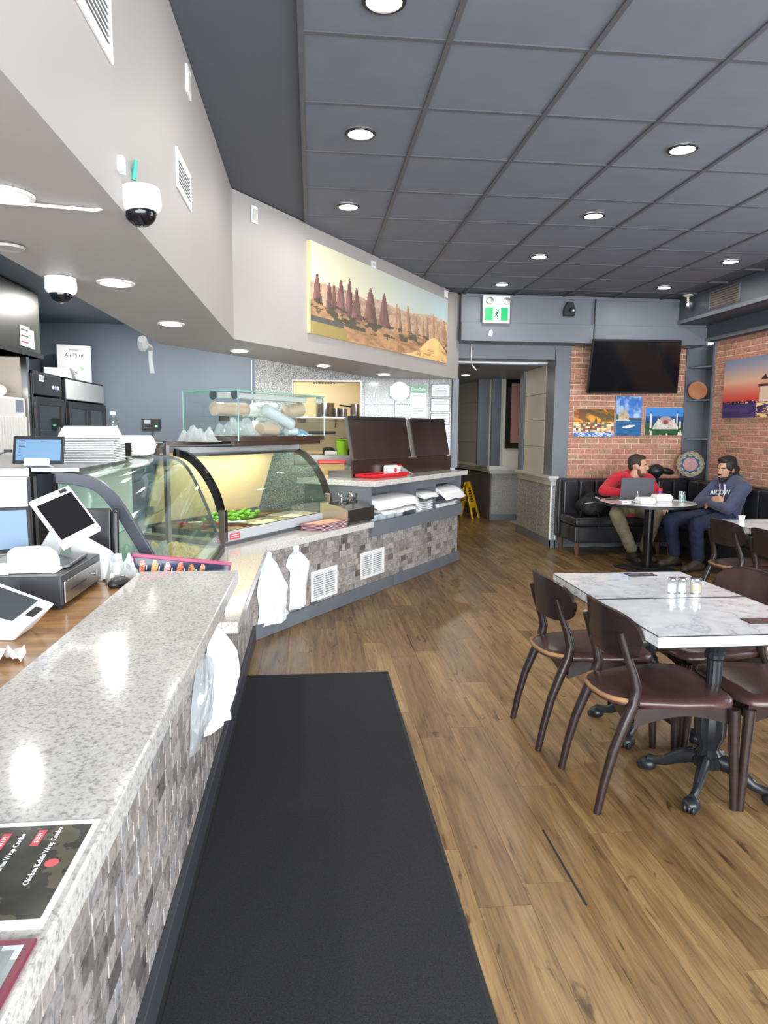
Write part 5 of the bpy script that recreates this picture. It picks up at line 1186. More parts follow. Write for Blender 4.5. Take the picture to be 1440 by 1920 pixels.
MB().prism([(-.93, 2.745, WT), (-.80, 2.745, WT), (-.785, 2.745, 1.015), (-.90, 2.745, 1.085), (-.93, 2.745, 1.07)], (0, .05, 0)).build('body', M_WHITE, t, bevel=.006)
MB().box((-.91, 2.742, .955), (-.82, 2.745, .962)).build('paper_slot', M_BLACK, t)
t = thing('black_binder', 'black leather binder standing between the till and the glass case', 'binder', (-.86, 3.0, .705))
MB(Tm(-.90, 2.95, .86, .1, -.12)).box((-.10, 0, 0), (.06, .03, .305)).build('cover', M_BLEATH, t, bevel=.006)
MB(Tm(-.90, 2.95, .86, .1, -.12)).box((.06, -.004, 0), (.09, .034, .295)).build('spine', M_BLEATH, t, bevel=.012)
MB(Tm(-.90, 2.96, .7055, .1)).box((-.08, .0, 0), (.06, .03, .16)).build('foot', M_BLACK, t)
# standing maroon menu with little food pictures
def fn_menu(u, v):
    c = base_col(u, C3(52, 62, 92)); c = c * (1 - .25 * fbm(u * 4, v * 3)[..., None])
    for k, (x, cc) in enumerate(((.08, (226, 140, 112)), (.21, (232, 178, 110)), (.345, (226, 190, 186)), (.48, (232, 136, 96)), (.60, (206, 150, 100)), (.72, (220, 170, 140)))):
        hgt = .93 + .05 * (k % 2); m = (np.abs(u - x) < .030 * (1 - np.clip((v - hgt + .2) / .25, 0, 1) ** 2)) * (v < hgt) * (v > .05)
        c = lay(c, m, C3(*cc)); c = lay(c, m * (fbm(u * 60, v * 30) > .55) * .7, C3(150, 70, 60)); c = lay(c, rect(u, v, x + .045, .55, x + .052, .75), C3(230, 225, 220))
    return c
t = thing('menu_folder', 'maroon framed menu with small food pictures standing behind the granite top', 'menu', (-.46, 2.88, .705))
Mm = frame((-.752, 2.90, .910), (.39, .10, -.062), (0, .06, 1.0))
MB(Mm).box((0, -.15, -.006), (.410, .075, 0)).build('cover', M_MAROON, t, bevel=.003)
MB(Mm).box((0, .06, 0), (.410, .078, .008)).box((0, -.15, 0), (.014, .06, .006)).build('frame', mat('maroon_edge', (150, 52, 92), .35), t, bevel=.003)
P = lambda x, y: tuple(Mm @ Vector((x, y, .0015)))
print_grid('menu_print', fn_menu, 90, 26, [P(.016, -.045), P(.40, -.045), P(.40, .06), P(.016, .06)], t, M_PRINTG)
# printed placemat on granite, maroon menu in the corner
def fn_poster(u, v):
    c = base_col(u, C3(58, 58, 54)) * (.55 + .9 * fbm(u * 5 + 2, v * 4)[..., None])
    c = lay(c, (fbm(u * 8 + 5, v * 6 + 1) > .56) * .5, C3(128, 122, 96))
    for x0, y0 in ((.30, .50), (.30, .06), (.62, .52), (-.02, .5), (.62, -.3)):
        pass
    return np.clip(c, 0, 1)
t = thing('printed_sheet', 'dark printed price sheet with red tags and white margin lying on the granite', 'poster', (-.41, .87, .925))
PX0, PX1, PY0, PY1 = -.62, -.312, .772, .998
MB().box((PX0, PY0, .9252), (PX1, PY1, .9262)).build('paper', M_WHITEP, t)
print_grid('dark_print', fn_poster, 200, 150, [(PX0 + .01, PY0 + .016, .9265), (PX1 - .008, PY0 + .016, .9265), (PX1 - .008, PY1 - .012, .9265), (PX0 + .01, PY1 - .012, .9265)], t, M_PRINTG)
rdm = mat('red_tag_print', (205, 50, 66), .35)
PT = lambda x, y: Tm(x, y, .9267, pi / 2)
for k, (x, y, s_) in enumerate(((-.362, .945, 'Chicken Kebab Wrap Combo'), (-.408, .925, 'Chicken Shawarma Wrap Combo'), (-.452, .945, 'Kebab Wrap Combo'), (-.440, .838, 'Wrap Combo'))):
    tx = text_mesh(s_, .0105, PT(x + .0, y - .03), 'print_text', M_WHITEP, t, .0002, 'CENTER')
for x, y in ((-.384, .955), (-.430, .950), (-.418, .828), (-.474, .90)):
    MB(PT(x, y)).box((-.019, -.0055, 0), (.019, .0055, .0003)).build('red_tag', rdm, t); text_mesh('$13.99', .0085, Tm(x, y, .9271, pi / 2), 'print_text', M_WHITEP, t, .0001)
MB(PT(-.345, .895)).lathe([(.009, 0), (.009, .0003)], n=16).build('red_seal', rdm, t)
t = thing('menu_folder', 'maroon framed menu under clear film, in the bottom left picture corner', 'menu', (-.40, .66, .925))
MB().box((-.62, .44, .9255), (-.309, .752, .930)).build('cover', M_MAROON, t, bevel=.002)
def fn_m2(u, v): 
    c = base_col(u, C3(150, 160, 160)) * (.5 + .9 * fbm(u * 5, v * 5)[..., None]); c = lay(c, rect(u, v, .0, .72, .8, .86), C3(190, 70, 84)); return np.clip(lay(c, (fbm(u * 9 + 3, v * 6) > .58) * .8, C3(226, 232, 236)), 0, 1)
print_grid('menu_print', fn_m2, 40, 40, [(-.61, .45, .9304), (-.319, .45, .9304), (-.319, .741, .9304), (-.61, .741, .9304)], t, M_PRINTG)
single('napkin', MB(Tm(-.80, 1.80, WT, .5)).grid(lambda u, v: (-.06 + .12 * u, -.05 + .1 * v, .004 + .05 * sin(u * 7 + v * 3) ** 2 * (1 - v)), 10, 8), M_WHITEP, 'crumpled white napkin on the wood top at the left picture edge', 'napkin', smooth=60)

# ================================================================== ON TOP OF THE WHITE CABINET
TOPZ = 1.3255
for k in range(14):
    M = Tm(-1.16, 3.83, TOPZ + .008 * k)
    single('container_lid', MB(Tm(-1.13, 3.72, TOPZ + .0085 * k)).box((-.15 + .001 * (k % 3), -.11, 0), (.14, .11, .0055)), mat('translucent_lid', (228, 232, 234), .2), ORD[k] + ' flat clear lid of the stack, counted from below, on the nearer case', 'container', 'flat clear lids stacked on the nearer case', bevel=.001, seg=1)  # thin plastic lids of food containers, stacked flat
def ribbed(M, w, d, h, lab, grp):
    b = MB(M)
    def f(u, v):
        a = 2 * pi * u; c_, s_ = cos(a), sin(a); e = .35
        x = abs(c_) ** e * (1 if c_ > 0 else -1); y = abs(s_) ** e * (1 if s_ > 0 else -1); k = 1 - .16 * v; rib = .004 * (int(u * 120) % 2)
        return (x * (w / 2 - rib) * k, y * (d / 2 - rib) * k, h * v)
    b.grid(f, 120, 3, closed=True)
    tp = [f(i / 60, 1) for i in range(60)]; b.add(tp, [tuple(range(60))])
    return single('ribbed_lid', b, mat('translucent_lid', (228, 232, 234)), lab, 'container', grp)  # a lid with ribbed sides, closed on top
ribbed(Tm(-1.13, 3.72, TOPZ + .12), .29, .22, .05, 'lower clear ribbed lid on top of the flat stack, left of the water bottle', 'ribbed lids')
b_ = ribbed(Tm(-1.13, 3.72, TOPZ + .135), .27, .2, .045, 'upper clear ribbed lid nested over the other on the flat stack', 'ribbed lids')
for k in range(9): single('foil_tray', MB(Tm(-1.075, 3.93, TOPZ + .009 * k)).lathe([(.075, 0), (.098, .018), (.104, .019)], n=8), M_CHROME, ['bottom', 'second', 'third', 'fourth', 'fifth', 'sixth', 'seventh', 'eighth', 'top'][k] + ' clear tray of the stack under the water bottle', 'tray', 'clear trays under the bottle')
t = thing('water_bottle', 'clear plastic water bottle with white cap standing on clear trays', 'bottle', (-1.075, 3.93, TOPZ + .092))
bz = TOPZ + .092
MB().lathe([(.030, 0), (.033, .01), (.032, .05), (.034, .06), (.032, .07), (.034, .085), (.026, .12), (.013, .140), (.013, .15)], (-1.075, 3.93, bz), 20).build('body', M_FILM, t, smooth=50)
MB().lathe([(.015, .148), (.015, .165), (.012, .167)], (-1.075, 3.93, bz), 16).build('cap', M_WHITE, t, smooth=40)
foam(Tm(-1.06, 4.28, TOPZ + .012, .05), .25, .20, .115, 'large white foam box at the far end of the white cabinet', None)
foam(Tm(-1.13, 4.42, TOPZ + .0, .05), .10, .20, .09, 'narrow foam box beside the large foam box on the white cabinet', None) if False else None

# ================================================================== COOLERS AND HOOD AT FAR LEFT
fx = -2.4
def cooler(y0, y1, ztop, panel_z, panel_m, lab, doors):
    t = thing('glass_door_cooler', lab, 'cooler', (fx - .3, (y0 + y1) / 2, 0), 0, 'glass door coolers along the left wall')
    MB().box((fx - .62, y0, .05), (fx - .56, y1, ztop)).box((fx - .62, y0, .05), (fx, y0 + .03, ztop)).box((fx - .62, y1 - .03, .05), (fx, y1, ztop)).box((fx - .62, y0, ztop - .03), (fx, y1, ztop)).box((fx - .62, y0, .05), (fx, y1, .25)).build('cabinet', M_BLACK, t, bevel=.004)
    MB().box((fx - .02, y0 + .01, panel_z), (fx + .012, y1 - .01, ztop - .02)).build('sign_panel', panel_m, t, bevel=.006)
    MB().box((fx - .55, y0 + .04, .3), (fx - .54, y1 - .04, panel_z)).build('lining', mat('cooler_lining', (206, 214, 206), .4), t)
    for k in range(4): MB().box((fx - .54, y0 + .04, .5 + .32 * k), (fx - .06, y1 - .04, .512 + .32 * k)).build('wire_shelf', M_ALU, t)
    w = (y1 - y0 - .02) / doors
    for k in range(doors):
        a = y0 + .01 + k * w
        dr = MB().box((fx, a, .26), (fx + .03, a + .06, panel_z - .02)).box((fx, a + w - .06, .26), (fx + .03, a + w, panel_z - .02)).box((fx, a + .06, panel_z - .09), (fx + .03, a + w - .06, panel_z - .02)).box((fx, a + .06, .26), (fx + .03, a + w - .06, .34)).build('door', M_BLACK, t, bevel=.003)
        MB().box((fx + .01, a + .06, .34), (fx + .016, a + w - .06, panel_z - .09)).build('glass', M_GLASSG, dr)
        MB().box((fx + .03, a + w - .05, .9), (fx + .05, a + w - .02, 1.5)).build('handle', M_ALU, dr, bevel=.004)
    return t
c1 = cooler(6.34, 7.04, 1.985, 1.78, M_BLACK, 'black cooler with a single glass door and blue lights, farther left', 1)
MB().box((fx + .0125, 6.47, 1.90), (fx + .0135, 6.58, 1.955)).build('badge', M_WHITE, c1); text_mesh('TRUE', .05, frame((fx + .0142, 6.525, 1.927), (0, 1, 0), (0, 0, 1)), 'lettering', M_BLACK, c1)
for k in range(3): MB().ell((fx + .014, 6.80 + .06 * k, 1.86), (.008, .018, .018), 10, 6).build('indicator', mat('blue_indicator', (110, 120, 255), .4, emit=2) if k == 1 else M_WHITE, c1)
cooler(7.16, 8.40, 1.985, 1.77, mat('pale_grey_sign', (166, 172, 174), .4), 'cooler with two glass doors under a blank grey sign panel', 2)
rs = random.Random(9)
for k in range(10):
    y = 7.26 + (k % 5) * .11; z = .832 + .32 * (k // 5) + .32
    q = thing('drink_bottle', ['red', 'green', 'dark', 'amber', 'clear'][k % 5] + ' drink bottle on the ' + ('lower' if k < 5 else 'upper') + ' shelf inside the two door cooler', 'bottle', (fx - .2, y, z), 0, 'bottles in the cooler')
    mm = mat('bottle_' + str(k % 5), [(190, 40, 40), (70, 150, 60), (50, 40, 40), (200, 150, 60), (210, 220, 220)][k % 5], .2)
    MB().lathe([(.034, 0), (.034, .15), (.014, .20), (.014, .23)], (fx - .2, y, z), 12).build('body', mm, q, smooth=40); MB().lathe([(.016, .23), (.016, .25)], (fx - .2, y, z), 10).build('cap', M_WHITE, q)
# boxes on the cooler
t = thing('carton', 'tall white product carton standing on top of the two door cooler', 'carton', (-2.66, 8.0, 1.985))
bxm = Tm(-2.58, 8.02, 1.986, .35)
MB(bxm).box((-.17, 0, 0), (.17, .24, .40)).build('carton_body', mat('white_carton', (214, 214, 220), .5), t, bevel=.003)
MB(bxm).box((-.08, -.001, .10), (.05, 0, .15)).build('printed_picture', M_BEAMDK, t); MB(bxm).box((.02, -.0015, .13), (.09, -.0005, .17)).build('green_badge', mat('pale_green_print', (150, 186, 150), .5), t)
text_mesh('Air Purif', .055, bxm @ frame((0, -.0015, .29), (1, 0, 0), (0, 0, 1)), 'lettering', M_BLACK, t); MB(bxm).box((-.05, -.0015, .345), (.05, 0, .352)).build('print_line', M_BEAM, t)
t = thing('open_carton', 'open white carton with crumpled flaps in front of the tall carton', 'carton', (-2.5, 7.6, 1.985))
MB(Tm(-2.56, 7.50, 1.986, .2)).box((-.12, -.20, 0), (.12, .25, .10)).build('carton_body', mat('white_carton', (214, 214, 220)), t, bevel=.003)
MB(Tm(-2.50, 7.50, 1.986, .2)).prism([(.07, -.22, .10), (.12, .25, .10), (.16, .25, .02), (.12, -.22, .20)], (-.004, 0, .004)).build('flap', M_WHITEP, t)
# exhaust hood and the steel niche under it
t = thing('exhaust_hood', 'dark olive exhaust hood with two safety stickers at the far left', 'hood', (-2.75, 5.6, 2.1))
MB().box((-3.05, 4.4, 2.10), (-2.40, 6.58, 2.66)).build('canopy', mat('dark_olive_metal', (62, 66, 62), .35), t, bevel=.004)
MB().box((-3.05, 4.4, 2.10), (-2.385, 6.60, 2.14)).build('drip_edge', M_BLACK, t)
MB().box((-2.398, 6.14, 2.17), (-2.395, 6.34, 2.34)).box((-2.398, 6.35, 2.165), (-2.395, 6.43, 2.32)).build('sticker', M_WHITE, t)
for k in range(3): MB().box((-2.3945, 6.16, 2.20 + .05 * k), (-2.394, 6.30, 2.21 + .05 * k)).build('print_line', M_BLACK if k else M_RED, t)
t = thing('steel_partition', 'beige steel partition panel under the exhaust hood', 'partition', (-2.7, 5.5, 0))
MB().box((-3.05, 6.29, 0), (-2.42, 6.32, 2.09)).build('panel', mat('beige_steel', (206, 192, 176), .35), t); MB().box((-2.46, 6.275, .9), (-2.41, 6.325, 2.09)).build('edge_strip', M_CHROME, t)
t = thing('ribbed_appliance', 'white ribbed appliance with a grey data label behind the tablet', 'appliance', (-2.5, 5.5, .9))
MB().box((-2.75, 5.3, .9), (-2.42, 6.24, 1.74)).build('body', M_WHITE, t, bevel=.02, seg=3)
for k in range(17): MB().box((-2.421, 5.32 + .054 * k, .95), (-2.408, 5.355 + .054 * k, 1.58)).build('rib', M_WHITE, t, bevel=.004, seg=1)
MB().box((-2.4195, 6.04, 1.62), (-2.416, 6.18, 1.72)).build('data_label', mat('grey_blue_label', (130, 138, 164), .5), t)
MB().box((-2.75, 5.3, 0), (-2.45, 6.24, .895)).build('pedestal', M_STEEL, t)
single('white_pouch', MB(Tm(-2.55, 5.98, 1.741)).ell((0, 0, .05), (.08, .10, .055), 16, 10), M_BAG, 'white lumpy pouch on top of the ribbed appliance', 'pouch', smooth=70)
# wall fittings on the blue wall
t = thing('time_clock', 'black fingerprint time clock with green light on the blue wall', 'time clock', (-1.87, 8.45, 1.47))
MB().box((-1.98, 8.42, 1.47), (-1.77, 8.448, 1.60)).build('case', M_BLACK, t, bevel=.006)
MB().box((-1.95, 8.4185, 1.545), (-1.88, 8.4205, 1.588)).build('screen', mat('pale_lcd', (170, 180, 196), .3), t)
MB().box((-1.835, 8.4185, 1.50), (-1.79, 8.4205, 1.57)).build('sensor_window', M_GLOSSBLK, t); MB().box((-1.825, 8.417, 1.505), (-1.80, 8.419, 1.525)).build('green_light', mat('green_light', (120, 240, 190), .4, emit=1.5), t)
for i in range(4):
    for j in range(2): MB().box((-1.955 + .022 * i, 8.4165, 1.49 + .022 * j), (-1.942 + .022 * i, 8.4205, 1.502 + .022 * j)).build('key', mat('grey_key', (90, 94, 100), .5), t)
single('clock_cable', MB().tube([(-1.86, 8.44, 1.47), (-1.865, 8.44, 1.35), (-1.85, 8.44, 1.22)], .006, 6), M_BLACK, 'black cable hanging from the time clock on the blue wall', 'cable')
single('hanging_wire', MB().tube([(-.70, 8.44, 2.3), (-.705, 8.44, 1.9), (-.69, 8.44, 1.5), (-.70, 8.44, 1.2)], .006, 6), M_WHITE, 'thin pale wire running down the blue wall beside the speckled stone', 'wire')
t = thing('hanging_duct_tape', 'grey taped cable bundle hanging below the bulkhead, over the blue wall', 'cable bundle', (-1.25, 5.3, 2.1))
MB().tube([(-1.13, 4.9, 2.09), (-1.135, 4.95, 2.06), (-1.15, 4.97, 2.03)], [.03, .04, .025], 8).build('knot', mat('pale_grey_tape', (170, 172, 172), .6), t)
MB().tube([(-1.14, 4.92, 2.085), (-1.16, 5.15, 2.075), (-1.18, 5.36, 2.08)], [.02, .022, .02], 8).build('bundle', mat('pale_grey_tape', (170, 172, 172)), t)
MB().tube([(-1.18, 5.36, 2.09), (-1.185, 5.37, 2.0), (-1.175, 5.37, 1.90)], [.018, .017, .018], 8, flat=.6).build('tail', mat('pale_grey_tape', (170, 172, 172)), t, smooth=40)

# ================================================================== KITCHEN BEYOND THE HATCH
t = thing('pot_shelf', 'steel wall shelf with pots in the cream tiled kitchen beyond the hatch', 'shelf', (.3, 10.4, 1.6))
MB().box((-1.2, 10.2, 1.655), (.75, 10.58, 1.675)).build('board', M_STEEL, t)
for x in (-.6, .35): MB().prism([(x, 10.58, 1.655), (x, 10.25, 1.655), (x, 10.58, 1.52)], (.015, 0, 0)).build('bracket', M_STEEL, t)
def pot(x, y, z, r, h, lab, handle=None, m=M_STEEL, lidm=None):
    q = thing('cooking_pot', lab, 'pot', (x, y, z), 0, 'pots in the kitchen beyond the hatch')
    MB().lathe([(r * .96, 0), (r, .01), (r, h), (r + .008, h), (r + .008, h - .006), (r - .004, h - .006), (r - .006, .012)], (x, y, z), 24).build('pot_body', m, q, smooth=40)
    if handle: MB().tube([(x + handle * r * .9, y - r * .4, z + h * .8), (x + handle * (r + .16), y - r * .5, z + h * .9)], .012, 8).build('handle', M_BLACK, q)
pot(.20, 10.36, 1.676, .135, .20, 'large steel stock pot on the kitchen shelf, left')
pot(.37, 10.42, 1.676, .06, .13, 'narrow steel pot next to the stock pot on the kitchen shelf')
pot(.47, 10.34, 1.676, .055, .12, 'small steel pot in the middle of the kitchen shelf')
pot(.66, 10.36, 1.676, .09, .19, 'dark handled saucepan at the right end of the kitchen shelf', -1)
single('knife_rack', MB().box((-.05, 10.57, 1.42), (.36, 10.595, 1.46)), M_BLACK, 'black magnetic knife rack on the cream kitchen wall', 'knife rack', bevel=.003)
single('kitchen_counter', MB().box((-1.5, 9.9, .0), (1.4, 10.55, 1.13)), M_STEEL, 'steel kitchen counter beyond the hatch, under the pot shelf', 'counter', bevel=.004)
t = thing('bucket', 'lime green bucket standing in the kitchen beyond the hatch', 'bucket', (.44, 10.05, 1.13))
MB().lathe([(.075, 0), (.092, .21), (.098, .215), (.098, .225), (.088, .225), (.072, .01)], (.44, 10.05, 1.13), 24).build('bucket_body', mat('lime_plastic', (140, 196, 50), .35), t, smooth=40)
MB().tube([(.35, 10.05, 1.34), (.36, 9.98, 1.37), (.44, 9.95, 1.385), (.52, 9.98, 1.37), (.53, 10.05, 1.34)], .004, 6).build('handle', M_ALU, t)
single('black_pot', MB().lathe([(.07, 0), (.09, .06), (.085, .09), (.03, .11)], (.24, 10.05, 1.131), 18), M_BLACK, 'small black kettle left of the lime green bucket', 'kettle', smooth=50)
single('white_container', MB().box((.18, 9.91, 1.131), (.36, 9.98, 1.19)), M_WHITE, 'low white container in front of the black kettle in the kitchen', 'container', bevel=.008)
single('black_crate', MB().box((.42, 10.16, 1.131), (.68, 10.4, 1.36)), M_BLACK, 'black crate behind the lime green bucket', 'crate', bevel=.006)
for k in range(4): single('hanging_jar', MB().lathe([(.03, 0), (.03, .10)], (.05 + .075 * k, 9.2, 2.08), 12), [M_STEEL, M_STEEL, mat('brass', (190, 160, 90), .3, metal=1), M_STEEL][k], ['first', 'second', 'third', 'fourth'][k] + ' metal canister hanging at the top of the kitchen hatch', 'canister', 'canisters at the top of the hatch', smooth=30)
single('canister_rail', MB().box((-.1, 9.19, 2.18), (.45, 9.21, 2.69)), M_STEEL, 'steel hanger holding the canisters beyond the hatch', 'rail')
t = thing('storage_bin', 'tan bin with a red top between the lit case and the steel lids', 'bin', (.21, 7.42, 0))
MB().box((.08, 7.3, 0), (.34, 7.55, 1.14)).build('tan_body', mat('tan_board', (226, 190, 120), .5), t); MB().box((.06, 7.28, 1.14), (.36, 7.57, 1.17)).build('red_lid', M_RED, t, bevel=.006)
# certificates and notices on the stone wall
def cert(x0, x1, z0, z1, lab, kind):
    q = thing('certificate' if kind == 'c' else 'notice', lab, 'notice', ((x0 + x1) / 2, 8.405, z0), 0, 'papers on the speckled stone wall')
    MB().box((x0, 8.401, z0), (x1, 8.407, z1)).build('sheet', M_WHITEP, q)
    if kind == 'c':
        f = MB(); w = .006
        for a in ((x0, z0, x1, z0 + w), (x0, z1 - w, x1, z1), (x0, z0, x0 + w, z1), (x1 - w, z0, x1, z1)): f.box((a[0], 8.398, a[1]), (a[2], 8.4015, a[3]))
        f.build('frame', M_BEAMDK, q)
    return q
def lines(q, x0, x1, z0, z1, n, m):
    for k in range(n): z = z1 - (k + .5) * (z1 - z0) / n; w = (x1 - x0) * (.5 if k % 3 == 0 else .42); MB().box(((x0 + x1) / 2 - w, 8.4, z - .003), ((x0 + x1) / 2 + w, 8.4008, z + .003)).build('print_line', m, q)
gm = mat('grey_print', (150, 156, 160), .6)
q = cert(.94, 1.175, 1.87, 2.02, 'round white sign on a grey card, leftmost paper on the stone wall', 'n')
MB().lathe([(.115, 0), (.115, .003)], (1.057, 8.400, 1.955), 28, axis=(0, -1, 0)).build('white_disc', M_WHITE, q); MB().box((.94, 8.3995, 1.87), (1.175, 8.4012, 1.90)).build('grey_band', mat('grey_card', (130, 136, 142), .5), q)
q = cert(1.19, 1.385, 1.78, 2.03, 'green headed notice in the middle of the stone wall', 'n'); MB().box((1.19, 8.3995, 1.94), (1.385, 8.4012, 2.03)).build('green_header', mat('soft_green_print', (130, 176, 146), .5), q)
text_mesh('DineSafe', .05, frame((1.287, 8.399, 1.985), (1, 0, 0), (0, 0, 1)), 'lettering', M_WHITEP, q); text_mesh('NOTICE', .038, frame((1.287, 8.3995, 1.915), (1, 0, 0), (0, 0, 1)), 'lettering', gm, q); lines(q, 1.22, 1.35, 1.80, 1.88, 4, mat('pink_print', (216, 190, 196), .6))
q = cert(1.20, 1.385, 1.66, 1.77, 'pale blue paper below the green notice', 'n'); lines(q, 1.22, 1.36, 1.68, 1.76, 4, gm)
for z0, z1, lb in ((1.895, 2.045, 'uppermost framed certificate at the right end of the stone wall'), (1.72, 1.875, 'middle framed certificate at the right end of the stone wall'), (1.56, 1.70, 'lowest framed certificate, partly behind the raised steel lid')):
    q = cert(1.44, 1.675, z0, z1, lb, 'c'); lines(q, 1.47, 1.65, z0 + .02, z1 - .02, 6, gm)
# ================================================================== BACK AND RIGHT WALLS
BY = 8.608
t = thing('television', 'large black flat television tilted forward on the brick wall', 'television', (4.0, 8.45, 1.97))
a, b_, c, d = [Vector(p) for p in ((3.363, 8.17, 2.585), (4.479, 8.17, 2.595), (4.581, 8.40, 1.975), (3.405, 8.40, 1.960))]
nt_ = (c - b_).cross(a - b_).normalized(); nt_ = nt_ if nt_.y < 0 else -nt_
MB().prism([a, b_, c, d], nt_ * -.045).build('housing', M_BLACK, t, bevel=.004)
nx = nt_; quad_slab(inset([a, b_, c, d], .010, .990, .02, .965, .0012), nt_, .001).build('screen', M_SCREEN, t)
text_mesh('SAMSUNG', .026, frame(tuple((c + d) / 2 + nt_ * .002 + Vector((0, -.001, .013))), b_ - a, a - d), 'lettering', M_WHITE, t)
MB().box((3.8, 8.36, 2.15), (4.2, 8.605, 2.45)).build('wall_bracket', M_BLACK, t)
single('television_cable', MB().tube([(3.40, 8.252, 2.62), (3.40, 8.25, 2.9), (3.405, 8.25, 3.07)], .009, 6).tube([(3.40, 8.252, 2.62), (3.42, 8.23, 2.55)], .008, 6), M_BLACK, 'black cable running from the television up the grey beam', 'cable')
def canvas(x0, x1, z0, z1, fn, lab, nu, nv, edge=M_WHITEP):
    q = thing('canvas_print', lab, 'picture', ((x0 + x1) / 2, BY - .01, z0), 0, 'small canvas prints under the television')
    MB().box((x0, BY - .030, z0), (x1, BY - .004, z1)).build('stretched_canvas', edge, q)
    print_grid('canvas_face', fn, nu, nv, [(x0, BY - .0305, z0), (x1, BY - .0305, z0), (x1, BY - .0305, z1), (x0, BY - .0305, z1)], q)
def fn_town(u, v):
    c = base_col(u, C3(226, 150, 40)); n1 = fbm(u * 4 + v * 3, v * 3); s_ = np.clip((v - .5) * 2, 0, 1)
    c = lay(c, s_ * .8 * (n1 > .35), C3(92, 70, 34)); c = lay(c, np.clip(.6 - abs(v - .62) * 5, 0, 1) * .8, C3(246, 190, 60)); c = lay(c, (n1 > .52) * (v > .55) * .7, C3(70, 62, 44)); c = lay(c, (v > .5) * (u < .3) * .5 * fbm(u * 5, v * 5), C3(176, 70, 44))
    k = _tab[(v * 13).astype(int) % 64, (u * 17 + (v * 13).astype(int) * 3).astype(int) % 64]; pal = np.array([C3(236, 226, 206), C3(208, 176, 140), C3(150, 80, 76), C3(96, 84, 80), C3(226, 200, 120), C3(110, 116, 80)])
    town = pal[(k * 5.99).astype(int)]; m = (v < .5 + .05 * (k > .5)) * (v > .18); c = np.where(m[..., None], town, c)
    c = lay(c, (np.abs(u - .55) < .035 * np.clip((.74 - v) * 7, 0, 1)) * (v > .46) * (v < .74), C3(116, 84, 40))
    w = fbm(u * 22, v * 26); c = np.where((v < .17)[..., None], C3(70, 120, 196) * (1 - (w > .5)[..., None]) + C3(190, 210, 236) * (w > .5)[..., None], c); return c
def fn_boat(u, v):
    c = base_col(u, C3(64, 124, 214)); n1 = fbm(u * 5, v * 6); c = lay(c, np.clip((n1 - .44) * 5, 0, 1) * (v > .45) * .8, C3(206, 222, 244)); c = lay(c, np.clip(.3 - abs(v - .5) * 3, 0, 1), C3(200, 220, 240))
    wv = fbm(u * 5, v * 40); c = np.where((v < .42)[..., None], C3(34, 96, 150) * (.7 + .7 * wv[..., None]), c)
    c = lay(c, (v > .40) * (v < .45) * (u > .5), C3(50, 66, 62)); c = lay(c, (v > .38) * (v < .55) * (u < .5) * (u > .08), C3(206, 190, 164)); c = lay(c, ((u - .3) ** 2 / .02 + (v - .55) ** 2 / .012 < 1), C3(196, 176, 150)); c = lay(c, (np.abs(u - .3) < .012) * (v < .72) * (v > .5), C3(186, 166, 140)); c = lay(c, (u < .1) * (v > .42) * (v < .53), C3(70, 84, 50))
    c = lay(c, (fbm(u * 28, v * 24) > .56) * (v > .38) * (v < .6) * (u < .5) * .6, C3(126, 112, 100)); c = lay(c, (v < .40) * (v > .37) * (u < .55), C3(196, 206, 204))
    c = lay(c, (np.abs(v - .235 - .10 * (u - .52)) < .035 * np.clip(1 - ((u - .52) / .27) ** 2, 0, 1)), C3(232, 230, 216)); return np.clip(c, 0, 1)
def fn_mosque(u, v):
    c = base_col(u, C3(66, 140, 214)) * (.8 + .3 * v[..., None]); c = lay(c, (v < .68), C3(34, 78, 140)); c = lay(c, v < .42, C3(40, 84, 52)); c = lay(c, (v < .5) * (fbm(u * 16, v * 16) > .5), C3(34, 66, 40))
    body = C3(214, 204, 200) * (.75 + .5 * fbm(u * 30, v * 26)[..., None])
    m = (np.abs(u - .54) < .34 - .5 * np.clip(v - .3, 0, 1)) * (v > .22) * (v < .56); c = np.where(m[..., None], body, c)
    c = lay(c, ((u - .54) ** 2 / .022 + (v - .58) ** 2 / .012 < 1) * (v > .5), C3(176, 160, 164)); c = lay(c, rect(u, v, .44, .4, .64, .58), C3(206, 140, 134)); c = lay(c, (((u - .54) ** 2 + (v - .47) ** 2 * .6) < .004), C3(120, 76, 60))
    for x, h_ in ((.14, .76), (.84, .78), (.34, .6), (.76, .6), (.93, .5)): c = lay(c, (np.abs(u - x) < .022) * (v > .25) * (v < h_), C3(226, 222, 216)); c = lay(c, (np.abs(u - x) < .018 * np.clip((h_ + .12 - v) * 9, 0, 1)) * (v >= h_) * (v < h_ + .12), C3(90, 96, 110))
    c = lay(c, (v < .22) * (fbm(u * 20 + 4, v * 20) > .42), C3(44, 92, 48)); c = lay(c, (fbm(u * 12, v * 3 + 9) > .6) * (v < .25), C3(226, 222, 196)); return np.clip(c, 0, 1)
canvas(3.316, 3.845, 1.428, 1.772, fn_town, 'canvas print of a hillside town under an orange sky, below the television', 84, 54)
canvas(3.872, 4.215, 1.442, 1.944, fn_boat, 'upright canvas print of a boat on blue water, middle of the three', 60, 84)
canvas(4.268, 4.775, 1.452, 1.806, fn_mosque, 'canvas print of a domed building with towers under blue sky, beside the shelves', 84, 60)
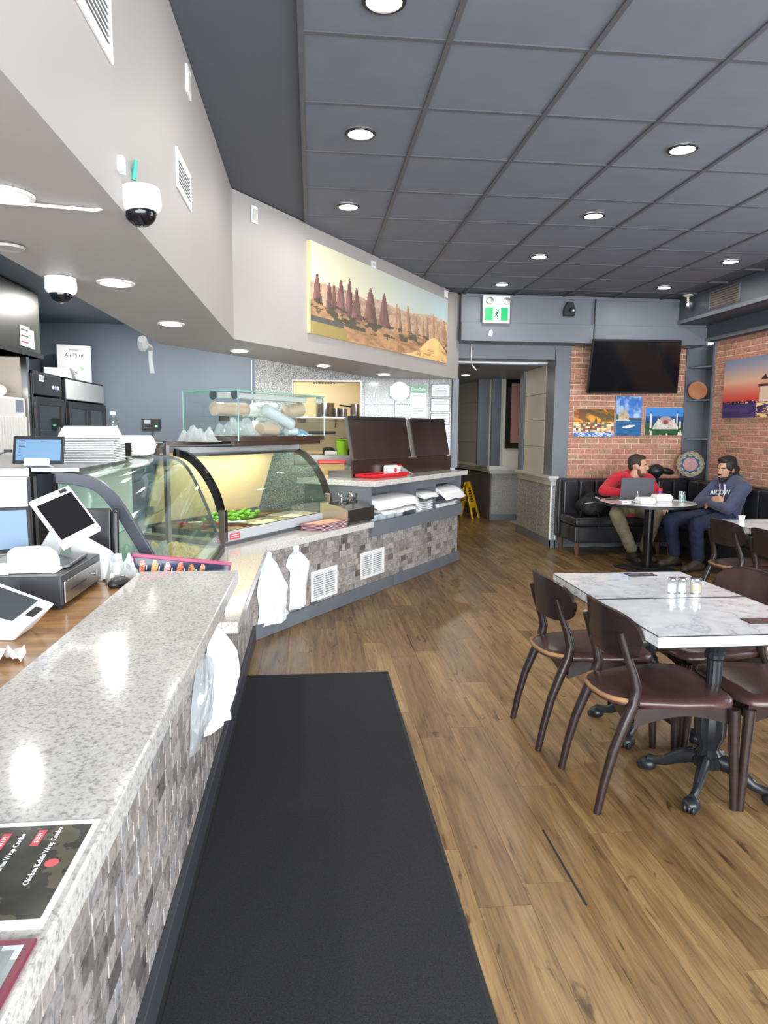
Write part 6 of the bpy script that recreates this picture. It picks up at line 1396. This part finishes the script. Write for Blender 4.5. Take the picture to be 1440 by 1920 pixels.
def fn_sunset(u, v):
    y = v[..., None]; c = np.where(y > .62, C3(120, 136, 170) * (y - .62) / .38 + C3(226, 178, 150) * (1 - (y - .62) / .38), C3(226, 178, 150) * (y - .27) / .35 + C3(206, 60, 46) * (1 - (y - .27) / .35))
    c = lay(c, (v < .27), C3(60, 44, 96)); w = fbm(u * 8, v * 30); c = lay(c, (v < .22) * (w > .5) * .5, C3(104, 78, 130)); c = lay(c, (v < .285) * (v > .24) * (fbm(u * 30, v * 10) > .4), C3(52, 34, 40)); c = lay(c, (v < .29) * (v > .24) * (fbm(u * 70, v * 60) > .62), C3(236, 180, 120))
    c = lay(c, (np.abs(u - .44) < .05) * (v > .26) * (v < .52), C3(226, 196, 170)); c = lay(c, (np.abs(u - .44) < .065) * (v > .5) * (v < .54), C3(96, 60, 56)); c = lay(c, (np.abs(u - .44) < .03) * (v > .54) * (v < .62), C3(206, 160, 130)); c = lay(c, (np.abs(u - .44) < .04 * np.clip((.70 - v) * 12, 0, 1)) * (v >= .62) * (v < .70), C3(70, 46, 50))
    c = lay(c, (np.abs(u - .45) < .08) * (v < .25) * (fbm(u * 20, v * 50) > .42), C3(246, 206, 130)); return np.clip(c, 0, 1)
RX = 4.938
t = thing('canvas_print', 'large canvas print of a lighthouse at sunset, cut by the right picture edge', 'picture', (RX, 7.0, 1.67))
MB().box((RX - .035, 6.2, 1.662), (RX - .002, 7.93, 2.335)).build('stretched_canvas', M_CANVAS, t)
print_grid('canvas_face', fn_sunset, 130, 70, [(RX - .0355, 7.93, 1.662), (RX - .0355, 6.2, 1.662), (RX - .0355, 6.2, 2.335), (RX - .0355, 7.93, 2.335)], t)
# plates
t = thing('brown_plate', 'round brown clay plate standing on the middle corner shelf', 'plate', (4.88, 8.46, 1.905))
Pm = Matrix.Translation((4.885, 8.47, 2.018)) @ Vector((0, 0, 1)).rotation_difference(Vector((-.25, -1, .22))).to_matrix().to_4x4()
MB(Pm).lathe([(.085, .006), (.098, .002), (.112, .010), (.115, .016), (.110, .016), (.096, .010), (.084, .012)], n=36).build('plate_body', mat('terracotta', (170, 112, 76), .45, noise=(12, .1)), t, smooth=40)
t = thing('patterned_plate', 'large scalloped plate with colourful pattern standing on the bench back in the corner', 'plate', (4.80, 8.42, .90))
R0 = .168; Pm = Matrix.Translation((4.815, 8.41, 1.085)) @ Vector((0, 0, 1)).rotation_difference(Vector((-.42, -1, .2))).to_matrix().to_4x4()
b = MB(Pm)
def rimf(u, v):
    a = 2 * pi * u; r = R0 * v * (1 + .03 * cos(18 * a) * v ** 6); return (r * cos(a), r * sin(a), .03 * v ** 3 - .012 * (v > .97))
me_ = b.grid(rimf, 108, 25, closed=True).build('plate_body', M_PRINT, t, smooth=60, fix=False)
at = me_.data.attributes.new('print', 'FLOAT_COLOR', 'POINT')
for i, v_ in enumerate(me_.data.vertices):
    j, k = divmod(i, 108); rr = j / 24; aa = k / 108; n_ = float(vnoise(np.array(aa * 60.), np.array(rr * 26.)))
    if rr < .52: c_ = (226, 120, 116) if n_ > .55 else ((120, 150, 190) if n_ < .35 else (206, 176, 150))
    elif rr < .62: c_ = (38, 78, 110)
    elif rr < .70: c_ = (150, 190, 196) if (k // 6) % 2 else (40, 86, 116)
    else: c_ = (176, 150, 116) if n_ > .5 else ((96, 96, 84) if n_ < .32 else (150, 168, 160))
    at.data[i].color = rgb(*c_) + (1,)
MB(Pm).obox((0, -.13, -.03), (.10, .02, .05)).build('stand', M_BLACK, t)
# exit sign with two lamps
t = thing('exit_sign', 'white exit sign with green running figure and two lamp heads on the beam', 'exit sign', (2.17, 8.25, 2.755))
MB().box((2.012, 8.20, 2.757), (2.335, 8.252, 3.075)).build('case', M_WHITE, t, bevel=.004)
MB().box((2.034, 8.1985, 2.785), (2.312, 8.2005, 2.935)).build('green_panel', mat('exit_green', (16, 158, 92), .35, emit=.25), t)
MB().box((2.13, 8.197, 2.785), (2.225, 8.1988, 2.925)).build('door_symbol', mat('pale_green', (214, 240, 220), .4, emit=.3), t)
fg = MB(); gz = lambda x, z: (2.178 + x, 8.1955, 2.855 + z); gmm = mat('exit_figure', (20, 110, 66), .4)
fg.lathe([(.011, 0), (.011, .0015)], gz(.012, .045), 14, axis=(0, -1, 0))
for p, q, r_ in ((( .006, .030), (-.006, -.004), .011), ((.004, .024), (.034, .012), .005), ((.002, .024), (-.026, .006), .005), ((-.006, -.004), (.014, -.028), .006), ((.014, -.028), (.008, -.052), .005), ((-.006, -.004), (-.022, -.026), .006), ((-.022, -.026), (-.046, -.030), .005)): fg.tube([gz(*p), gz(*q)], r_, 6, flat=1)
fg.build('running_figure', gmm, t)
for x in (2.085, 2.29):
    h = MB().lathe([(.022, 0), (.038, .02), (.040, .05), (.034, .052)], (x, 8.202, 3.01), 20, axis=(0, -1, -.1)).build('lamp_head', mat('grey_lamp_head', (150, 146, 138), .3, metal=.6), t, smooth=40)
    MB().lathe([(.033, .046), (.018, .05), (.002, .052)], (x, 8.202, 3.01), 18, axis=(0, -1, -.1)).build('lamp_glass', M_CHROME, h, smooth=60)
# emergency lamp, white spot fixture, peeled patch, hanging wire
t = thing('emergency_lamp', 'small black emergency lamp unit on the grey beam', 'lamp', (3.07, 8.25, 2.87))
MB().prism([(3.01, 8.285, 2.865), (3.145, 8.285, 2.865), (3.145, 8.285, 2.95), (3.115, 8.285, 3.03), (3.05, 8.285, 3.03), (3.01, 8.285, 2.95)], (0, -.06, 0)).build('case', M_BLACK, t, bevel=.008)
MB().lathe([(.03, 0), (.036, .03), (.03, .032)], (3.10, 8.225, 2.925), 18, axis=(.2, -1, 0)).build('lamp_head', M_BLACK, t, smooth=40); MB().ell((3.107, 8.19, 2.925), (.014, .01, .014), 10, 8).build('bulb', M_WHITE, t, smooth=60)
t = thing('spot_fixture', 'small white ceiling spot above the shelves, beside the right beam', 'spotlight', (4.40, 7.9, 3.0))
MB().lathe([(.055, 0), (.06, -.012), (.02, -.03)], (4.40, 7.95, CZ), 20).build('canopy', mat('ivory_plastic', (222, 214, 196), .4), t, smooth=40); MB().cyl((4.40, 7.95, CZ - .02), (4.40, 7.945, CZ - .10), .014, n=10).build('stem', mat('ivory_plastic', (222, 214, 196)), t)
MB().lathe([(.02, 0), (.036, .03), (.04, .06), (.036, .062)], (4.40, 7.95, CZ - .11), 18, axis=(-.1, -1, -.3)).build('head', M_CHROME, t, smooth=40)
single('beam_patch', MB().prism([(2.10, 8.2535, 2.62), (2.135, 8.2535, 2.61), (2.15, 8.2535, 2.655), (2.13, 8.2535, 2.69), (2.105, 8.2535, 2.67)], (0, -.001, 0)), M_WHITE, 'small white peeled patch on the grey beam under the exit sign', 'patch')
single('hanging_wire', MB().tube([(1.97, 8.58, 2.55), (1.965, 8.57, 2.40), (1.975, 8.56, 2.30), (2.03, 8.55, 2.235)], .008, 6), M_WHITE, 'white wire hanging from the doorway header', 'wire', smooth=60)
single('beam_pipe', MB().tube([(4.50, 8.25, 2.99), (4.50, 8.248, 2.80)], .02, 8), M_BEAM, 'short grey pipe beside the white ceiling spot', 'pipe')
# framed picture in corridor
t = thing('framed_picture', 'black framed dark picture with pink mat on the wall beyond the doorway', 'picture', (3.40, 11.36, 1.2))
MB().box((2.98 + .23, 11.345, 1.20), (3.95, 11.375, 2.36)).build('frame', M_GLOSSBLK, t, bevel=.004); MB().box((3.30, 11.341, 1.29), (3.86, 11.346, 2.27)).build('mat_board', mat('dusty_pink', (150, 116, 110), .7), t)
print_grid('art_print', lambda u, v: np.clip(C3(52, 46, 58) * (.5 + 1.1 * fbm(u * 6, v * 10)[..., None]), 0, 1), 30, 50, [(3.43, 11.340, 1.42), (3.74, 11.340, 1.42), (3.74, 11.340, 2.14), (3.43, 11.340, 2.14)], t)
# yellow folding sign
t = thing('wet_floor_sign', 'yellow folding floor sign standing in the dark corridor', 'floor sign', (2.72, 11.6, 0))
for sx, lean in ((0, .10), (1, -.10)):
    M = Tm(2.66 + .0 * sx, 11.62, 0, .9)
    q = MB(M)
    q.prism([(-.15, lean * 1.7, 0), (-.10, lean * 1.7, 0), (-.06, 0, .62), (-.09, 0, .62)], (0, .016, 0)).prism([(.15, lean * 1.7, 0), (.10, lean * 1.7, 0), (.06, 0, .62), (.09, 0, .62)], (0, .016, 0))
    for z0, z1 in ((.52, .62), (.18, .28)): q.prism([(-.10, lean * 1.7 * (1 - z0 / .62), z0), (.10, lean * 1.7 * (1 - z0 / .62), z0), (.09, lean * 1.7 * (1 - z1 / .62), z1), (-.09, lean * 1.7 * (1 - z1 / .62), z1)], (0, .014, 0))
    for k in range(5): z0 = .30 + .045 * k; q.prism([(-.10, lean * 1.7 * (1 - z0 / .62), z0), (.10, lean * 1.7 * (1 - z0 / .62), z0), (.10, lean * 1.7 * (1 - z0 / .62), z0 + .015), (-.10, lean * 1.7 * (1 - z0 / .62), z0 + .015)], (0, .010, 0))
    q.build('panel', M_YEL, t)
# ================================================================== PEOPLE
SKIN = mat('skin', (206, 158, 132), .5, noise=(30, .05)); SKIN2 = mat('skin_warm', (196, 148, 120), .5, noise=(30, .05))
def organic(mb, name, m, parent, voxel=.010, smooth_it=6, wrinkle=0, label=None):
    o = mb.build(name, m, parent, smooth=180, label=label)
    md = o.modifiers.new('remesh', 'REMESH'); md.mode = 'VOXEL'; md.voxel_size = voxel; md.use_smooth_shade = True
    if smooth_it: sm = o.modifiers.new('smooth', 'SMOOTH'); sm.factor = .5; sm.iterations = smooth_it
    if wrinkle:
        tx = bpy.data.textures.get('cloth_folds') or bpy.data.textures.new('cloth_folds', 'CLOUDS'); tx.noise_scale = .075; tx.noise_depth = 2
        d = o.modifiers.new('folds', 'DISPLACE'); d.texture = tx; d.strength = wrinkle; d.mid_level = .5; d.texture_coords = 'GLOBAL'
    return o
def chain(b, pts, rad, n=14):
    for (p, q), (a, c) in zip(zip(pts[:-1], pts[1:]), zip(rad[:-1], rad[1:])): b.cap(Vector(p), Vector(q), a, c, n)
def torso(b, pel, chest, neck, sl, sr, k=1.0):
    pel, chest, neck, sl, sr = [Vector(x) for x in (pel, chest, neck, sl, sr)]
    ax = (sl - sr).normalized(); upv = (neck - pel).normalized(); fwd = ax.cross(upv)
    def blob(c, rx, ry, rz):
        Mo = b.M; b.M = Matrix(((ax.x, fwd.x, upv.x, c.x), (ax.y, fwd.y, upv.y, c.y), (ax.z, fwd.z, upv.z, c.z), (0, 0, 0, 1))); b.ell((0, 0, 0), (rx * k, ry * k, rz * k), 20, 14); b.M = Mo
    blob(pel, .165, .125, .13); blob(pel * .6 + chest * .4, .155, .118, .16); blob(chest, .172, .125, .17); blob(chest * .55 + neck * .45, .165, .10, .12)
    b.cap(sl, neck, .075 * k, .07 * k); b.cap(sr, neck, .075 * k, .07 * k)
def hand(b, wrist, d, nrm, curl=.6, side=1, s=1.0):
    """palm and five fingers; d = finger direction, nrm = back of hand"""
    d = Vector(d).normalized(); nrm = Vector(nrm); nrm = (nrm - d * nrm.dot(d)).normalized(); w = d.cross(nrm) * side; wrist = Vector(wrist)
    b.cap(wrist - d * .02, wrist + d * .03, .026 * s, .030 * s, 10)
    for k, L in enumerate((.066, .076, .072, .056)):
        base = wrist + d * .072 * s + w * (.030 - .0195 * k) * s; b.cap(wrist + d * .02 + w * (.022 - .014 * k) * s, base, .017 * s, .0125 * s, 8)
        d1 = (d * cos(curl * .5) - nrm * sin(curl * .5)); d2 = (d * cos(curl * 1.3) - nrm * sin(curl * 1.3)); d3 = (d * cos(curl * 2) - nrm * sin(curl * 2))
        p1 = base + d1 * L * .45 * s; p2 = p1 + d2 * L * .32 * s; p3 = p2 + d3 * L * .25 * s
        chain(b, [base, p1, p2, p3], [.0105 * s, .0098 * s, .009 * s, .008 * s], 8)
    t0 = wrist + d * .025 * s + w * .026 * s; t1 = t0 + (d * .6 + w * .75).normalized() * .038 * s; t2 = t1 + (d * .95 + w * .1 - nrm * .3).normalized() * .034 * s
    chain(b, [t0, t1, t2], [.015 * s, .0125 * s, .010 * s], 8)
def headframe(c, face, tilt=0.0):
    f = Vector(face).normalized(); l = Vector((0, 0, 1)).cross(f).normalized(); u = f.cross(l)
    return Matrix(((f.x, l.x, u.x, c[0]), (f.y, l.y, u.y, c[1]), (f.z, l.z, u.z, c[2]), (0, 0, 0, 1))) @ Matrix.Rotation(tilt, 4, 'X')
def head(b, HF, s=1.0):
    Mo = b.M; b.M = Mo @ HF @ Matrix.Scale(s, 4)
    b.ell((-.014, 0, .030), (.098, .076, .095), 22, 16); b.ell((.026, 0, -.028), (.068, .062, .086), 20, 14); b.ell((.026, 0, -.075), (.060, .050, .044), 18, 12); b.ell((.066, 0, -.102), (.024, .026, .020), 14, 10)
    b.tube([(.086, 0, .022), (.098, 0, .0), (.112, 0, -.022), (.100, 0, -.034)], [.009, .0105, .0125, .009], 10); b.ell((.098, .010, -.030), (.011, .009, .008), 10, 8); b.ell((.098, -.010, -.030), (.011, .009, .008), 10, 8)
    b.ell((.074, 0, .030), (.020, .050, .011), 16, 8)
    for y in (-1, 1): b.ell((.052, .042 * y, -.022), (.026, .020, .020), 12, 8); b.ell((-.006, .077 * y, -.010), (.020, .011, .032), 12, 10, (0, -.2, 0)); b.ell((.004, .080 * y, -.004), (.012, .010, .022), 10, 8)
    b.ell((.088, 0, -.058), (.012, .026, .0075), 12, 8); b.ell((.085, 0, -.073), (.012, .024, .009), 12, 8)
    b.cap(Vector((-.018, 0, -.06)), Vector((-.040, 0, -.18)), .054, .062)
    b.M = Mo
def face_parts(t, HF, s, hairm, smile=True):
    M = HF @ Matrix.Scale(s, 4); ew = mat('eye_white', (230, 226, 220), .25); ed_ = mat('dark_iris', (44, 32, 26), .2)
    for y in (-1, 1):
        e = MB(M).ell((.080, .031 * y, .004), (.011, .014, .0085), 12, 8).build('eye', ew, t, smooth=60); MB(M).ell((.0895, .032 * y, .004), (.003, .0058, .0058), 10, 6).build('iris', ed_, e, smooth=60)
        MB(M).tube([(.085, .014 * y, .020), (.088, .032 * y, .026), (.074, .052 * y, .020)], [.0038, .005, .003], 6).build('eyebrow', hairm, t, smooth=60)
    MB(M).tube([(.088, -.026, -.060), (.099, -.010, -.066), (.100, 0, -.067), (.099, .010, -.066), (.088, .026, -.060)], [.002, .0055, .006, .0055, .002], 8).build('mouth', mat('lips', (172, 96, 88), .4), t, smooth=60)
    if smile: MB(M).box((.098, -.014, -.066), (.1045, .014, -.062)).build('teeth', mat('teeth', (236, 232, 224), .3), t)
def shoe(b, ankle, toe, sole=0.0):
    a, q = Vector(ankle), Vector(toe); d = (q - a); d.z = 0; d.normalize(); heel = a - d * .05
    b.cap(Vector((heel.x, heel.y, .045)), Vector((q.x, q.y, .040)), .042, .036, 12); b.cap(Vector((a.x, a.y, .10)), Vector(((a.x + q.x) / 2, (a.y + q.y) / 2, .055)), .047, .040, 12); b.cap(a, Vector((a.x, a.y, .06)), .046, .044, 12)
    b.ell((q.x, q.y, .034), (.043, .043, .034), 12, 8)
def sole(ankle, toe, m, t):
    a, q = Vector(ankle), Vector(toe); d = (q - a); d.z = 0; d.normalize(); w = Vector((-d.y, d.x, 0)); heel = a - d * .085; tip = q + d * .035
    P = [heel + w * .03, heel - w * .03, (a + q) / 2 - w * .040, q - w * .042, tip - w * .018, tip + w * .018, q + w * .042, (a + q) / 2 + w * .040]
    MB().prism([Vector((p.x, p.y, .001)) for p in P], (0, 0, .02)).build('sole', m, t, bevel=.004)

def person(name_lab, base, J, face, hs, cloth, skin, hairm, hair, extras):
    t = thing('person', name_lab, 'person', base)
    HF = headframe(J['head'], face, J.get('tilt', 0))
    b = MB(); head(b, HF, hs); torso(b, J['pel'], J['chest'], J['neck'], J['shl'], J['shr'], .82)
    b.cap(Vector(J['neck']) - Vector((0, 0, .02)), HF @ Vector((-.03, 0, -.13)), .062, .055)
    for s in 'lr':
        chain(b, [J['sh' + s], J['el' + s], J['wr' + s]], [.050, .040, .029]); chain(b, [J['hip' + s], J['kn' + s], J['an' + s]], [.07, .052, .036])
        hand(b, J['wr' + s], J['hd' + s], J['hn' + s], J['hc' + s], 1 if s == 'r' else -1)
    organic(b, 'body', skin, t, .0065, 3)
    b = MB(); torso(b, J['pel'], J['chest'], J['neck'], J['shl'], J['shr'], 1.06)
    for s in 'lr': chain(b, [J['sh' + s], J['el' + s], Vector(J['wr' + s]) * .93 + Vector(J['el' + s]) * .07], [.078, .062, .044])
    hood = [HF @ Vector((-.05 + .085 * cos(a), .098 * sin(a), -.150 - .035 * cos(a))) for a in np.linspace(-2.6, 2.6, 12)]
    hood2 = [HF @ Vector((-.065 - .075 * cos(a), .105 * sin(a), -.135 + .01 * cos(a))) for a in np.linspace(-1.5, 1.5, 8)]
    b.tube(hood, .026, 8); b.tube(hood2, [.02, .034, .042, .046, .046, .042, .034, .02], 8)
    organic(b, 'hoodie', cloth[0], t, .010, 4, .016)
    b = MB()
    for s in 'lr': chain(b, [J['hip' + s], J['kn' + s], Vector(J['an' + s]) + (Vector(J['kn' + s]) - Vector(J['an' + s])) * .05], [.098, .080, .066])
    b.ell(J['pel'], (.16, .16, .10), 18, 12)
    organic(b, 'trousers', cloth[1], t, .010, 4, .020)
    for s in 'lr':
        b = MB(); shoe(b, J['an' + s], J['toe' + s]); o = organic(b, 'shoe', cloth[2], t, .007, 3); sole(J['an' + s], J['toe' + s], cloth[3], o)
    face_parts(t, HF, hs, hairm); hair(t, HF, hs, hairm); extras(t, HF, hs, J); return t
def short_hair(t, HF, s, m):
    b = MB(HF @ Matrix.Scale(s, 4)); b.ell((-.024, 0, .046), (.094, .0795, .088), 20, 14); b.ell((.030, 0, .095), (.045, .058, .028), 16, 10); b.ell((-.062, 0, -.005), (.046, .066, .055), 14, 10)
    for y in (-1, 1): b.ell((.012, .070 * y, .022), (.024, .012, .028), 10, 8)
    organic(b, 'hair', m, t, .006, 2)
    b = MB(HF @ Matrix.Scale(s, 4))
    b.ell((.026, 0, -.086), (.061, .0515, .036), 18, 12); b.ell((.068, 0, -.106), (.026, .028, .019), 12, 8)
    for y in (-1, 1): b.ell((.018, .052 * y, -.055), (.022, .014, .034), 10, 8)
    b.ell((.094, 0, -.047), (.010, .024, .0055), 10, 6); organic(b, 'beard', mat('stubble', (104, 80, 66), .8, noise=(200, .2)), t, .0055, 1)
def bun_hair(t, HF, s, m):
    b = MB(HF @ Matrix.Scale(s, 4)); b.ell((-.026, 0, .040), (.104, .086, .098), 20, 14); b.ell((.030, 0, .098), (.052, .066, .032), 16, 10); b.ell((-.075, 0, -.02), (.058, .076, .075), 14, 10); b.ell((-.135, .0, -.035), (.045, .050, .045), 14, 10); b.ell((-.10, .02, -.085), (.036, .05, .05), 12, 8)
    for y in (-1, 1): b.ell((.0, .078 * y, .018), (.040, .013, .040), 12, 8); b.ell((-.035, .075 * y, -.035), (.03, .018, .045), 10, 8)
    organic(b, 'hair', m, t, .006, 2, .012)
    b = MB(HF @ Matrix.Scale(s, 4)); b.ell((.028, 0, -.088), (.066, .056, .042), 18, 12); b.ell((.072, 0, -.112), (.032, .032, .026), 12, 8)
    for y in (-1, 1): b.ell((.016, .054 * y, -.055), (.024, .016, .044), 10, 8)
    b.ell((.096, 0, -.047), (.012, .028, .007), 10, 6); organic(b, 'beard', m, t, .0055, 1, .006)
def no_extra(t, HF, s, J): pass
def strings(t, HF, s, J):
    wm = mat('white_cord', (226, 226, 228), .6); cf = Vector((-1, -.30, 0)).normalized(); c0 = Vector(J['neck'])
    for k, dy in enumerate((-.05, .045)):
        p = c0 + cf * .125 + Vector((0, dy, -.045)); q = c0 + cf * .152 + Vector((.01, dy - .03, -.13)); r_ = c0 + cf * .150 + Vector((0, dy - .01, -.21))
        MB().tube([p, q, r_], .0055, 6).build('draw_string', wm, t, smooth=60)
    M = frame(tuple(c0 + cf * .158 + Vector((.0, -.01, -.135))), Vector((.30, -1, .10)), Vector((.16, 0, 1)))
    text_mesh('AICOW', .075, M, 'chest_lettering', wm, t, .004)
RH = mat('red_hoodie', (196, 28, 48), .8, noise=(12, .08), sheen=.2); KH = mat('khaki_trousers', (126, 118, 94), .85, noise=(14, .12)); BT = mat('black_boot', (46, 46, 42), .6); SL = mat('dark_sole', (28, 28, 28), .8)
NV = mat('navy_hoodie', (70, 76, 104), .85, noise=(12, .08), sheen=.2); NJ = mat('navy_trousers', (38, 46, 72), .85, noise=(14, .1)); BS = mat('brown_boot', (74, 62, 50), .6)
J1 = dict(head=(3.80, 7.76, 1.098), pel=(3.83, 8.02, .575), chest=(3.80, 7.95, .82), neck=(3.80, 7.87, .985), shl=(4.0, 7.90, .92), shr=(3.59, 7.86, .945),
          ell=(4.10, 7.80, .705), wrl=(4.05, 7.62, .635), hdl=(-.3, -.8, -.35), hnl=(.3, -.1, 1), hcl=.5, elr=(3.36, 7.68, .815), wrr=(3.50, 7.47, .80), hdr=(.8, -.55, -.05), hnr=(.1, 0, 1), hcr=.4,
          hipl=(3.92, 7.96, .565), hipr=(3.72, 7.96, .565), knl=(3.93, 7.52, .56), knr=(3.45, 7.52, .56), anl=(3.86, 7.62, .13), anr=(3.69, 7.58, .13), toel=(3.90, 7.46, .04), toer=(3.68, 7.40, .04))
person('bearded man in red hoodie and khaki trousers sitting behind the laptop', (3.83, 7.9, 0), J1, (.86, -.48, -.04), 1.04, (RH, KH, BT, SL), SKIN, mat('dark_brown_hair', (52, 42, 38), .7, noise=(120, .2)), short_hair, no_extra)
J2 = dict(head=(4.545, 7.20, 1.10), pel=(4.56, 7.17, .57), chest=(4.60, 7.18, .80), neck=(4.605, 7.20, .975), shl=(4.64, 7.01, .90), shr=(4.57, 7.40, .90), tilt=-.05,
          ell=(4.42, 6.93, .685), wrl=(4.36, 7.17, .715), hdl=(-.05, 1, .05), hnl=(-1, 0, .2), hcl=.5, elr=(4.36, 7.40, .70), wrr=(4.375, 7.14, .765), hdr=(.02, -1, .12), hnr=(-1, 0, .1), hcr=.45,
          hipl=(4.52, 7.08, .56), hipr=(4.50, 7.27, .56), knl=(4.11, 7.0, .50), knr=(3.98, 7.30, .52), anl=(4.16, 7.0, .13), anr=(4.06, 7.30, .13), toel=(3.98, 6.94, .04), toer=(3.89, 7.27, .04))
person('bearded man with tied back dark hair, navy hoodie, arms crossed, on the bench at right', (4.5, 7.1, 0), J2, (-.93, -.30, -.20), 1.04, (NV, NJ, BS, SL), SKIN2, mat('black_hair', (36, 32, 32), .6, noise=(120, .25)), bun_hair, strings)

# ------------------------------------------------------------------ on the round table and bench
TZ = .7525
def on(x, y, z=0): return (x, y, TZ + z)
t = thing('laptop', 'open grey laptop with its lid towards the camera on the round table', 'laptop', on(3.71, 7.28))
MB(Tm(3.57, 7.30, TZ, .04)).box((-.195, -.005, .001), (.195, .22, .016)).build('base', mat('dark_grey_metal', (74, 76, 82), .4), t, bevel=.003)
MB(Tm(3.57, 7.295, TZ + .016, .04, .10)).box((-.195, -.008, 0), (.195, 0, .225)).build('lid', mat('grey_laptop_lid', (84, 84, 92), .42), t, bevel=.003)
foam(Tm(3.46, 6.87, TZ, .1), .19, .15, .065, 'white foam takeout box at the front of the round table', 'foam boxes on the round table')
foam(Tm(3.76, 7.10, TZ, .05), .20, .16, .075, 'white foam takeout box farther back on the round table, beside the red can', 'foam boxes on the round table')
t = thing('drinking_glass', 'clear tumbler glass standing near the right edge of the round table', 'glass', on(3.915, 6.96))
MB().lathe([(.030, 0), (.036, .115), (.034, .115), (.028, .008)], on(3.915, 6.96), 16).build('tumbler', M_FILM, t, smooth=30)
for k in range(8): a = 2 * pi * k / 8; MB().tube([(3.915 + .0315 * cos(a), 6.96 + .0315 * sin(a), TZ + .012), (3.915 + .034 * cos(a), 6.96 + .034 * sin(a), TZ + .07)], .003, 5).build('facet_rib', M_GEDGE, t)
t = thing('soda_can', 'red white and blue drink can behind the foam boxes', 'can', on(3.85, 7.32))
MB().lathe([(.028, 0), (.033, .006), (.033, .112), (.027, .120)], on(3.85, 7.32), 20).build('can_body', mat('red_can', (190, 44, 60), .25, metal=.3), t, smooth=40); MB().lathe([(.0334, .03), (.0334, .055)], on(3.85, 7.32), 20, cap=False).build('white_band', M_WHITE, t); MB().lathe([(.0334, .075), (.0334, .09)], on(3.85, 7.32), 20, cap=False).build('blue_band', mat('blue_print', (50, 70, 150), .3), t)
t = thing('glass_bottle', 'small clear bottle with stopper on the round table before the laptop', 'bottle', on(3.50, 7.13))
MB().lathe([(.022, 0), (.024, .01), (.022, .05), (.010, .075), (.010, .09)], on(3.50, 7.13), 16).build('flask', M_FILM, t, smooth=50); MB().lathe([(.012, .088), (.012, .105)], on(3.50, 7.13), 12).build('stopper', M_CHROME, t)
single('phone', MB(Tm(3.27, 7.27, TZ, .1)).box((-.05, -.035, .0005), (.05, .035, .009)), M_BLACK, 'dark phone lying at the left of the round table', 'phone', bevel=.003)
single('teaspoon', MB().tube([on(3.36, 6.98, .006), on(3.28, 7.02, .008)], .004, 6).ell(on(3.385, 6.97, .007), (.022, .014, .005), 10, 6), M_CHROME, 'steel teaspoon lying on the round table, left of the foam boxes', 'spoon', smooth=60)
single('napkin', MB(Tm(3.38, 7.12, TZ + .001, .3)).box((-.07, -.04, 0), (.07, .04, .003)), M_WHITEP, 'folded white napkin on the round table beside the phone', 'napkin')
single('napkin', MB(Tm(3.98, 7.14, TZ + .001, -.2)).box((-.07, -.04, 0), (.05, .04, .003)), M_WHITEP, 'white napkin behind the tumbler glass on the round table', 'napkin')
# backpack on the bench
t = thing('backpack', 'black backpack slumped on the bench at the left of the red hooded man', 'backpack', (3.40, 8.12, .472))
bk_ = mat('black_nylon', (32, 33, 36), .7, noise=(14, .2))
b = MB(); b.ell((3.40, 8.13, .60), (.19, .13, .125), 18, 12); b.ell((3.38, 8.03, .565), (.15, .08, .085), 16, 10); b.ell((3.43, 8.16, .69), (.11, .09, .06), 14, 10); organic(b, 'bag_body', bk_, t, .012, 4, .03)
MB().tube([(3.33, 8.10, .70), (3.36, 8.06, .745), (3.42, 8.06, .75), (3.46, 8.10, .71)], .010, 6).build('top_handle', bk_, t, smooth=60)
MB().tube([(3.25, 8.02, .60), (3.20, 7.93, .52), (3.16, 7.885, .45)], .009, 6, flat=.5).build('strap', bk_, t, smooth=60); MB().tube([(3.40, 7.95, .58), (3.405, 7.885, .47), (3.40, 7.88, .22)], .008, 6, flat=.5).build('strap', bk_, t, smooth=60)
MB().tube([(3.27, 8.0, .63), (3.38, 7.94, .655), (3.50, 8.0, .63)], .006, 6).build('zipper', M_ALU, t, smooth=60)
MB().obox((3.42, 7.985, .70), (.06, .006, .014), (.5, .4, 0)).build('label_tag', M_WHITE, t)
# black cap/hat on bench back
t = thing('cap', 'black cap with long peak resting on the bench back between the two men', 'cap', (4.42, 8.5, .90))
b = MB(); b.ell((4.40, 8.49, 1.0), (.105, .095, .085), 18, 12); b.cap(Vector((4.40, 8.49, .965)), Vector((4.41, 8.49, .96)), .07, .06)
organic(b, 'crown', M_BLACK, t, .010, 4, .012)
MB().ell((4.535, 8.46, .995), (.095, .05, .042), 18, 10, (0, .25, 0)).build('peak', M_BLACK, t, smooth=60)
# paper on the far table, jug edge
single('white_cup', MB().lathe([(.02, 0), (.028, .045), (.025, .045)], (3.60, 5.44, .757), 14), M_WHITE, 'small white cup on the far marble table, behind a chair', 'cup', smooth=40)
